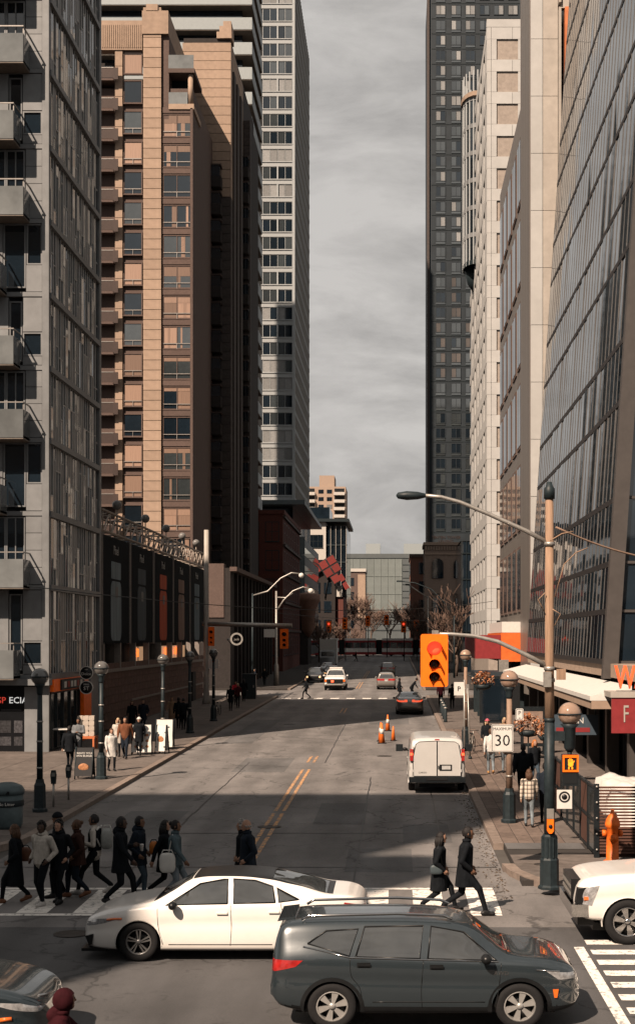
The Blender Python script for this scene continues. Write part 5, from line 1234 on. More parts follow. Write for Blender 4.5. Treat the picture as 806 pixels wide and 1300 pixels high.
def extract(bm, faces, name, m, parent, off=-.006):
    if not faces: return None
    idx = {}; vs = []; fs = []
    nrm = {}
    for f in faces:
        for v in f.verts: nrm[v] = nrm.get(v, Vector((0, 0, 0)))+f.normal
    for f in faces:
        q = []
        for v in f.verts:
            if v not in idx: idx[v] = len(vs); vs.append(v.co+nrm[v].normalized()*off)
            q.append(idx[v])
        fs.append(q)
    mb = MB(); mb.add(vs, fs, 0, True); o = mb.obj(name, m, parent)
    bmesh.ops.delete(bm, geom=faces, context='FACES'); return o
m_glassc = mat('car_glass', (.045, .048, .048), .03, ior=2.1, spec=.5, nscale=1.2, namt=.4); m_trim = mat('car_trim', (.012, .013, .014), .35, nscale=9)
m_chrome = mat('chrome', (.62, .61, .60), .12, 1.0, nscale=6, namt=.1); m_alloy = mat('alloy', (.50, .49, .47), .32, .5, nscale=8, namt=.12)
m_head = mat('headlamp', (.55, .55, .56), .1, .5, nscale=20, namt=.4, coat=1); m_tail = mat('tail_lamp', (.38, .020, .018), .15, nscale=10, namt=.3, coat=1)
m_tailon = mat('tail_lamp_lit', (1.0, .12, .05), .3, emit=.4); m_ambr = mat('amber_lens', (.85, .17, .02), .25, nscale=10, coat=1); m_headon = mat('headlamp_lit', (1.0, .55, .25), .3, emit=.8)
m_plate = mat('number_plate', (.48, .48, .47), .5, nscale=8)
KIND = {
 'sedan': dict(L=4.88, top=[(-2.44, .78), (-2.42, .90), (-2.36, 1.0), (-2.22, 1.075), (-2.05, 1.11), (-1.80, 1.125), (-1.2, 1.30), (-.75, 1.405), (-.2, 1.445), (.25, 1.435), (.56, 1.385), (.9, 1.19), (1.22, 1.01), (1.4, .975), (1.9, .89), (2.22, .78), (2.38, .66), (2.44, .52)],
   belt=[(-2.44, .74), (-2.38, .90), (-2.2, 1.02), (-1.8, 1.055), (-1.0, 1.0), (0, .965), (1.0, .93), (1.4, .90), (2.0, .79), (2.3, .68), (2.44, .48)], bot=[(-2.44, .45), (-2.3, .30), (-1.9, .22), (-1.36, .17), (1.46, .17), (2.1, .19), (2.36, .22), (2.44, .34)],
   w=[(-2.44, .52), (-2.38, .68), (-2.2, .80), (-1.9, .875), (-1.4, .92), (0, .92), (1.5, .91), (2.05, .86), (2.33, .70), (2.44, .42)], roof=.60, wheels=(1.44, -1.385), r=.335,
   side=[[(-.07, .99), (.98, .958), (.42, 1.295), (.02, 1.362), (-.05, 1.368)], [(-.88, 1.008), (-.17, .992), (-.15, 1.37), (-.52, 1.345), (-.82, 1.255)], [(-1.28, 1.055), (-.94, 1.012), (-.89, 1.23)]],
   shield=[(.57, .54), (1.2, .74)], back=[(-1.74, .64), (-.82, .53)], doors=[[(1.12, .93), (1.10, .60), (1.02, .30)], [(-.12, 1.0), (-.14, .60), (-.12, .28)], [(-.97, 1.0), (-1.02, .74), (-.98, .62)]], handles=[(.02, .83), (-.86, .85)], mirror=(.84, .98),
   head=[(1.70, .755), (2.15, .72), (2.41, .62), (2.36, .575), (2.0, .66)], tail=[(-2.43, .93), (-2.05, 1.0), (-2.02, .93), (-2.42, .83)]),
 'suv': dict(L=4.37, top=[(-2.18, .70), (-2.165, 1.0), (-2.13, 1.25), (-2.07, 1.46), (-1.95, 1.555), (-1.4, 1.60), (-.4, 1.612), (.2, 1.585), (.62, 1.50), (.9, 1.30), (1.17, 1.10), (1.35, 1.065), (1.75, 1.02), (1.98, .95), (2.12, .84), (2.18, .66)],
   belt=[(-2.18, .66), (-2.1, 1.0), (-1.6, 1.06), (0, 1.01), (1.0, .985), (1.5, .96), (1.9, .88), (2.1, .76), (2.18, .58)], bot=[(-2.18, .46), (-2.05, .33), (-1.7, .25), (-1.3, .22), (1.3, .22), (1.8, .24), (2.1, .29), (2.18, .40)],
   w=[(-2.18, .72), (-2.10, .82), (-1.9, .87), (-1.3, .90), (0, .90), (1.4, .90), (1.85, .86), (2.08, .74), (2.18, .55)], roof=.62, wheels=(1.32, -1.31), r=.345,
   side=[[(.03, 1.045), (1.0, 1.02), (.54, 1.40), (.08, 1.485)], [(-.98, 1.075), (-.08, 1.048), (-.03, 1.49), (-.86, 1.48)], [(-1.66, 1.25), (-1.07, 1.085), (-.95, 1.45), (-1.40, 1.425)]],
   shield=[(.63, .55), (1.15, .74)], back=None, backyz=[(-.64, 1.08), (.64, 1.08), (.55, 1.44), (-.55, 1.44)], doors=[[(1.06, .98), (1.02, .6), (.96, .34)], [(-.03, 1.02), (-.06, .6), (-.05, .33)], [(-1.06, 1.06), (-1.04, .8), (-.92, .62), (-.88, .36)]], handles=[(.16, .93), (-.86, .96)], mirror=(.84, 1.07),
   head=[(1.68, .87), (2.12, .81), (2.15, .73), (1.86, .74)], tail=[(-2.17, 1.02), (-1.72, 1.02), (-1.82, .93), (-2.17, .84)]),
 'pickup': dict(L=5.9, top=[(-2.95, 1.05), (-2.9, 1.32), (-2.7, 1.36), (-1.35, 1.37), (-1.22, 1.42), (-1.12, 1.82), (-.9, 1.91), (-.2, 1.94), (.5, 1.90), (.75, 1.84), (1.05, 1.58), (1.38, 1.32), (1.6, 1.285), (2.3, 1.24), (2.7, 1.18), (2.88, 1.06), (2.95, .80)],
   belt=[(-2.95, 1.0), (-2.8, 1.25), (-1.2, 1.28), (1.3, 1.20), (2.3, 1.12), (2.8, 1.0), (2.95, .74)], bot=[(-2.95, .62), (-2.7, .45), (-1.6, .42), (2.05, .40), (2.7, .42), (2.95, .55)],
   w=[(-2.95, .94), (-2.8, .98), (-1.6, 1.0), (0, 1.0), (2.0, 1.0), (2.6, .97), (2.86, .90), (2.95, .78)], roof=.70, wheels=(2.02, -1.65), r=.41,
   side=[[(-.0, 1.27), (1.1, 1.24), (.68, 1.70), (.05, 1.80)], [(-1.0, 1.30), (-.10, 1.275), (-.06, 1.80), (-.95, 1.78)]], shield=[(.76, .62), (1.34, .84)], back=None, backyz=[(-.6, 1.42), (.6, 1.42), (.55, 1.76), (-.55, 1.76)],
   doors=[[(1.18, 1.2), (1.15, .8), (1.1, .5)], [(-.05, 1.27), (-.08, .8), (-.06, .5)], [(-1.1, 1.28), (-1.1, .9), (-1.05, .5)]], handles=[(.12, 1.08), (-.92, 1.09)], mirror=(.95, 1.32), head=[(2.52, 1.06), (2.90, 1.0), (2.93, .74), (2.66, .70)], tail=[(-2.94, 1.25), (-2.7, 1.25), (-2.7, .95), (-2.94, .95)]),
 'van': dict(L=5.6, top=[(-2.8, 1.72), (-2.785, 1.90), (-2.74, 2.01), (-2.6, 2.07), (-1.5, 2.09), (.8, 2.08), (1.25, 1.98), (1.7, 1.52), (2.05, 1.22), (2.4, 1.12), (2.7, .98), (2.8, .7)],
   belt=[(-2.8, 1.15), (-2.6, 1.18), (1.0, 1.15), (1.7, 1.10), (2.4, 1.0), (2.8, .62)], bot=[(-2.8, .42), (-2.6, .36), (-1.6, .32), (1.8, .32), (2.5, .34), (2.8, .48)],
   w=[(-2.8, .90), (-2.74, .95), (-2.5, .98), (0, 1.0), (1.8, .99), (2.4, .92), (2.7, .76), (2.8, .55)], roof=.86, wheels=(1.75, -1.6), r=.36,
   side=[[(.45, 1.22), (1.5, 1.2), (1.15, 1.72), (.5, 1.78)]], shield=[(1.28, .74), (2.0, .82)], back=None, doors=[[(1.6, 1.1), (1.55, .7)], [(.38, 1.9), (.36, .5)]], handles=[(.55, 1.05)], mirror=(1.35, 1.3), head=[(2.4, .95), (2.72, .88), (2.74, .72), (2.45, .75)], tail=[])}
def wheel_meshes(r, style, rimcol):
    ty = MB(); w = .11; ty.lathe([(r*.66, -w*.9), (r*.80, -w), (r*.95, -w*.92), (r, -w*.6), (r, w*.6), (r*.95, w*.92), (r*.80, w), (r*.66, w*.9), (r*.60, w*.3), (r*.60, -w*.3), (r*.66, -w*.9)], 28, axis='y')
    rm = MB(); ro = r*.66
    rm.lathe([(ro*.9, -w*.82), (ro, -w*.85), (ro*1.0, w*.85), (ro*.9, w*.82), (ro*.86, .0), (ro*.9, -w*.82)], 28, axis='y', m=0)
    rm.lathe([(.001, -.01), (ro*.92, -.01), (ro*.92, .01), (.001, .01)], 20, axis='y', m=1)
    n = {'five': 5, 'six': 6, 'multi': 8, 'steel': 10}[style]
    for s in (-1, 1):
        for k in range(n):
            a = 2*pi*k/n+.3; tw = {'five': .30, 'six': .24, 'multi': .22, 'steel': .1}[style]
            if style == 'five':
                for d in (-.16, .16):
                    p = [(.16*ro*cos(a+d*2), .16*ro*sin(a+d*2)), (.16*ro*cos(a+d*2+.5), .16*ro*sin(a+d*2+.5)), (.94*ro*cos(a+d+.07), .94*ro*sin(a+d+.07)), (.94*ro*cos(a+d-.07), .94*ro*sin(a+d-.07))]
                    rm.prism(p, 'y', s*w*.45, s*w*.78, 0)
            else:
                p = [(.2*ro*cos(a-.5), .2*ro*sin(a-.5)), (.94*ro*cos(a-tw), .94*ro*sin(a-tw)), (.94*ro*cos(a+tw), .94*ro*sin(a+tw)), (.2*ro*cos(a+.5), .2*ro*sin(a+.5))]
                rm.prism(p, 'y', s*w*.4, s*w*.72, 0)
        rm.lathe([(.001, s*w*.8), (ro*.22, s*w*.8), (ro*.24, s*w*.4)], 14, axis='y', m=0)
    return ty.mesh('tyre', [m_rubber]), rm.mesh('rim', [rimcol, m_trim])
def car(name, kind, label, cat, loc, yaw, paint, style='six', rim=None, lit=False, group=None, clad=False, blackroof=False, nose='plain', detail=True):
    K = KIND[kind]; L = K['L']; t = thing(name, label, cat, loc, yaw, group); rim = rim or m_alloy
    n = 64 if detail else 36; xs = [-L/2+L*(.5-.5*cos(pi*i/n))*1.0 for i in range(n+1)]
    xs = sorted(set([round(.5*x+.5*(-L/2+L*i/n), 4) for i, x in enumerate(xs)]))
    rows = []
    for x in xs:
        zb, zl, zt, w = interp(K['bot'], x), interp(K['belt'], x), interp(K['top'], x), interp(K['w'], x)
        zl = min(zl, zt-.012); g = max(0, min(1, (zt-zl)/.36)); g = g*g*(3-2*g); wr = w*.84*(1-g)+min(K['roof'], w*.9)*g; ws = .965*w
        hgt = zl-zb
        P = [(0, zb), (.72*w, zb), (.93*w, zb+.03), (.985*w, zb+.16*hgt), (1.0*w, zb+.42*hgt), (.985*w, zb+.62*hgt), (.992*w, zb+.80*hgt), (ws, zl), (ws+(wr-ws)*.42, zl+.42*(zt-zl)), (ws+(wr-ws)*.86, zl+.82*(zt-zl)), (wr*.90, zl+.935*(zt-zl)), (wr*.6, zl+.985*(zt-zl)), (0, zt)]
        rows.append(catmull(P, 4 if detail else 2))
    m = len(rows[0]); bm = bmesh.new(); V = []
    for x, r in zip(xs, rows):
        row = [bm.verts.new((x, y, z)) for y, z in r]; row2 = [row[0]]+[bm.verts.new((x, -y, z)) for y, z in r[1:-1]]+[row[-1]]
        V.append((row, row2))
    for (a, a2), (b, b2) in zip(V, V[1:]):
        for j in range(m-1):
            for A, B, fl in ((a, b, False), (a2, b2, True)):
                q = [A[j], B[j], B[j+1], A[j+1]]
                q = list(dict.fromkeys(q))
                if fl: q = q[::-1]
                bm.faces.new(q)
    for (row, row2), fl in ((V[0], False), (V[-1], True)):
        ring = row+row2[-2:0:-1]; bm.faces.new(ring if fl else ring[::-1])
    bmesh.ops.recalc_face_normals(bm, faces=bm.faces); bm.normal_update()
    tree = BVHTree.FromBMesh(bm)
    def ys(x, z):
        h = tree.ray_cast(Vector((x, 3, z)), Vector((0, -1, 0))); return h[0].y if h[0] else interp(K['w'], x)
    wxs = K['wheels']; R = K['r']; jobs = []
    side = lambda s: (lambda f: f.normal.y*s > .30 and f.calc_center_median().y*s > .2)
    # wheel arches
    for wx in wxs:
        for s in (1, -1):
            poly = [(wx+(R+.055)*cos(2*pi*i/20), R-.02+(R+.055)*sin(2*pi*i/20)) for i in range(20)]
            fs = cut(bm, poly, 'xz', lambda f, s=s: f.calc_center_median().y*s > .42); bmesh.ops.delete(bm, geom=fs, context='FACES')
    # side glass
    for poly in K['side']:
        for s in (1, -1):
            extract(bm, cut(bm, poly, 'xz', side(s)), 'side_window', m_glassc, t)
            if detail:
                pts = [(x, s*(ys(x, z)+.002), z) for x, z in poly+[poly[0]]]; MB().tube(pts, .013, 5).obj('window_trim', m_trim, t)
    top = lambda f: f.normal.z > .15
    (xa, ya), (xb, yb) = K['shield']; o = extract(bm, cut(bm, [(xa, -ya), (xb, -yb), (xb, yb), (xa, ya)], 'xy', top), 'windscreen', m_glassc, t)
    if K.get('back'):
        (xa, ya), (xb, yb) = K['back']; extract(bm, cut(bm, [(xa, -ya), (xb, -yb), (xb, yb), (xa, ya)], 'xy', top), 'rear_window', m_glassc, t)
    if K.get('backyz'): extract(bm, cut(bm, K['backyz'], 'yz', lambda f: f.normal.x < -.35 and f.calc_center_median().x < 0), 'rear_window', m_glassc, t)
    if blackroof: extract(bm, cut(bm, [(-1.85, -.66), (.55, -.545), (.55, .545), (-1.85, .66)], 'xy', lambda f: f.normal.z > .55 and f.calc_center_median().z > 1.1), 'roof_panel', m_trim, t, .0)
    for s in (1, -1):
        extract(bm, cut(bm, K['head'], 'xz', lambda f, s=s: f.calc_center_median().y*s > .25 and f.calc_center_median().x > 1.2), 'headlight', m_headon if lit == 'front' else m_head, t, .004)
        if K['tail']: extract(bm, cut(bm, K['tail'], 'xz', lambda f, s=s: f.calc_center_median().y*s > .25 and f.calc_center_median().x < -1.2), 'tail_light', m_tailon if lit == 'rear' else m_tail, t, .004)
    hw = interp(K['w'], L/2-.1)
    zg = {'sedan': (.24, .52), 'suv': (.42, .72), 'pickup': (.62, 1.02), 'van': (.5, .8)}[kind]
    extract(bm, cut(bm, [(-hw*.72, zg[0]), (hw*.72, zg[0]), (hw*.62, zg[1]), (-hw*.62, zg[1])], 'yz', lambda f: f.normal.x > .2 and f.calc_center_median().x > L/2-.5), 'grille', m_trim, t, -.01)
    if clad:
        fs = [f for f in bm.faces if f.calc_center_median().z < .36]; extract(bm, fs, 'cladding', m_trim, t, .002)
    me = bpy.data.meshes.new('body'); bm.to_mesh(me); bm.free(); me.materials.append(paint)
    for p in me.polygons: p.use_smooth = True
    link('body', me, t)
    # arch liners, floor, wheels
    ty, rm = wheel_meshes(R, style, rim)
    for wx in wxs:
        for s in (1, -1):
            yw = interp(K['w'], wx); ln = MB(); k = 14; P = []
            for i in range(k+1):
                a = -.15+(pi+.3)*i/k; P.append((wx+(R+.055)*cos(a), R-.02+(R+.055)*sin(a)))
            v = [(x, s*(yw-.012), z) for x, z in P]+[(x, s*(yw-.34), z) for x, z in P]
            ln.add(v, [(i, i+1, k+2+i, k+1+i) for i in range(k)]+[tuple(range(k+1, 2*k+2))]); ln.obj('arch_liner', m_trim, t)
            if clad or detail:
                ar = MB(); e = .055 if clad else .014; Q = [(wx+(R+.052+e)*cos(-.12+(pi+.24)*i/18), R-.02+(R+.052+e)*sin(-.12+(pi+.24)*i/18)) for i in range(19)]; I = [(wx+(R+.050)*cos(-.12+(pi+.24)*i/18), R-.02+(R+.050)*sin(-.12+(pi+.24)*i/18)) for i in range(19)]
                vv = [(x, s*(ys(x, max(z, .22))+.008), z) for x, z in Q]+[(x, s*(ys(wx, R+R*.9)+.004), z) for x, z in I]; ar.add(vv, [(i, i+1, 20+i, 19+i) for i in range(18)], 0, True); ar.obj('arch_trim', m_trim if clad else paint, t)
            wo = link('wheel', ty, t, (wx, s*(yw-.125), R)); link('rim', rm, wo)
    MB().box(-L/2+.35, L/2-.35, -.62, .62, .2, .34).obj('underbody', m_trim, t)
    if detail:
        for pth in K['doors']:
            for s in (1, -1):
                q = catmull(pth, 5); MB().tube([(x, s*(ys(x, z)-.002), z) for x, z in q], .0075, 4).obj('door_gap', m_trim, t)
        for x, z in K['handles']:
            for s in (1, -1):
                y = ys(x, z); hd = MB(); hd.box(x-.09, x+.09, y-.01, y+.032, z-.012, z+.016); hd.box(x-.10, x+.08, y-.005, y+.006, z-.04, z+.035)
                if s < 0: hd.v = [(a, -b, c) for a, b, c in hd.v]
                hd.obj('door_handle', m_trim if clad else paint, t)
        for s in (1, -1):
            q = [(-L*.17+L*.36*i/10, .30 if kind == 'sedan' else .42) for i in range(11)]
            MB().tube([(x, s*(ys(x, z)-.004), z) for x, z in q], .012, 4).obj('sill_line', m_trim, t)
    mx_, mz = K['mirror']
    for s in (1, -1):
        y = ys(mx_-.1, mz-.06); mi = MB().ball((mx_, s*(y+.13), mz), .105, 12, 0, (.75, 1.0, .72)).obj('mirror', m_trim if clad or kind in ('van', 'sedan') else paint, t); MB().tube([(mx_, s*(y-.03), mz-.05), (mx_, s*(y+.1), mz-.04)], .025, 6).obj('stalk', m_trim, mi)
    # plates
    zp = {'sedan': .80, 'suv': .86, 'pickup': .62, 'van': 1.0}[kind]
    if kind != 'van':
        h = tree.ray_cast(Vector((-4, 0, zp)), Vector((1, 0, 0)))
        if h[0]: MB().box(h[0].x-.018, h[0].x+.02, -.16, .16, zp-.08, zp+.08).obj('number_plate', m_plate, t)
    t['_'] = 0; del t['_']
    return t, tree, ys
def paint(name, col, coat=.8, metal=.0, rough=.35): return mat(name, col, rough, metal, nscale=1.4, namt=.05, coat=coat, spec=.5)
p_white = paint('pearl_white_paint', (.92, .885, .84)); p_grey = paint('dark_graphite_paint', (.030, .042, .050), 1.0, .3, .25); p_teal = paint('dark_teal_paint', (.016, .027, .034), 1.0, .3, .25)
p_truck = paint('truck_white_paint', (.85, .82, .78)); p_van = paint('van_white_paint', (.56, .55, .53), .5); p_silver = paint('silver_paint', (.30, .275, .25), .7, .5); p_black = paint('black_car_paint', (.015, .017, .02), 1.0)
# --- white sedan, heading left
wc, tr_, ys_ = car('white_sedan', 'sedan', 'pearl white saloon car with a black roof crossing the junction', 'car', (-2.92, 24.95, 0), pi, p_white, 'five', mat('dark_alloy', (.22, .22, .22), .3, .5, nscale=8), blackroof=True)
MB().prism([(2.22, .46), (2.36, .42), (2.30, .26), (2.25, .28)], 'y', -.80, -.74).obj('bumper_vent', m_trim, wc); MB().prism([(2.22, .46), (2.36, .42), (2.30, .26), (2.25, .28)], 'y', .74, .80).obj('bumper_vent', m_trim, wc)
for s in (1, -1):
    MB().tube([(1.72, s*(ys_(1.72, .735)+.006), .735), (1.86, s*(ys_(1.86, .73)+.006), .73), (1.98, s*(ys_(1.98, .715)+.006), .715)], .02, 6).obj('side_marker', m_ambr, wc)
MB().prism([(-1.0, 1.40), (-.86, 1.45), (-.80, 1.42)], 'y', -.04, .04).obj('antenna_fin', m_trim, wc)
MB().box(2.0, 2.44, -.72, .72, .15, .20).obj('front_lip', m_trim, wc)
# --- dark SUV, heading right
sv, tr_, ys_ = car('dark_suv', 'suv', 'dark graphite compact SUV with roof rails and dark arches', 'car', (.42, 20.75, 0), 0, p_grey, 'six', m_alloy, clad=True); sv.scale = (1, 1, .955)
for s in (1, -1):
    MB().tube([(-1.75, s*.60, 1.565), (-1.65, s*.61, 1.625), (-.4, s*.62, 1.66), (.25, s*.60, 1.63), (.38, s*.58, 1.575)], .022, 8).obj('roof_rail', m_chrome, sv)
    MB().tube([(1.55, s*(ys_(1.55, .885)+.004), .885), (1.85, s*(ys_(1.85, .86)+.004), .86), (2.10, s*(ys_(2.1, .80)+.004), .80)], .012, 6).obj('chrome_strip', m_chrome, sv)
    MB().prism([(1.78, .60), (1.86, .60), (1.84, .48), (1.80, .48)], 'y', s*.845, s*.885).obj('side_marker', m_ambr, sv)
    MB().tube([(-1.72, s*(ys_(-1.72, 1.2)+.003), 1.21), (-1.06, s*(ys_(-1.06, 1.05)+.004), 1.065), (0, s*(ys_(0, 1.03)+.004), 1.03), (1.02, s*(ys_(1.02, 1.0)+.004), 1.005)], .012, 6).obj('belt_trim', m_chrome, sv)
MB().prism([(-2.11, 1.515), (-1.85, 1.555), (-1.85, 1.59), (-2.09, 1.56)], 'y', -.47, .47).obj('spoiler', p_grey, sv)
o = lettering('AWD', .085, m_chrome, sv, (1.06, -(ys_(1.06, .84)+.004), .84), ext=.003)
# --- white pickup at the right edge, heading left
pt, tr_, ys_ = car('white_pickup', 'pickup', 'white pickup truck with a black grille waiting at the crosswalk', 'pickup truck', (6.17, 26.35, 0), pi, p_truck, 'six', m_chrome)
MB().box(2.72, 3.02, -.95, .95, .50, .72).obj('bumper', m_chrome, pt); MB().box(2.80, 2.99, -.60, .60, .76, 1.12).obj('grille', m_trim, pt)
for z in (.85, .98): MB().box(2.96, 3.0, -.58, .58, z-.03, z+.03).obj('grille_bar', m_steel, pt)
MB().box(2.6, 2.9, -.80, .80, .32, .50).obj('air_dam', m_trim, pt)
for s in (1, -1):
    MB().box(2.72, 2.80, s*.925-.02, s*.925+.02, .80, .86).obj('side_marker', m_ambr, pt); MB().box(2.84, 2.97, s*.62-.1, s*.62+.1, .58, .66).obj('fog_light', m_head, pt)
    lhx = MB(); lhx.prism([(2.60, 1.04), (2.90, 1.00), (2.95, .74), (2.82, .70)], 'y', s*.60, s*(ys_(2.75, .9)-.02)); lhx.obj('headlight_housing', m_trim, pt)
# --- teal car at the left bottom, heading right
tc_, tr_, ys_ = car('dark_hatchback', 'sedan', 'dark teal car nosing into the junction behind the hooded person', 'car', (-7.05, 19.35, 0), 0, p_teal, 'five')
for s in (1, -1): MB().tube([(1.9, s*(ys_(1.9, .52)+.004), .52), (2.05, s*(ys_(2.05, .53)+.004), .53)], .03, 6).obj('side_marker', m_ambr, tc_)
MB().tube([(2.30, -.45, .735), (2.37, -.2, .70), (2.40, 0, .69), (2.37, .2, .70), (2.30, .45, .735)], .018, 6).obj('nose_trim', m_chrome, tc_)
# --- white van, seen from behind
vn, tr_, ys_ = car('white_van', 'van', 'white cargo van parked at the right kerb, rear doors to us', 'van', (1.42, 51.4, gz(51)), pi/2, p_van, 'steel', m_steel); vn.scale = (1, 1, .92)
xb = -2.815
MB().box(xb-.10, xb+.35, -.96, .96, .42, .62).obj('bumper', m_black, vn); MB().box(xb-.12, xb-.02, -.35, .35, .50, .60).obj('step_pad', m_rubber, vn)
for s in (1, -1):
    dr_ = MB(); P = [(s*.02, .66), (s*.80, .66), (s*.82, 1.30), (s*.72, 1.84), (s*.60, 1.92), (s*.02, 1.95)]; dr_.prism(P, 'x', xb-.022, xb+.02); do = dr_.obj('rear_door', p_van, vn)
    MB().tube([(xb-.02, p[0]*1.012, p[1]*1.004) for p in P[1:]], .012, 5).obj('door_seal', m_trim, do)
    for z in (.85, 1.25, 1.7): MB().box(xb-.03, xb, s*.82-.02, s*.82+.02, z-.05, z+.05).obj('hinge', p_van, do)
    MB().box(xb-.06, xb+.06, s*.88-.055, s*.88+.055, 1.22, 1.66).obj('tail_light', m_tail, vn); MB().box(xb-.062, xb+.06, s*.88-.05, s*.88+.05, 1.42, 1.52).obj('brake_light', m_tailon, vn)
MB().box(xb-.03, xb-.022, -.015, .015, .66, 1.95).obj('door_gap', m_trim, vn)
MB().box(xb-.04, xb-.02, -.50, -.08, .86, 1.08).obj('plate_recess', m_trim, vn); MB().box(xb-.05, xb-.04, -.46, -.16, .90, 1.04).obj('number_plate', m_plate, vn); MB().box(xb-.05, xb-.02, -.06, -.03, .92, 1.04).obj('door_handle', m_black, vn)
MB().box(xb-.03, xb-.0, -.08, .08, 1.985, 2.03).obj('high_brake_light', m_tail, vn); lettering('CARGO', .08, m_trim, vn, (xb-.025, .5, .78), rot=(pi/2, 0, -pi/2), ext=.002)
for s in (1, -1): MB().box(1.3, 1.42, s*1.28-.13, s*1.28+.13, 1.22, 1.5).obj('mirror_head', m_black, vn)
# --- smaller traffic up the street
car('silver_sedan', 'sedan', 'silver saloon with lit tail lamps beyond the road cones', 'car', (.92, 95.4, gz(95)), pi/2, p_silver, 'multi', lit='rear', detail=False)
car('silver_suv', 'suv', 'silver SUV waiting at the far crosswalk', 'car', (-.87, 133.5, gz(133)), pi/2, p_silver, 'multi', detail=False)
car('silver_suv', 'suv', 'pale SUV ahead of the waiting silver SUV', 'car', (-.95, 172, gz(172)), pi/2, p_silver, 'multi', detail=False)
tk, a_, b_ = car('white_truck', 'pickup', 'oncoming white pickup with an amber light bar at the far crosswalk', 'pickup truck', (-5.55, 132.5, gz(132)), -pi/2, p_truck, 'steel', detail=False)
MB().box(.1, .4, -.6, .6, 1.95, 2.08).obj('light_bar', m_white, tk); MB().box(2.90, 3.0, -.75, .75, .66, 1.05).obj('grille', m_trim, tk); MB().box(2.97, 3.03, -.35, -.1, .75, .95).obj('red_lamp', m_tailon, tk)
for s in (1, -1): MB().box(2.85, 2.99, s*.82-.12, s*.82+.12, .80, 1.02).obj('front_lamp', m_ambr, tk)
d1, a_, b_ = car('dark_suv', 'suv', 'oncoming black SUV with amber lamps lit at the left kerb', 'car', (-8.55, 150, gz(150)), -pi/2, p_black, 'multi', detail=False)
for s in (1, -1): MB().ball((2.17, s*.66, .62), .10, 8).obj('front_lamp', m_headon, d1)
d2, a_, b_ = car('dark_sedan', 'sedan', 'oncoming dark saloon with white headlights behind the black SUV', 'car', (-7.3, 163, gz(163)), -pi/2, p_black, 'multi', lit='front', detail=False)
car('dark_sedan', 'sedan', 'dark saloon parked further up the left kerb', 'car', (-8.6, 178, gz(178)), -pi/2, p_black, 'multi', detail=False)
for k, (x, y, p, lab) in enumerate(((-5.5, 300, p_silver, 'pale car beyond the tram in the oncoming lane'), (-1.2, 306, p_white, 'white car beyond the tram in the outgoing lane'), (-6.5, 330, p_black, 'dark car far beyond the tram at the left'), (.8, 335, p_silver, 'silver car far beyond the tram at the right'))):
    car('far_car', 'suv' if k % 2 else 'sedan', lab, 'car', (x, y, gz(y)), -pi/2 if x < -4 else pi/2, p, 'multi', lit='rear' if x > -4 else 'front', group='cars beyond the tram', detail=False)
# small white delivery truck front at the left kerb, far
bx_ = thing('box_truck', 'white topped delivery truck standing at the far left kerb', 'truck', (-9.4, 196, gz(196)))
MB().box(-1.15, 1.15, 1.8, 6.5, .8, 4.2).obj('cargo_box', m_white, bx_); MB().prism([(0, .5), (1.8, .5), (1.8, 2.7), (.9, 2.7), (.15, 1.7)], 'x', -1.05, 1.05).obj('cab', p_black, bx_); MB().box(-.9, .9, .25, .6, 1.75, 2.5).obj('windscreen', g_sky, bx_); MB().box(-1.05, 1.05, -.1, .15, .45, .8).obj('bumper', m_steel, bx_)
for x in (-1.0, .8):
    for y in (.9, 5.2): MB().lathe([(.001, 0), (.45, 0), (.45, .25), (.001, .25)], 16, (x, y, .45), axis='x').obj('wheel', m_rubber, bx_)
# ================================================================== people
def cone_prim(mb, a, b, ra, rb, n=12):
    """closed tapered limb with round ends"""
    a, b = Vector(a), Vector(b); d = (b-a); L = d.length
    if L < 1e-5: mb.ball(a, ra, n); return
    d /= L; pts = []; rs = []
    for k in range(4): t = k/4*pi/2; pts.append(a-d*ra*cos(t)); rs.append(max(1e-3, ra*sin(t)))
    pts.append(a); rs.append(ra); pts.append(b); rs.append(rb)
    for k in range(3, -1, -1): t = k/4*pi/2; pts.append(b+d*rb*cos(t)); rs.append(max(1e-3, rb*sin(t)))
    # drop duplicates where the rounding overlaps
    mb.tube(pts, rs, n)
def ring_prim(mb, rings, n=16):
    """closed loft: rings of (cx, cy, z, rx, ry)"""
    v = []; f = []
    for cx, cy, z, rx, ry in rings:
        for j in range(n): a = 2*pi*j/n; v.append((cx+rx*cos(a), cy+ry*sin(a), z))
    k = len(rings)
    for i in range(k-1):
        for j in range(n): f.append((i*n+j, i*n+(j+1) % n, (i+1)*n+(j+1) % n, (i+1)*n+j))
    f += [tuple(range(n))[::-1], tuple((k-1)*n+j for j in range(n))]
    mb.add(v, f)
def ik(hip, foot, l1, l2, fwd=1):
    d = foot-hip; L = min(d.length, (l1+l2)*.999); d = d.normalized(); c = (l1*l1+L*L-l2*l2)/(2*l1*L); s = sqrt(max(0, 1-c*c))
    ax = Vector((0, 1, 0)) ; perp = ax.cross(d).normalized()
    if perp.x*fwd < 0: perp = -perp
    return hip+d*l1*c+perp*l1*s
def seg_dist(p, a, b):
    ab = b-a; t = max(0, min(1, (p-a).dot(ab)/max(1e-9, ab.length_squared))); return (p-(a+ab*t)).length
CL = {}
def cloth(name, col, rough=.85): return mat('cloth_'+name, col, rough, nscale=9, namt=.3, bump=.8, bscale=13, spec=.06, stretch=(1, 1, .6))
sk_l = mat('skin_light', (.42, .24, .165), .55, nscale=9, namt=.12); sk_m = mat('skin_brown', (.20, .105, .065), .55, nscale=9, namt=.12); sk_d = mat('skin_dark', (.075, .042, .03), .5, nscale=9, namt=.12)
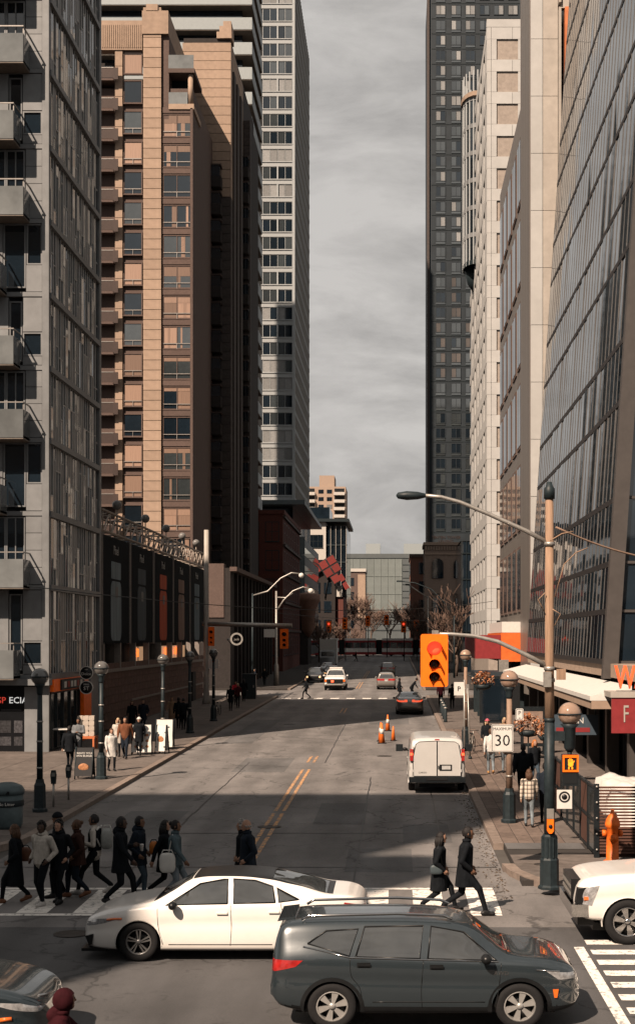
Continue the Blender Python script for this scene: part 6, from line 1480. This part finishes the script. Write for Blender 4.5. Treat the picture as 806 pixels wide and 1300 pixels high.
h_blk = mat('hair_black', (.012, .010, .010), .6, nscale=30, namt=.4, bump=.5, stretch=(1, 1, .2)); h_brn = mat('hair_brown', (.09, .045, .025), .6, nscale=30, namt=.4, bump=.5, stretch=(1, 1, .2)); h_gry = mat('hair_grey', (.36, .34, .32), .6, nscale=30, namt=.3, bump=.4); h_gin = mat('hair_ginger', (.45, .16, .045), .6, nscale=30, namt=.4, bump=.4); h_bld = mat('hair_blond', (.50, .36, .22), .6, nscale=30, namt=.3, bump=.4)
c_black = cloth('black', (.010, .012, .015)); c_navy = cloth('navy', (.016, .022, .032)); c_cream = cloth('cream', (.50, .46, .41)); c_brown = cloth('brown', (.045, .022, .018)); c_grey = cloth('grey', (.16, .17, .18)); c_denim = cloth('denim', (.06, .085, .11)); c_ltdenim = cloth('light_denim', (.20, .235, .26)); c_green = cloth('blue_green', (.09, .125, .14)); c_maroon = cloth('maroon', (.075, .014, .018)); c_tan = cloth('tan', (.30, .19, .12)); c_white = cloth('white', (.62, .60, .57)); c_pink = cloth('pink', (.55, .12, .16)); c_rust = cloth('rust', (.16, .065, .035)); c_red = cloth('red', (.6, .04, .06))
s_white = mat('shoe_white', (.60, .57, .54), .6, nscale=12); s_black = mat('shoe_black', (.012, .012, .013), .5, nscale=12); s_brown = mat('shoe_brown', (.20, .085, .045), .6, nscale=12); s_tan = mat('boot_tan', (.42, .22, .08), .6, nscale=12)
def person(label, x, y, yaw, h=1.75, top=c_black, bottom=c_black, shoes=s_black, skin=sk_l, hair=h_blk, hairst='short', stride=.55, phase=0, coat=0.0, arms='swing', turn=0.0, lean=0.0, hood=False, hi=True, group=None, bulk=1.0, z=None, tilt=0.0, beanie=None, sit=False):
    """stands at x, y facing +X turned by yaw; one continuous body, clothing regions by material"""
    S = h/1.75; t = None; reg = []; mb = MB()
    def prim(region, a, b, ra, rb): cone_prim(mb, a, b, ra, rb, 12 if hi else 8); reg.append((region, Vector(a), Vector(b), (ra+rb)/2))
    st = stride*.42; hipz = sqrt(.86**2-st*st)+.075; drop = .935-hipz; B = bulk
    feet = [Vector((st if phase == 0 else -st, .085, .085)), Vector((-st if phase == 0 else st, -.085, .085))]
    back = 1 if phase == 0 else 0
    if stride > .3: feet[back].z += .05
    ca, sa = cos(tilt), sin(tilt)
    L = lambda zz: lean*(zz-hipz)                       # body leans forward above the hips
    kn = []
    for i, f in enumerate(feet):
        hip = Vector((0, .09*(1 if i == 0 else -1), hipz)); k = ik(hip, f, .44, .43); kn.append(k)
        prim('bottom', hip, k, .095*B, .066*B); prim('bottom', k, f+Vector((-.0, 0, .05)), .062*B, .047)
        up = .5 if (stride > .3 and i == back) else 0.0       # trailing foot is on its toes
        toe = f+Vector((.15, 0, -.045-up*.10)); prim('shoe', f+Vector((-.045, 0, -.035+up*.04)), toe, .046, .040); prim('shoe', f, f+Vector((.04, 0, -.02)), .05, .05)
    # trunk
    rings = [(0, 0, hipz-.10, .10*B, .13*B), (0, 0, hipz, .115*B, .165*B), (L(1.06), 0, 1.06-drop, .11*B, .150*B), (L(1.22), 0, 1.22-drop, .125*B, .170*B), (L(1.36), 0, 1.36-drop, .118*B, .185*B), (L(1.44), 0, 1.44-drop, .085*B, .150*B), (L(1.49), 0, 1.49-drop, .05, .06)]
    ring_prim(mb, rings); reg.append(('top', Vector((0, 0, hipz+.04)), Vector((L(1.44), 0, 1.42-drop)), .13))
    if coat:
        zb = max(.2, hipz-coat); ring_prim(mb, [(0, 0, zb, .17*B+.05*coat, .20*B), (0, 0, hipz, .15*B, .185*B), (L(1.15), 0, 1.15-drop, .14*B, .175*B), (L(1.38), 0, 1.38-drop, .135*B, .195*B), (L(1.46), 0, 1.46-drop, .08, .12)])
        reg.append(('top', Vector((0, 0, zb)), Vector((L(1.4), 0, 1.4-drop)), .17))
    else:
        ring_prim(mb, [(0, 0, hipz-.06, .135*B, .17*B), (0, 0, hipz+.06, .138*B, .172*B), (L(1.3), 0, 1.3-drop, .13*B, .18*B)]); reg.append(('top', Vector((0, 0, hipz-.03)), Vector((L(1.3), 0, 1.3-drop)), .14))
    prim('skin', (L(1.45), 0, 1.45-drop), (L(1.56)+.01, 0, 1.56-drop), .056, .052)
    if hood: prim('top', (L(1.45)-.07, 0, 1.47-drop), (L(1.5)-.06, 0, 1.50-drop), .085, .075)
    # arms
    for i, s in enumerate((1, -1)):
        sh = Vector((L(1.41), s*.195*B, 1.405-drop)); sw = (-1 if (i == 0) == (phase == 0) else 1)*min(.5, stride*.75)
        if arms == 'pockets': el = sh+Vector((-.10, s*.07, -.27)); wr = el+Vector((.17, -s*.04, -.15))
        elif arms == 'hold' and s == 1: el = sh+Vector((-.02, s*.05, -.28)); wr = el+Vector((.22, -s*.05, .04))
        elif arms == 'holdr' and s == -1: el = sh+Vector((-.02, s*.05, -.28)); wr = el+Vector((.22, -s*.05, .06))
        elif arms == 'fold': el = sh+Vector((.05, s*.06, -.27)); wr = el+Vector((.19, -s*.20, .03))
        elif arms == 'bars': el = sh+Vector((.18, s*.10, -.20)); wr = el+Vector((.24, -s*.02, -.03))
        else: el = sh+Vector((.26*sin(sw)-.02, s*.05, -.28*cos(sw))); wr = el+Vector((.25*sin(sw+.25), s*.0, -.25*cos(sw+.25)))
        prim('top', sh, el, .066*B, .054*B); prim('top', el, wr, .052*B, .042*B)
        d = (wr-el).normalized(); sd = Vector((0, 1, 0))*s; nr = d.cross(sd).normalized(); pm = wr+d*.075
        prim('skin', wr+d*.02, pm, .034, .036)
        if hi:
            ac = sd.cross(d).normalized()
            for q in range(4):
                o = ac*(-.027+.018*q); ln = (.060, .072, .068, .052)[q]; a1 = pm+d*.015+o; b1 = a1+d*ln*.55-sd*.008; prim('skin', a1, b1, .0095, .009); prim('skin', b1, b1+d*ln*.4-sd*.022, .009, .0085)
            th = wr+d*.03-ac*.03; prim('skin', th, th+d*.045-ac*.022, .013, .011); prim('skin', th+d*.045-ac*.022, th+d*.075-ac*.02-sd*.006, .011, .0095)
        else: prim('skin', pm, pm+d*.06, .028, .02)
    # head
    hc = Vector((L(1.62)+.025, 0, 1.635-drop)); ct, sn = cos(turn), sin(turn)
    def hp(fx, fy, fz): return hc+Vector((fx*ct-fy*sn, fx*sn+fy*ct, fz))
    b0 = len(mb.v); hb = MB(); hb.ball((0, 0, 0), .1, 16, 0, (.98, .79, 1.18)); mb.add([hc+Vector((v[0]*ct-v[1]*sn, v[0]*sn+v[1]*ct, v[2])) for v in hb.v], hb.f); reg.append(('skin', hc, hc, .1))
    prim('skin', hp(.045, 0, -.075), hp(.03, 0, -.05), .050, .062)          # jaw
    prim('skin', hp(.088, 0, .005), hp(.108, 0, -.022), .010, .014)         # nose
    for s in (1, -1): prim('skin', hp(-.005, s*.080, .0), hp(-.01, s*.083, -.03), .014, .011)
    me0 = mb.mesh('tmp', [top]); o0 = bpy.data.objects.new('tmp', me0)
    rm = o0.modifiers.new('r', 'REMESH'); rm.mode = 'VOXEL'; rm.voxel_size = .0125 if hi else .026; rm.use_smooth_shade = True
    sm = o0.modifiers.new('s', 'SMOOTH'); sm.factor = .5; sm.iterations = 2 if hi else 1
    me = evaluated_mesh(o0); bpy.data.meshes.remove(me0)
    order = ['top', 'bottom', 'shoe', 'skin']; me.materials.clear()
    for q in (top, bottom, shoes, skin): me.materials.append(q)
    zb = (hipz-coat) if coat else hipz-.06
    nP = len(me.polygons); C = np.empty(nP*3); me.polygons.foreach_get('center', C); C = C.reshape(-1, 3)
    bd = np.full(nP, 1e9); best = np.zeros(nP, dtype=np.int32)
    for r, a, b, rr in reg:
        A = np.array(a); AB = np.array(b)-A; tt_ = np.clip(((C-A)@AB)/max(1e-9, AB@AB), 0, 1); d = np.linalg.norm(C-(A+tt_[:, None]*AB), axis=1)-rr
        q = d < bd; bd[q] = d[q]; best[q] = order.index(r)
    if coat: best[(best == 1) & (C[:, 2] > zb) & (np.abs(C[:, 1]) < .23*B)] = 0
    me.polygons.foreach_set('material_index', best); me.polygons.foreach_set('use_smooth', np.ones(nP, dtype=bool))
    me.name = 'person'
    if tilt: me.transform(Matrix.Rotation(tilt, 4, 'Y'))
    o = link('person', me, None, (x, y, (gz(y) if z is None else z)), yaw, (S, S, S))
    tag(o, label, 'person', group)
    # hair, eyes
    def child(mb2, nm, m): return mb2.obj(nm, m, o)
    if hair is not None and not beanie:
        hm = MB(); nb = 14
        cap = MB(); cap.ball((0, 0, 0), .1, 18, 0, (1.08, .90, 1.24)); vs = []; 
        rr = random.Random(hash(label) % 999)
        for v in cap.v:
            px, py, pz = v; fx = px/.108; k_ = 1+.05*rr.uniform(-1, 1); vs.append((px*k_-.012, py*k_, pz*k_+.002))
        keep = [f for f in cap.f if not (sum(vs[i][0] for i in f)/len(f) > .035 and sum(vs[i][2] for i in f)/len(f) < .058) and sum(vs[i][2] for i in f)/len(f) > (-.055 if hairst != 'bald' else .2)]
        hm.add([hp(*v) for v in vs], keep, 0, True)
        if hairst == 'long':
            for k in range(9):
                a = radians(75+210*k/8-0); a0 = hp(.085*cos(a)*1.0-.01, .075*sin(a), .01); hm.tube([a0, a0+Vector((-.025, 0, -.12)), a0+Vector((-.03, 0, -.25+.02*rr.random()))], [.032, .034, .012], 7)
        if hairst == 'bun': hm.ball(hp(-.11, 0, .05), .05, 10)
        if hairst == 'curly':
            for k in range(46):
                a = rr.uniform(0, 2*pi); e = rr.uniform(-.1, 1.5); q = (.10*cos(a)*cos(e)-.015, .085*sin(a)*cos(e), .118*sin(e)+.015)
                if q[0] > .06 and q[2] < .05: continue
                hm.ball(hp(*q), .027, 6)
        if hairst != 'bald': child(hm, 'hair', hair)
        else:
            hm = MB()
            for k in range(14):
                a = radians(70+220*k/13); hm.ball(hp(.092*cos(a)-.005, .078*sin(a), -.005-.02*(k % 2)), .02, 6)
            child(hm, 'hair', hair)
    if beanie:
        bn_ = MB(); bn_.ball((0, 0, 0), .1, 16, 0, (1.12, .95, 1.15)); f = [q for q in bn_.f if sum(bn_.v[i][2] for i in q)/len(q) > .01]; b2 = MB(); b2.add([hp(v[0]-.005, v[1], v[2]+.02) for v in bn_.v], f, 0, True); b2.lathe([(.10, .0), (.113, .0), (.113, .035), (.10, .035)], 16, hp(-.005, 0, .02)); child(b2, 'hat', beanie)
        if hair is not None and hairst == 'long':
            h3 = MB()
            for k in range(9): a = radians(80+200*k/8); a0 = hp(.08*cos(a)-.01, .075*sin(a), 0); h3.tube([a0, a0+Vector((-.02, 0, -.12)), a0+Vector((-.025, 0, -.22))], [.03, .032, .012], 7)
            child(h3, 'hair', hair)
    if coat or hood:
        cl = MB(); cl.lathe([(.062, -.012), (.082, -.02), (.088, .03), (.070, .038)], 14, (L(1.49)+.004, 0, 1.485-drop)); child(cl, 'collar', top)
    if hi:
        for s in (1, -1): child(MB().ball(hp(.083, s*.032, .012), .011, 8), 'eye', m_black)
        child(MB().tube([hp(.083, -.022, -.052), hp(.09, 0, -.055), hp(.083, .022, -.052)], .0055, 6), 'mouth', sk_d if skin == sk_d else cloth('lip', (.22, .07, .06), .5))
    return o
def world_pt(o, p): 
    c, s = cos(o.rotation_euler.z), sin(o.rotation_euler.z); k = o.scale[0]
    return Vector((o.location.x+(p[0]*c-p[1]*s)*k, o.location.y+(p[0]*s+p[1]*c)*k, o.location.z+p[2]*k))
def bag(name, label, cat, o, p, dims, m, strap=None, straps=m_black, r=.05):
    t = thing(name, label, cat, world_pt(o, p), o.rotation_euler.z); w, d, h = dims
    b = MB(); v0 = len(b.v); b.ball((0, 0, 0), .5, 14, 0, (1, 1, 1)); 
    b.v = [(math.copysign(abs(2*v[0])**.55, v[0])*w/2, math.copysign(abs(2*v[1])**.55, v[1])*d/2, math.copysign(abs(2*v[2])**.6, v[2])*h/2) for v in b.v]; b.obj('body', m, t)
    b2 = MB(); b2.tube([(-w*.4, -d*.0, h*.38), (-w*.25, 0, h*.62), (w*.25, 0, h*.62), (w*.4, 0, h*.38)], .012, 6); b2.obj('handle', straps, t)
    if strap:
        for st in strap: MB().tube(catmull([Vector(q)-Vector(p) for q in st], 4) if False else [Vector(q)-Vector(p) for q in st], .018, 6).obj('strap', straps, t)
    return t
LFT, RGT, AWAY, TOUS = pi, 0.0, pi/2, -pi/2
# ---- crossing, left cluster
c_wine = cloth('wine', (.035, .007, .010))
a = person('person in a long black coat and brown boots carrying a brown shoulder bag', -7.85, 29.3, LFT, 1.66, c_black, c_black, s_brown, sk_m, h_brn, 'long', .62, coat=.52, arms='pockets')
bag('shoulder_bag', 'brown leather shoulder bag on the person in the long black coat', 'bag', a, (-.12, -.24, 1.02), (.34, .14, .30), mat('brown_leather', (.15, .065, .038), .55, nscale=9), [[(-.1, -.22, 1.14), (-.02, -.19, 1.46), (.06, -.2, 1.14)]])
a = person('person in a cream hooded jumper with black trousers and white shoes', -7.22, 29.0, TOUS-.55, 1.72, c_cream, c_black, s_white, sk_d, h_blk, 'curly', .18, arms='pockets', hood=True, turn=.5, bulk=1.12)
person('person in black wearing a cap behind the cream jumper', -7.10, 29.9, LFT+.5, 1.80, c_black, c_black, s_black, sk_m, h_blk, 'short', .3, beanie=c_black, arms='pockets')
person('person in a black jacket with curly hair beside the cream jumper', -6.93, 29.25, TOUS-.3, 1.72, c_black, c_black, s_black, sk_l, h_blk, 'curly', .25, arms='pockets', coat=.22)
person('person in a dark brown puffer jacket among the crossing group', -6.70, 29.9, LFT+.25, 1.66, c_brown, c_navy, s_brown, sk_m, h_brn, 'bun', .5, arms='pockets', bulk=1.15, coat=.18, phase=1)
a = person('person with a cream sleeved black vest and pale rucksack', -6.42, 30.3, LFT, 1.76, c_cream, c_black, s_white, sk_m, h_blk, 'short', .78, arms='hold')
bag('rucksack', 'pale grey rucksack on the back of the black vest', 'backpack', a, (-.26, 0, 1.17), (.24, .32, .46), mat('pale_canvas', (.34, .35, .33), .8, nscale=9), [[(-.14, .12, 1.02), (-.02, .15, 1.3), (-.12, .12, 1.44)], [(-.14, -.12, 1.02), (-.02, -.15, 1.3), (-.12, -.12, 1.44)]], m_white)
vst = MB(); ring_prim(vst, [(0, 0, .93, .142, .178), (0, 0, 1.1, .14, .178), (0, 0, 1.28, .142, .186), (-.02, 0, 1.38, .12, .17)]); vst.obj('vest', c_black, a)
# ---- crossing, middle
a = person('tall person in a black jacket and trousers holding a paper cup', -5.62, 29.0, RGT, 1.86, c_black, c_black, s_black, sk_d, h_blk, 'short', .62, coat=.25, arms='hold', hood=True)
cup = MB().lathe([(.001, 0), (.032, 0), (.042, .12), (.045, .125), (.04, .14), (.001, .14)], 12).obj('paper_cup', s_white); cup.location = world_pt(a, (.38, .16, 1.03)); tag(cup, 'white paper cup held by the tall person in black', 'cup')
person('person in a dark jacket and light shoes beside the tall one', -5.38, 29.75, RGT-.2, 1.74, c_navy, c_denim, s_white, sk_m, h_blk, 'short', .35, coat=.2, arms='pockets', phase=1, hood=True)
a = person('person in a black coat with an orange bag mid stride', -4.86, 29.85, RGT, 1.70, c_black, c_black, s_white, sk_l, h_blk, 'long', .80, coat=.30, phase=1)
bag('hip_bag', 'orange bag on the back of the striding person in black', 'bag', a, (-.23, .0, 1.08), (.18, .26, .28), mat('orange_nylon', (.50, .16, .03), .6, nscale=9))
a = person('person in a blue green jacket and pale jeans with a white tote', -4.57, 29.4, RGT, 1.72, c_green, c_ltdenim, s_white, sk_m, h_blk, 'bun', .55, coat=.12)
bag('tote_bag', 'white tote bag hanging from the blue green jacket', 'bag', a, (-.12, -.24, .86), (.34, .10, .42), m_white, [[(-.1, -.22, 1.05), (-.02, -.2, 1.44), (.05, -.22, 1.05)]], m_white)
person('bald person in a dark jacket crossing behind the white car', -3.02, 29.0, LFT+.25, 1.78, c_navy, c_black, s_black, sk_l, h_gry, 'bald', .45, coat=.22, arms='pockets', bulk=1.12)
person('grey haired person beside the bald person', -3.20, 29.65, LFT+.1, 1.68, c_black, c_black, s_black, sk_l, h_gry, 'curly', .45, coat=.3, arms='pockets', phase=1)
# ---- crossing, right couple
a = person('person in a black knee length coat and boots walking right', .86, 28.4, RGT, 1.66, c_black, c_black, s_black, sk_l, h_blk, 'long', .82, coat=.42, arms='pockets', lean=.05)
bag('handbag', 'slate blue handbag at the side of the black knee length coat', 'bag', a, (-.05, -.22, .92), (.26, .10, .20), mat('slate_leather', (.06, .08, .09), .5, nscale=9), [[(-.1, -.2, 1.0), (0, -.19, 1.45), (.06, -.2, 1.0)]])
person('tall person in a long black coat striding right', 1.36, 28.05, RGT, 1.84, c_black, c_black, s_black, sk_m, h_blk, 'short', .92, coat=.30, arms='pockets', lean=.06, phase=1)
# ---- hooded cyclist at the bottom edge
cy_ = person('person in a maroon hood riding a bicycle at the bottom edge', -3.68, 15.2, .25, 1.72, c_wine, c_black, s_black, sk_m, None, 'short', .25, arms='bars', hood=True, lean=.18, turn=.2, bulk=1.1, z=.02)
hd_ = MB(); hb = MB(); hb.ball((0, 0, 0), .1, 18, 0, (1.28, 1.12, 1.34)); fs = [f for f in hb.f if not (sum(hb.v[i][0] for i in f)/len(f) > .085 and sum(hb.v[i][2] for i in f)/len(f) < .07)]
hd_.add([(v[0]+.13, v[1], v[2]+1.62) for v in hb.v], fs, 0, True); hd_.obj('hood', c_wine, cy_)
bk = thing('bicycle', 'black bicycle under the maroon hooded person', 'bicycle', (-3.62, 15.2, .0), .25)
for wx in (-.53, .53): MB().tube([(wx+.34*cos(2*pi*i/24), 0, .34+.34*sin(2*pi*i/24)) for i in range(25)], .02, 6).obj('wheel', m_rubber, bk)
f = MB()
for p, q in (((-.53, 0, .34), (-.05, 0, .30)), ((-.05, 0, .30), (-.2, 0, .78)), ((-.2, 0, .74), (.36, 0, .80)), ((-.05, 0, .30), (.38, 0, .72)), ((-.53, 0, .34), (-.18, 0, .72)), ((.53, 0, .34), (.36, 0, 1.05))): f.tube([p, q], .02, 6)
f.obj('frame', m_black, bk); MB().box(-.33, -.07, -.07, .07, .78, .83).obj('saddle', m_rubber, bk); MB().tube([(.42, -.26, 1.10), (.36, 0, 1.06), (.42, .26, 1.10)], .016, 6).obj('handlebar', m_iron, bk)
# ---- left pavement
def far(*a, **k): return person(*a, hi=False, **k)
P2 = [('person in black walking up to the orange stall', -12.75, 55.5, AWAY, dict(top=c_black, bottom=c_black, hair=h_blk, stride=.4, coat=.2)),
 ('person in a grey jacket standing at the orange stall', -13.4, 60.0, TOUS, dict(top=c_grey, bottom=c_black, stride=.1, arms='fold', skin=sk_m)),
 ('person in a white hooded coat by the lamp post', -11.05, 55.2, TOUS+.5, dict(top=c_white, bottom=c_black, stride=.3, coat=.35, hair=h_brn, hood=True, h=1.66)),
 ('blond person in a pale coat in the walking trio', -12.0, 61.4, TOUS, dict(top=c_cream, bottom=c_black, stride=.35, coat=.3, hair=h_bld, hairst='long', h=1.68)),
 ('person in a rust brown jacket in the walking trio', -11.5, 60.4, TOUS, dict(top=c_rust, bottom=c_navy, stride=.5, h=1.8, bulk=1.15)),
 ('person in a black coat and white hat in the walking trio', -11.2, 62.0, TOUS, dict(top=c_black, bottom=c_black, stride=.4, coat=.3, beanie=c_white, h=1.68)),
 ('person in a long black coat beside the brick wall', -14.15, 76.2, TOUS, dict(top=c_black, bottom=c_black, stride=.4, coat=.45, hair=h_brn, hairst='long', h=1.68)),
 ('person in a navy coat with hands in pockets by the brick wall', -13.45, 75.7, TOUS, dict(top=c_navy, bottom=c_navy, stride=.3, coat=.25, arms='pockets', h=1.78)),
 ('person in black behind the menu boards lamp', -12.0, 78.5, AWAY, dict(top=c_black, bottom=c_black, stride=.4, coat=.35)),
 ('person in a long tan coat along the brick wall', -12.7, 80.6, TOUS, dict(top=c_tan, bottom=c_rust, stride=.4, coat=.5, hair=h_brn, h=1.7)),
 ('person in dark clothes by the fourth globe lamp', -11.6, 77.6, AWAY, dict(top=c_black, bottom=c_black, stride=.4, bulk=1.1)),
 ('person in dark clothes leading the group at the far left kerb', -11.1, 95.5, AWAY, dict(top=c_black, bottom=c_black, stride=.5, coat=.3)),
 ('person in maroon in the group at the far left kerb', -11.0, 99.0, TOUS, dict(top=c_maroon, bottom=c_black, stride=.5, hair=h_bld)),
 ('person with a red scarf in the group at the far left kerb', -11.6, 103.0, TOUS, dict(top=c_red, bottom=c_black, stride=.4)),
 ('person in black passing the signal mast', -11.5, 107.5, AWAY, dict(top=c_black, bottom=c_black, stride=.5, coat=.3)),
 ('person in black waiting at the far left corner', -11.8, 114.9, AWAY, dict(top=c_black, bottom=c_black, stride=.4, coat=.4)),
 ('person walking over the far crosswalk on the left lane', -7.2, 114.5, LFT, dict(top=c_black, bottom=c_black, stride=.7)),
 ('person in black crossing ahead of the silver saloon', .3, 114.2, RGT, dict(top=c_black, bottom=c_black, stride=.6, coat=.3)),
 ('person bending over beside the silver saloon', 1.25, 114.0, RGT, dict(top=c_black, bottom=c_black, stride=.5, lean=.6)),
 ('person walking past the podium by the far street light', -12.6, 136.5, TOUS, dict(top=c_black, bottom=c_black, stride=.6)),
 ('person in the shade of the brown tower podium', -13.3, 134.5, LFT, dict(top=c_navy, bottom=c_black, stride=.4)),
 ('person in black crossing in front of the tram', -6.9, 246, RGT, dict(top=c_black, bottom=c_black, stride=.6)),
 # right pavement
 ('person in a plaid jacket and jeans walking away on the east pavement', 3.72, 39.6, AWAY, dict(top=None, bottom=c_ltdenim, shoes=s_black, hair=h_brn, hairst='long', stride=.3, h=1.62)),
 ('person in a teal coat beside the plaid jacket', 4.25, 40.3, AWAY, dict(top=c_navy, bottom=c_black, stride=.3, h=1.74)),
 ('person in a black puffer jacket walking away', 4.15, 46.2, AWAY, dict(top=c_black, bottom=c_black, stride=.35, h=1.78, bulk=1.25, hood=True)),
 ('ginger haired person under the white canopy', 4.85, 49.6, TOUS+.4, dict(top=c_black, bottom=c_denim, hair=h_gin, hairst='long', stride=.3, h=1.66)),
 ('person in a white jacket and pale jeans with tan boots', 3.62, 54.0, AWAY, dict(top=c_white, bottom=c_ltdenim, shoes=s_tan, hair=h_brn, stride=.35, h=1.74)),
 ('person in pale jeans beside the white jacket', 4.2, 54.3, AWAY, dict(top=c_tan, bottom=c_ltdenim, shoes=s_black, hair=h_bld, stride=.35, h=1.72)),
 ('person in a pink hat and black jacket coming this way', 3.9, 60.5, TOUS, dict(top=c_black, bottom=c_black, beanie=c_pink, hair=h_bld, hairst='long', stride=.35, h=1.7, arms='hold')),
 ('blond person in orange beside the pink hat', 4.75, 62.0, TOUS, dict(top=c_tan, bottom=c_black, hair=h_bld, hairst='long', stride=.3, h=1.66)),
 ('person at the bollards on the far right kerb', 3.9, 98, AWAY, dict(top=c_black, bottom=c_black, stride=.4)),
 ('person in pink by the bollards on the far right kerb', 3.2, 101, TOUS, dict(top=c_pink, bottom=c_black, stride=.4))]
def plaid():
    m = bpy.data.materials.new('plaid_cloth'); m.use_nodes = True; t = m.node_tree; b = t.nodes['Principled BSDF']; b.inputs['Roughness'].default_value = .9
    tc = N(t, 'ShaderNodeTexCoord'); acc = None
    for d in ('X', 'Z', 'Y'):
        w = N(t, 'ShaderNodeTexWave', wave_type='BANDS', bands_direction=d); w.inputs['Scale'].default_value = 2.6; t.links.new(tc.outputs['Object'], w.inputs['Vector'])
        r = N(t, 'ShaderNodeMapRange'); r.inputs[1].default_value = .7; r.inputs[2].default_value = .8; r.inputs[3].default_value = 1; r.inputs[4].default_value = .35; t.links.new(w.outputs['Fac'], r.inputs[0])
        if acc is None: acc = r.outputs[0]
        else:
            mu = N(t, 'ShaderNodeMath', operation='MULTIPLY'); t.links.new(acc, mu.inputs[0]); t.links.new(r.outputs[0], mu.inputs[1]); acc = mu.outputs[0]
    v = N(t, 'ShaderNodeVectorMath', operation='SCALE'); v.inputs[0].default_value = (.42, .36, .30); t.links.new(acc, v.inputs['Scale']); t.links.new(v.outputs[0], b.inputs['Base Color']); return m
for lab, x, y, yaw, kw in P2:
    if kw.get('top', 0) is None: kw['top'] = plaid()
    on_walk = x < KL or x > KR
    far(lab, x, y, yaw, z=gz(y)+(H if on_walk else 0), group='people walking along the street', **kw)
bpy.data.scenes.remove(TMP)
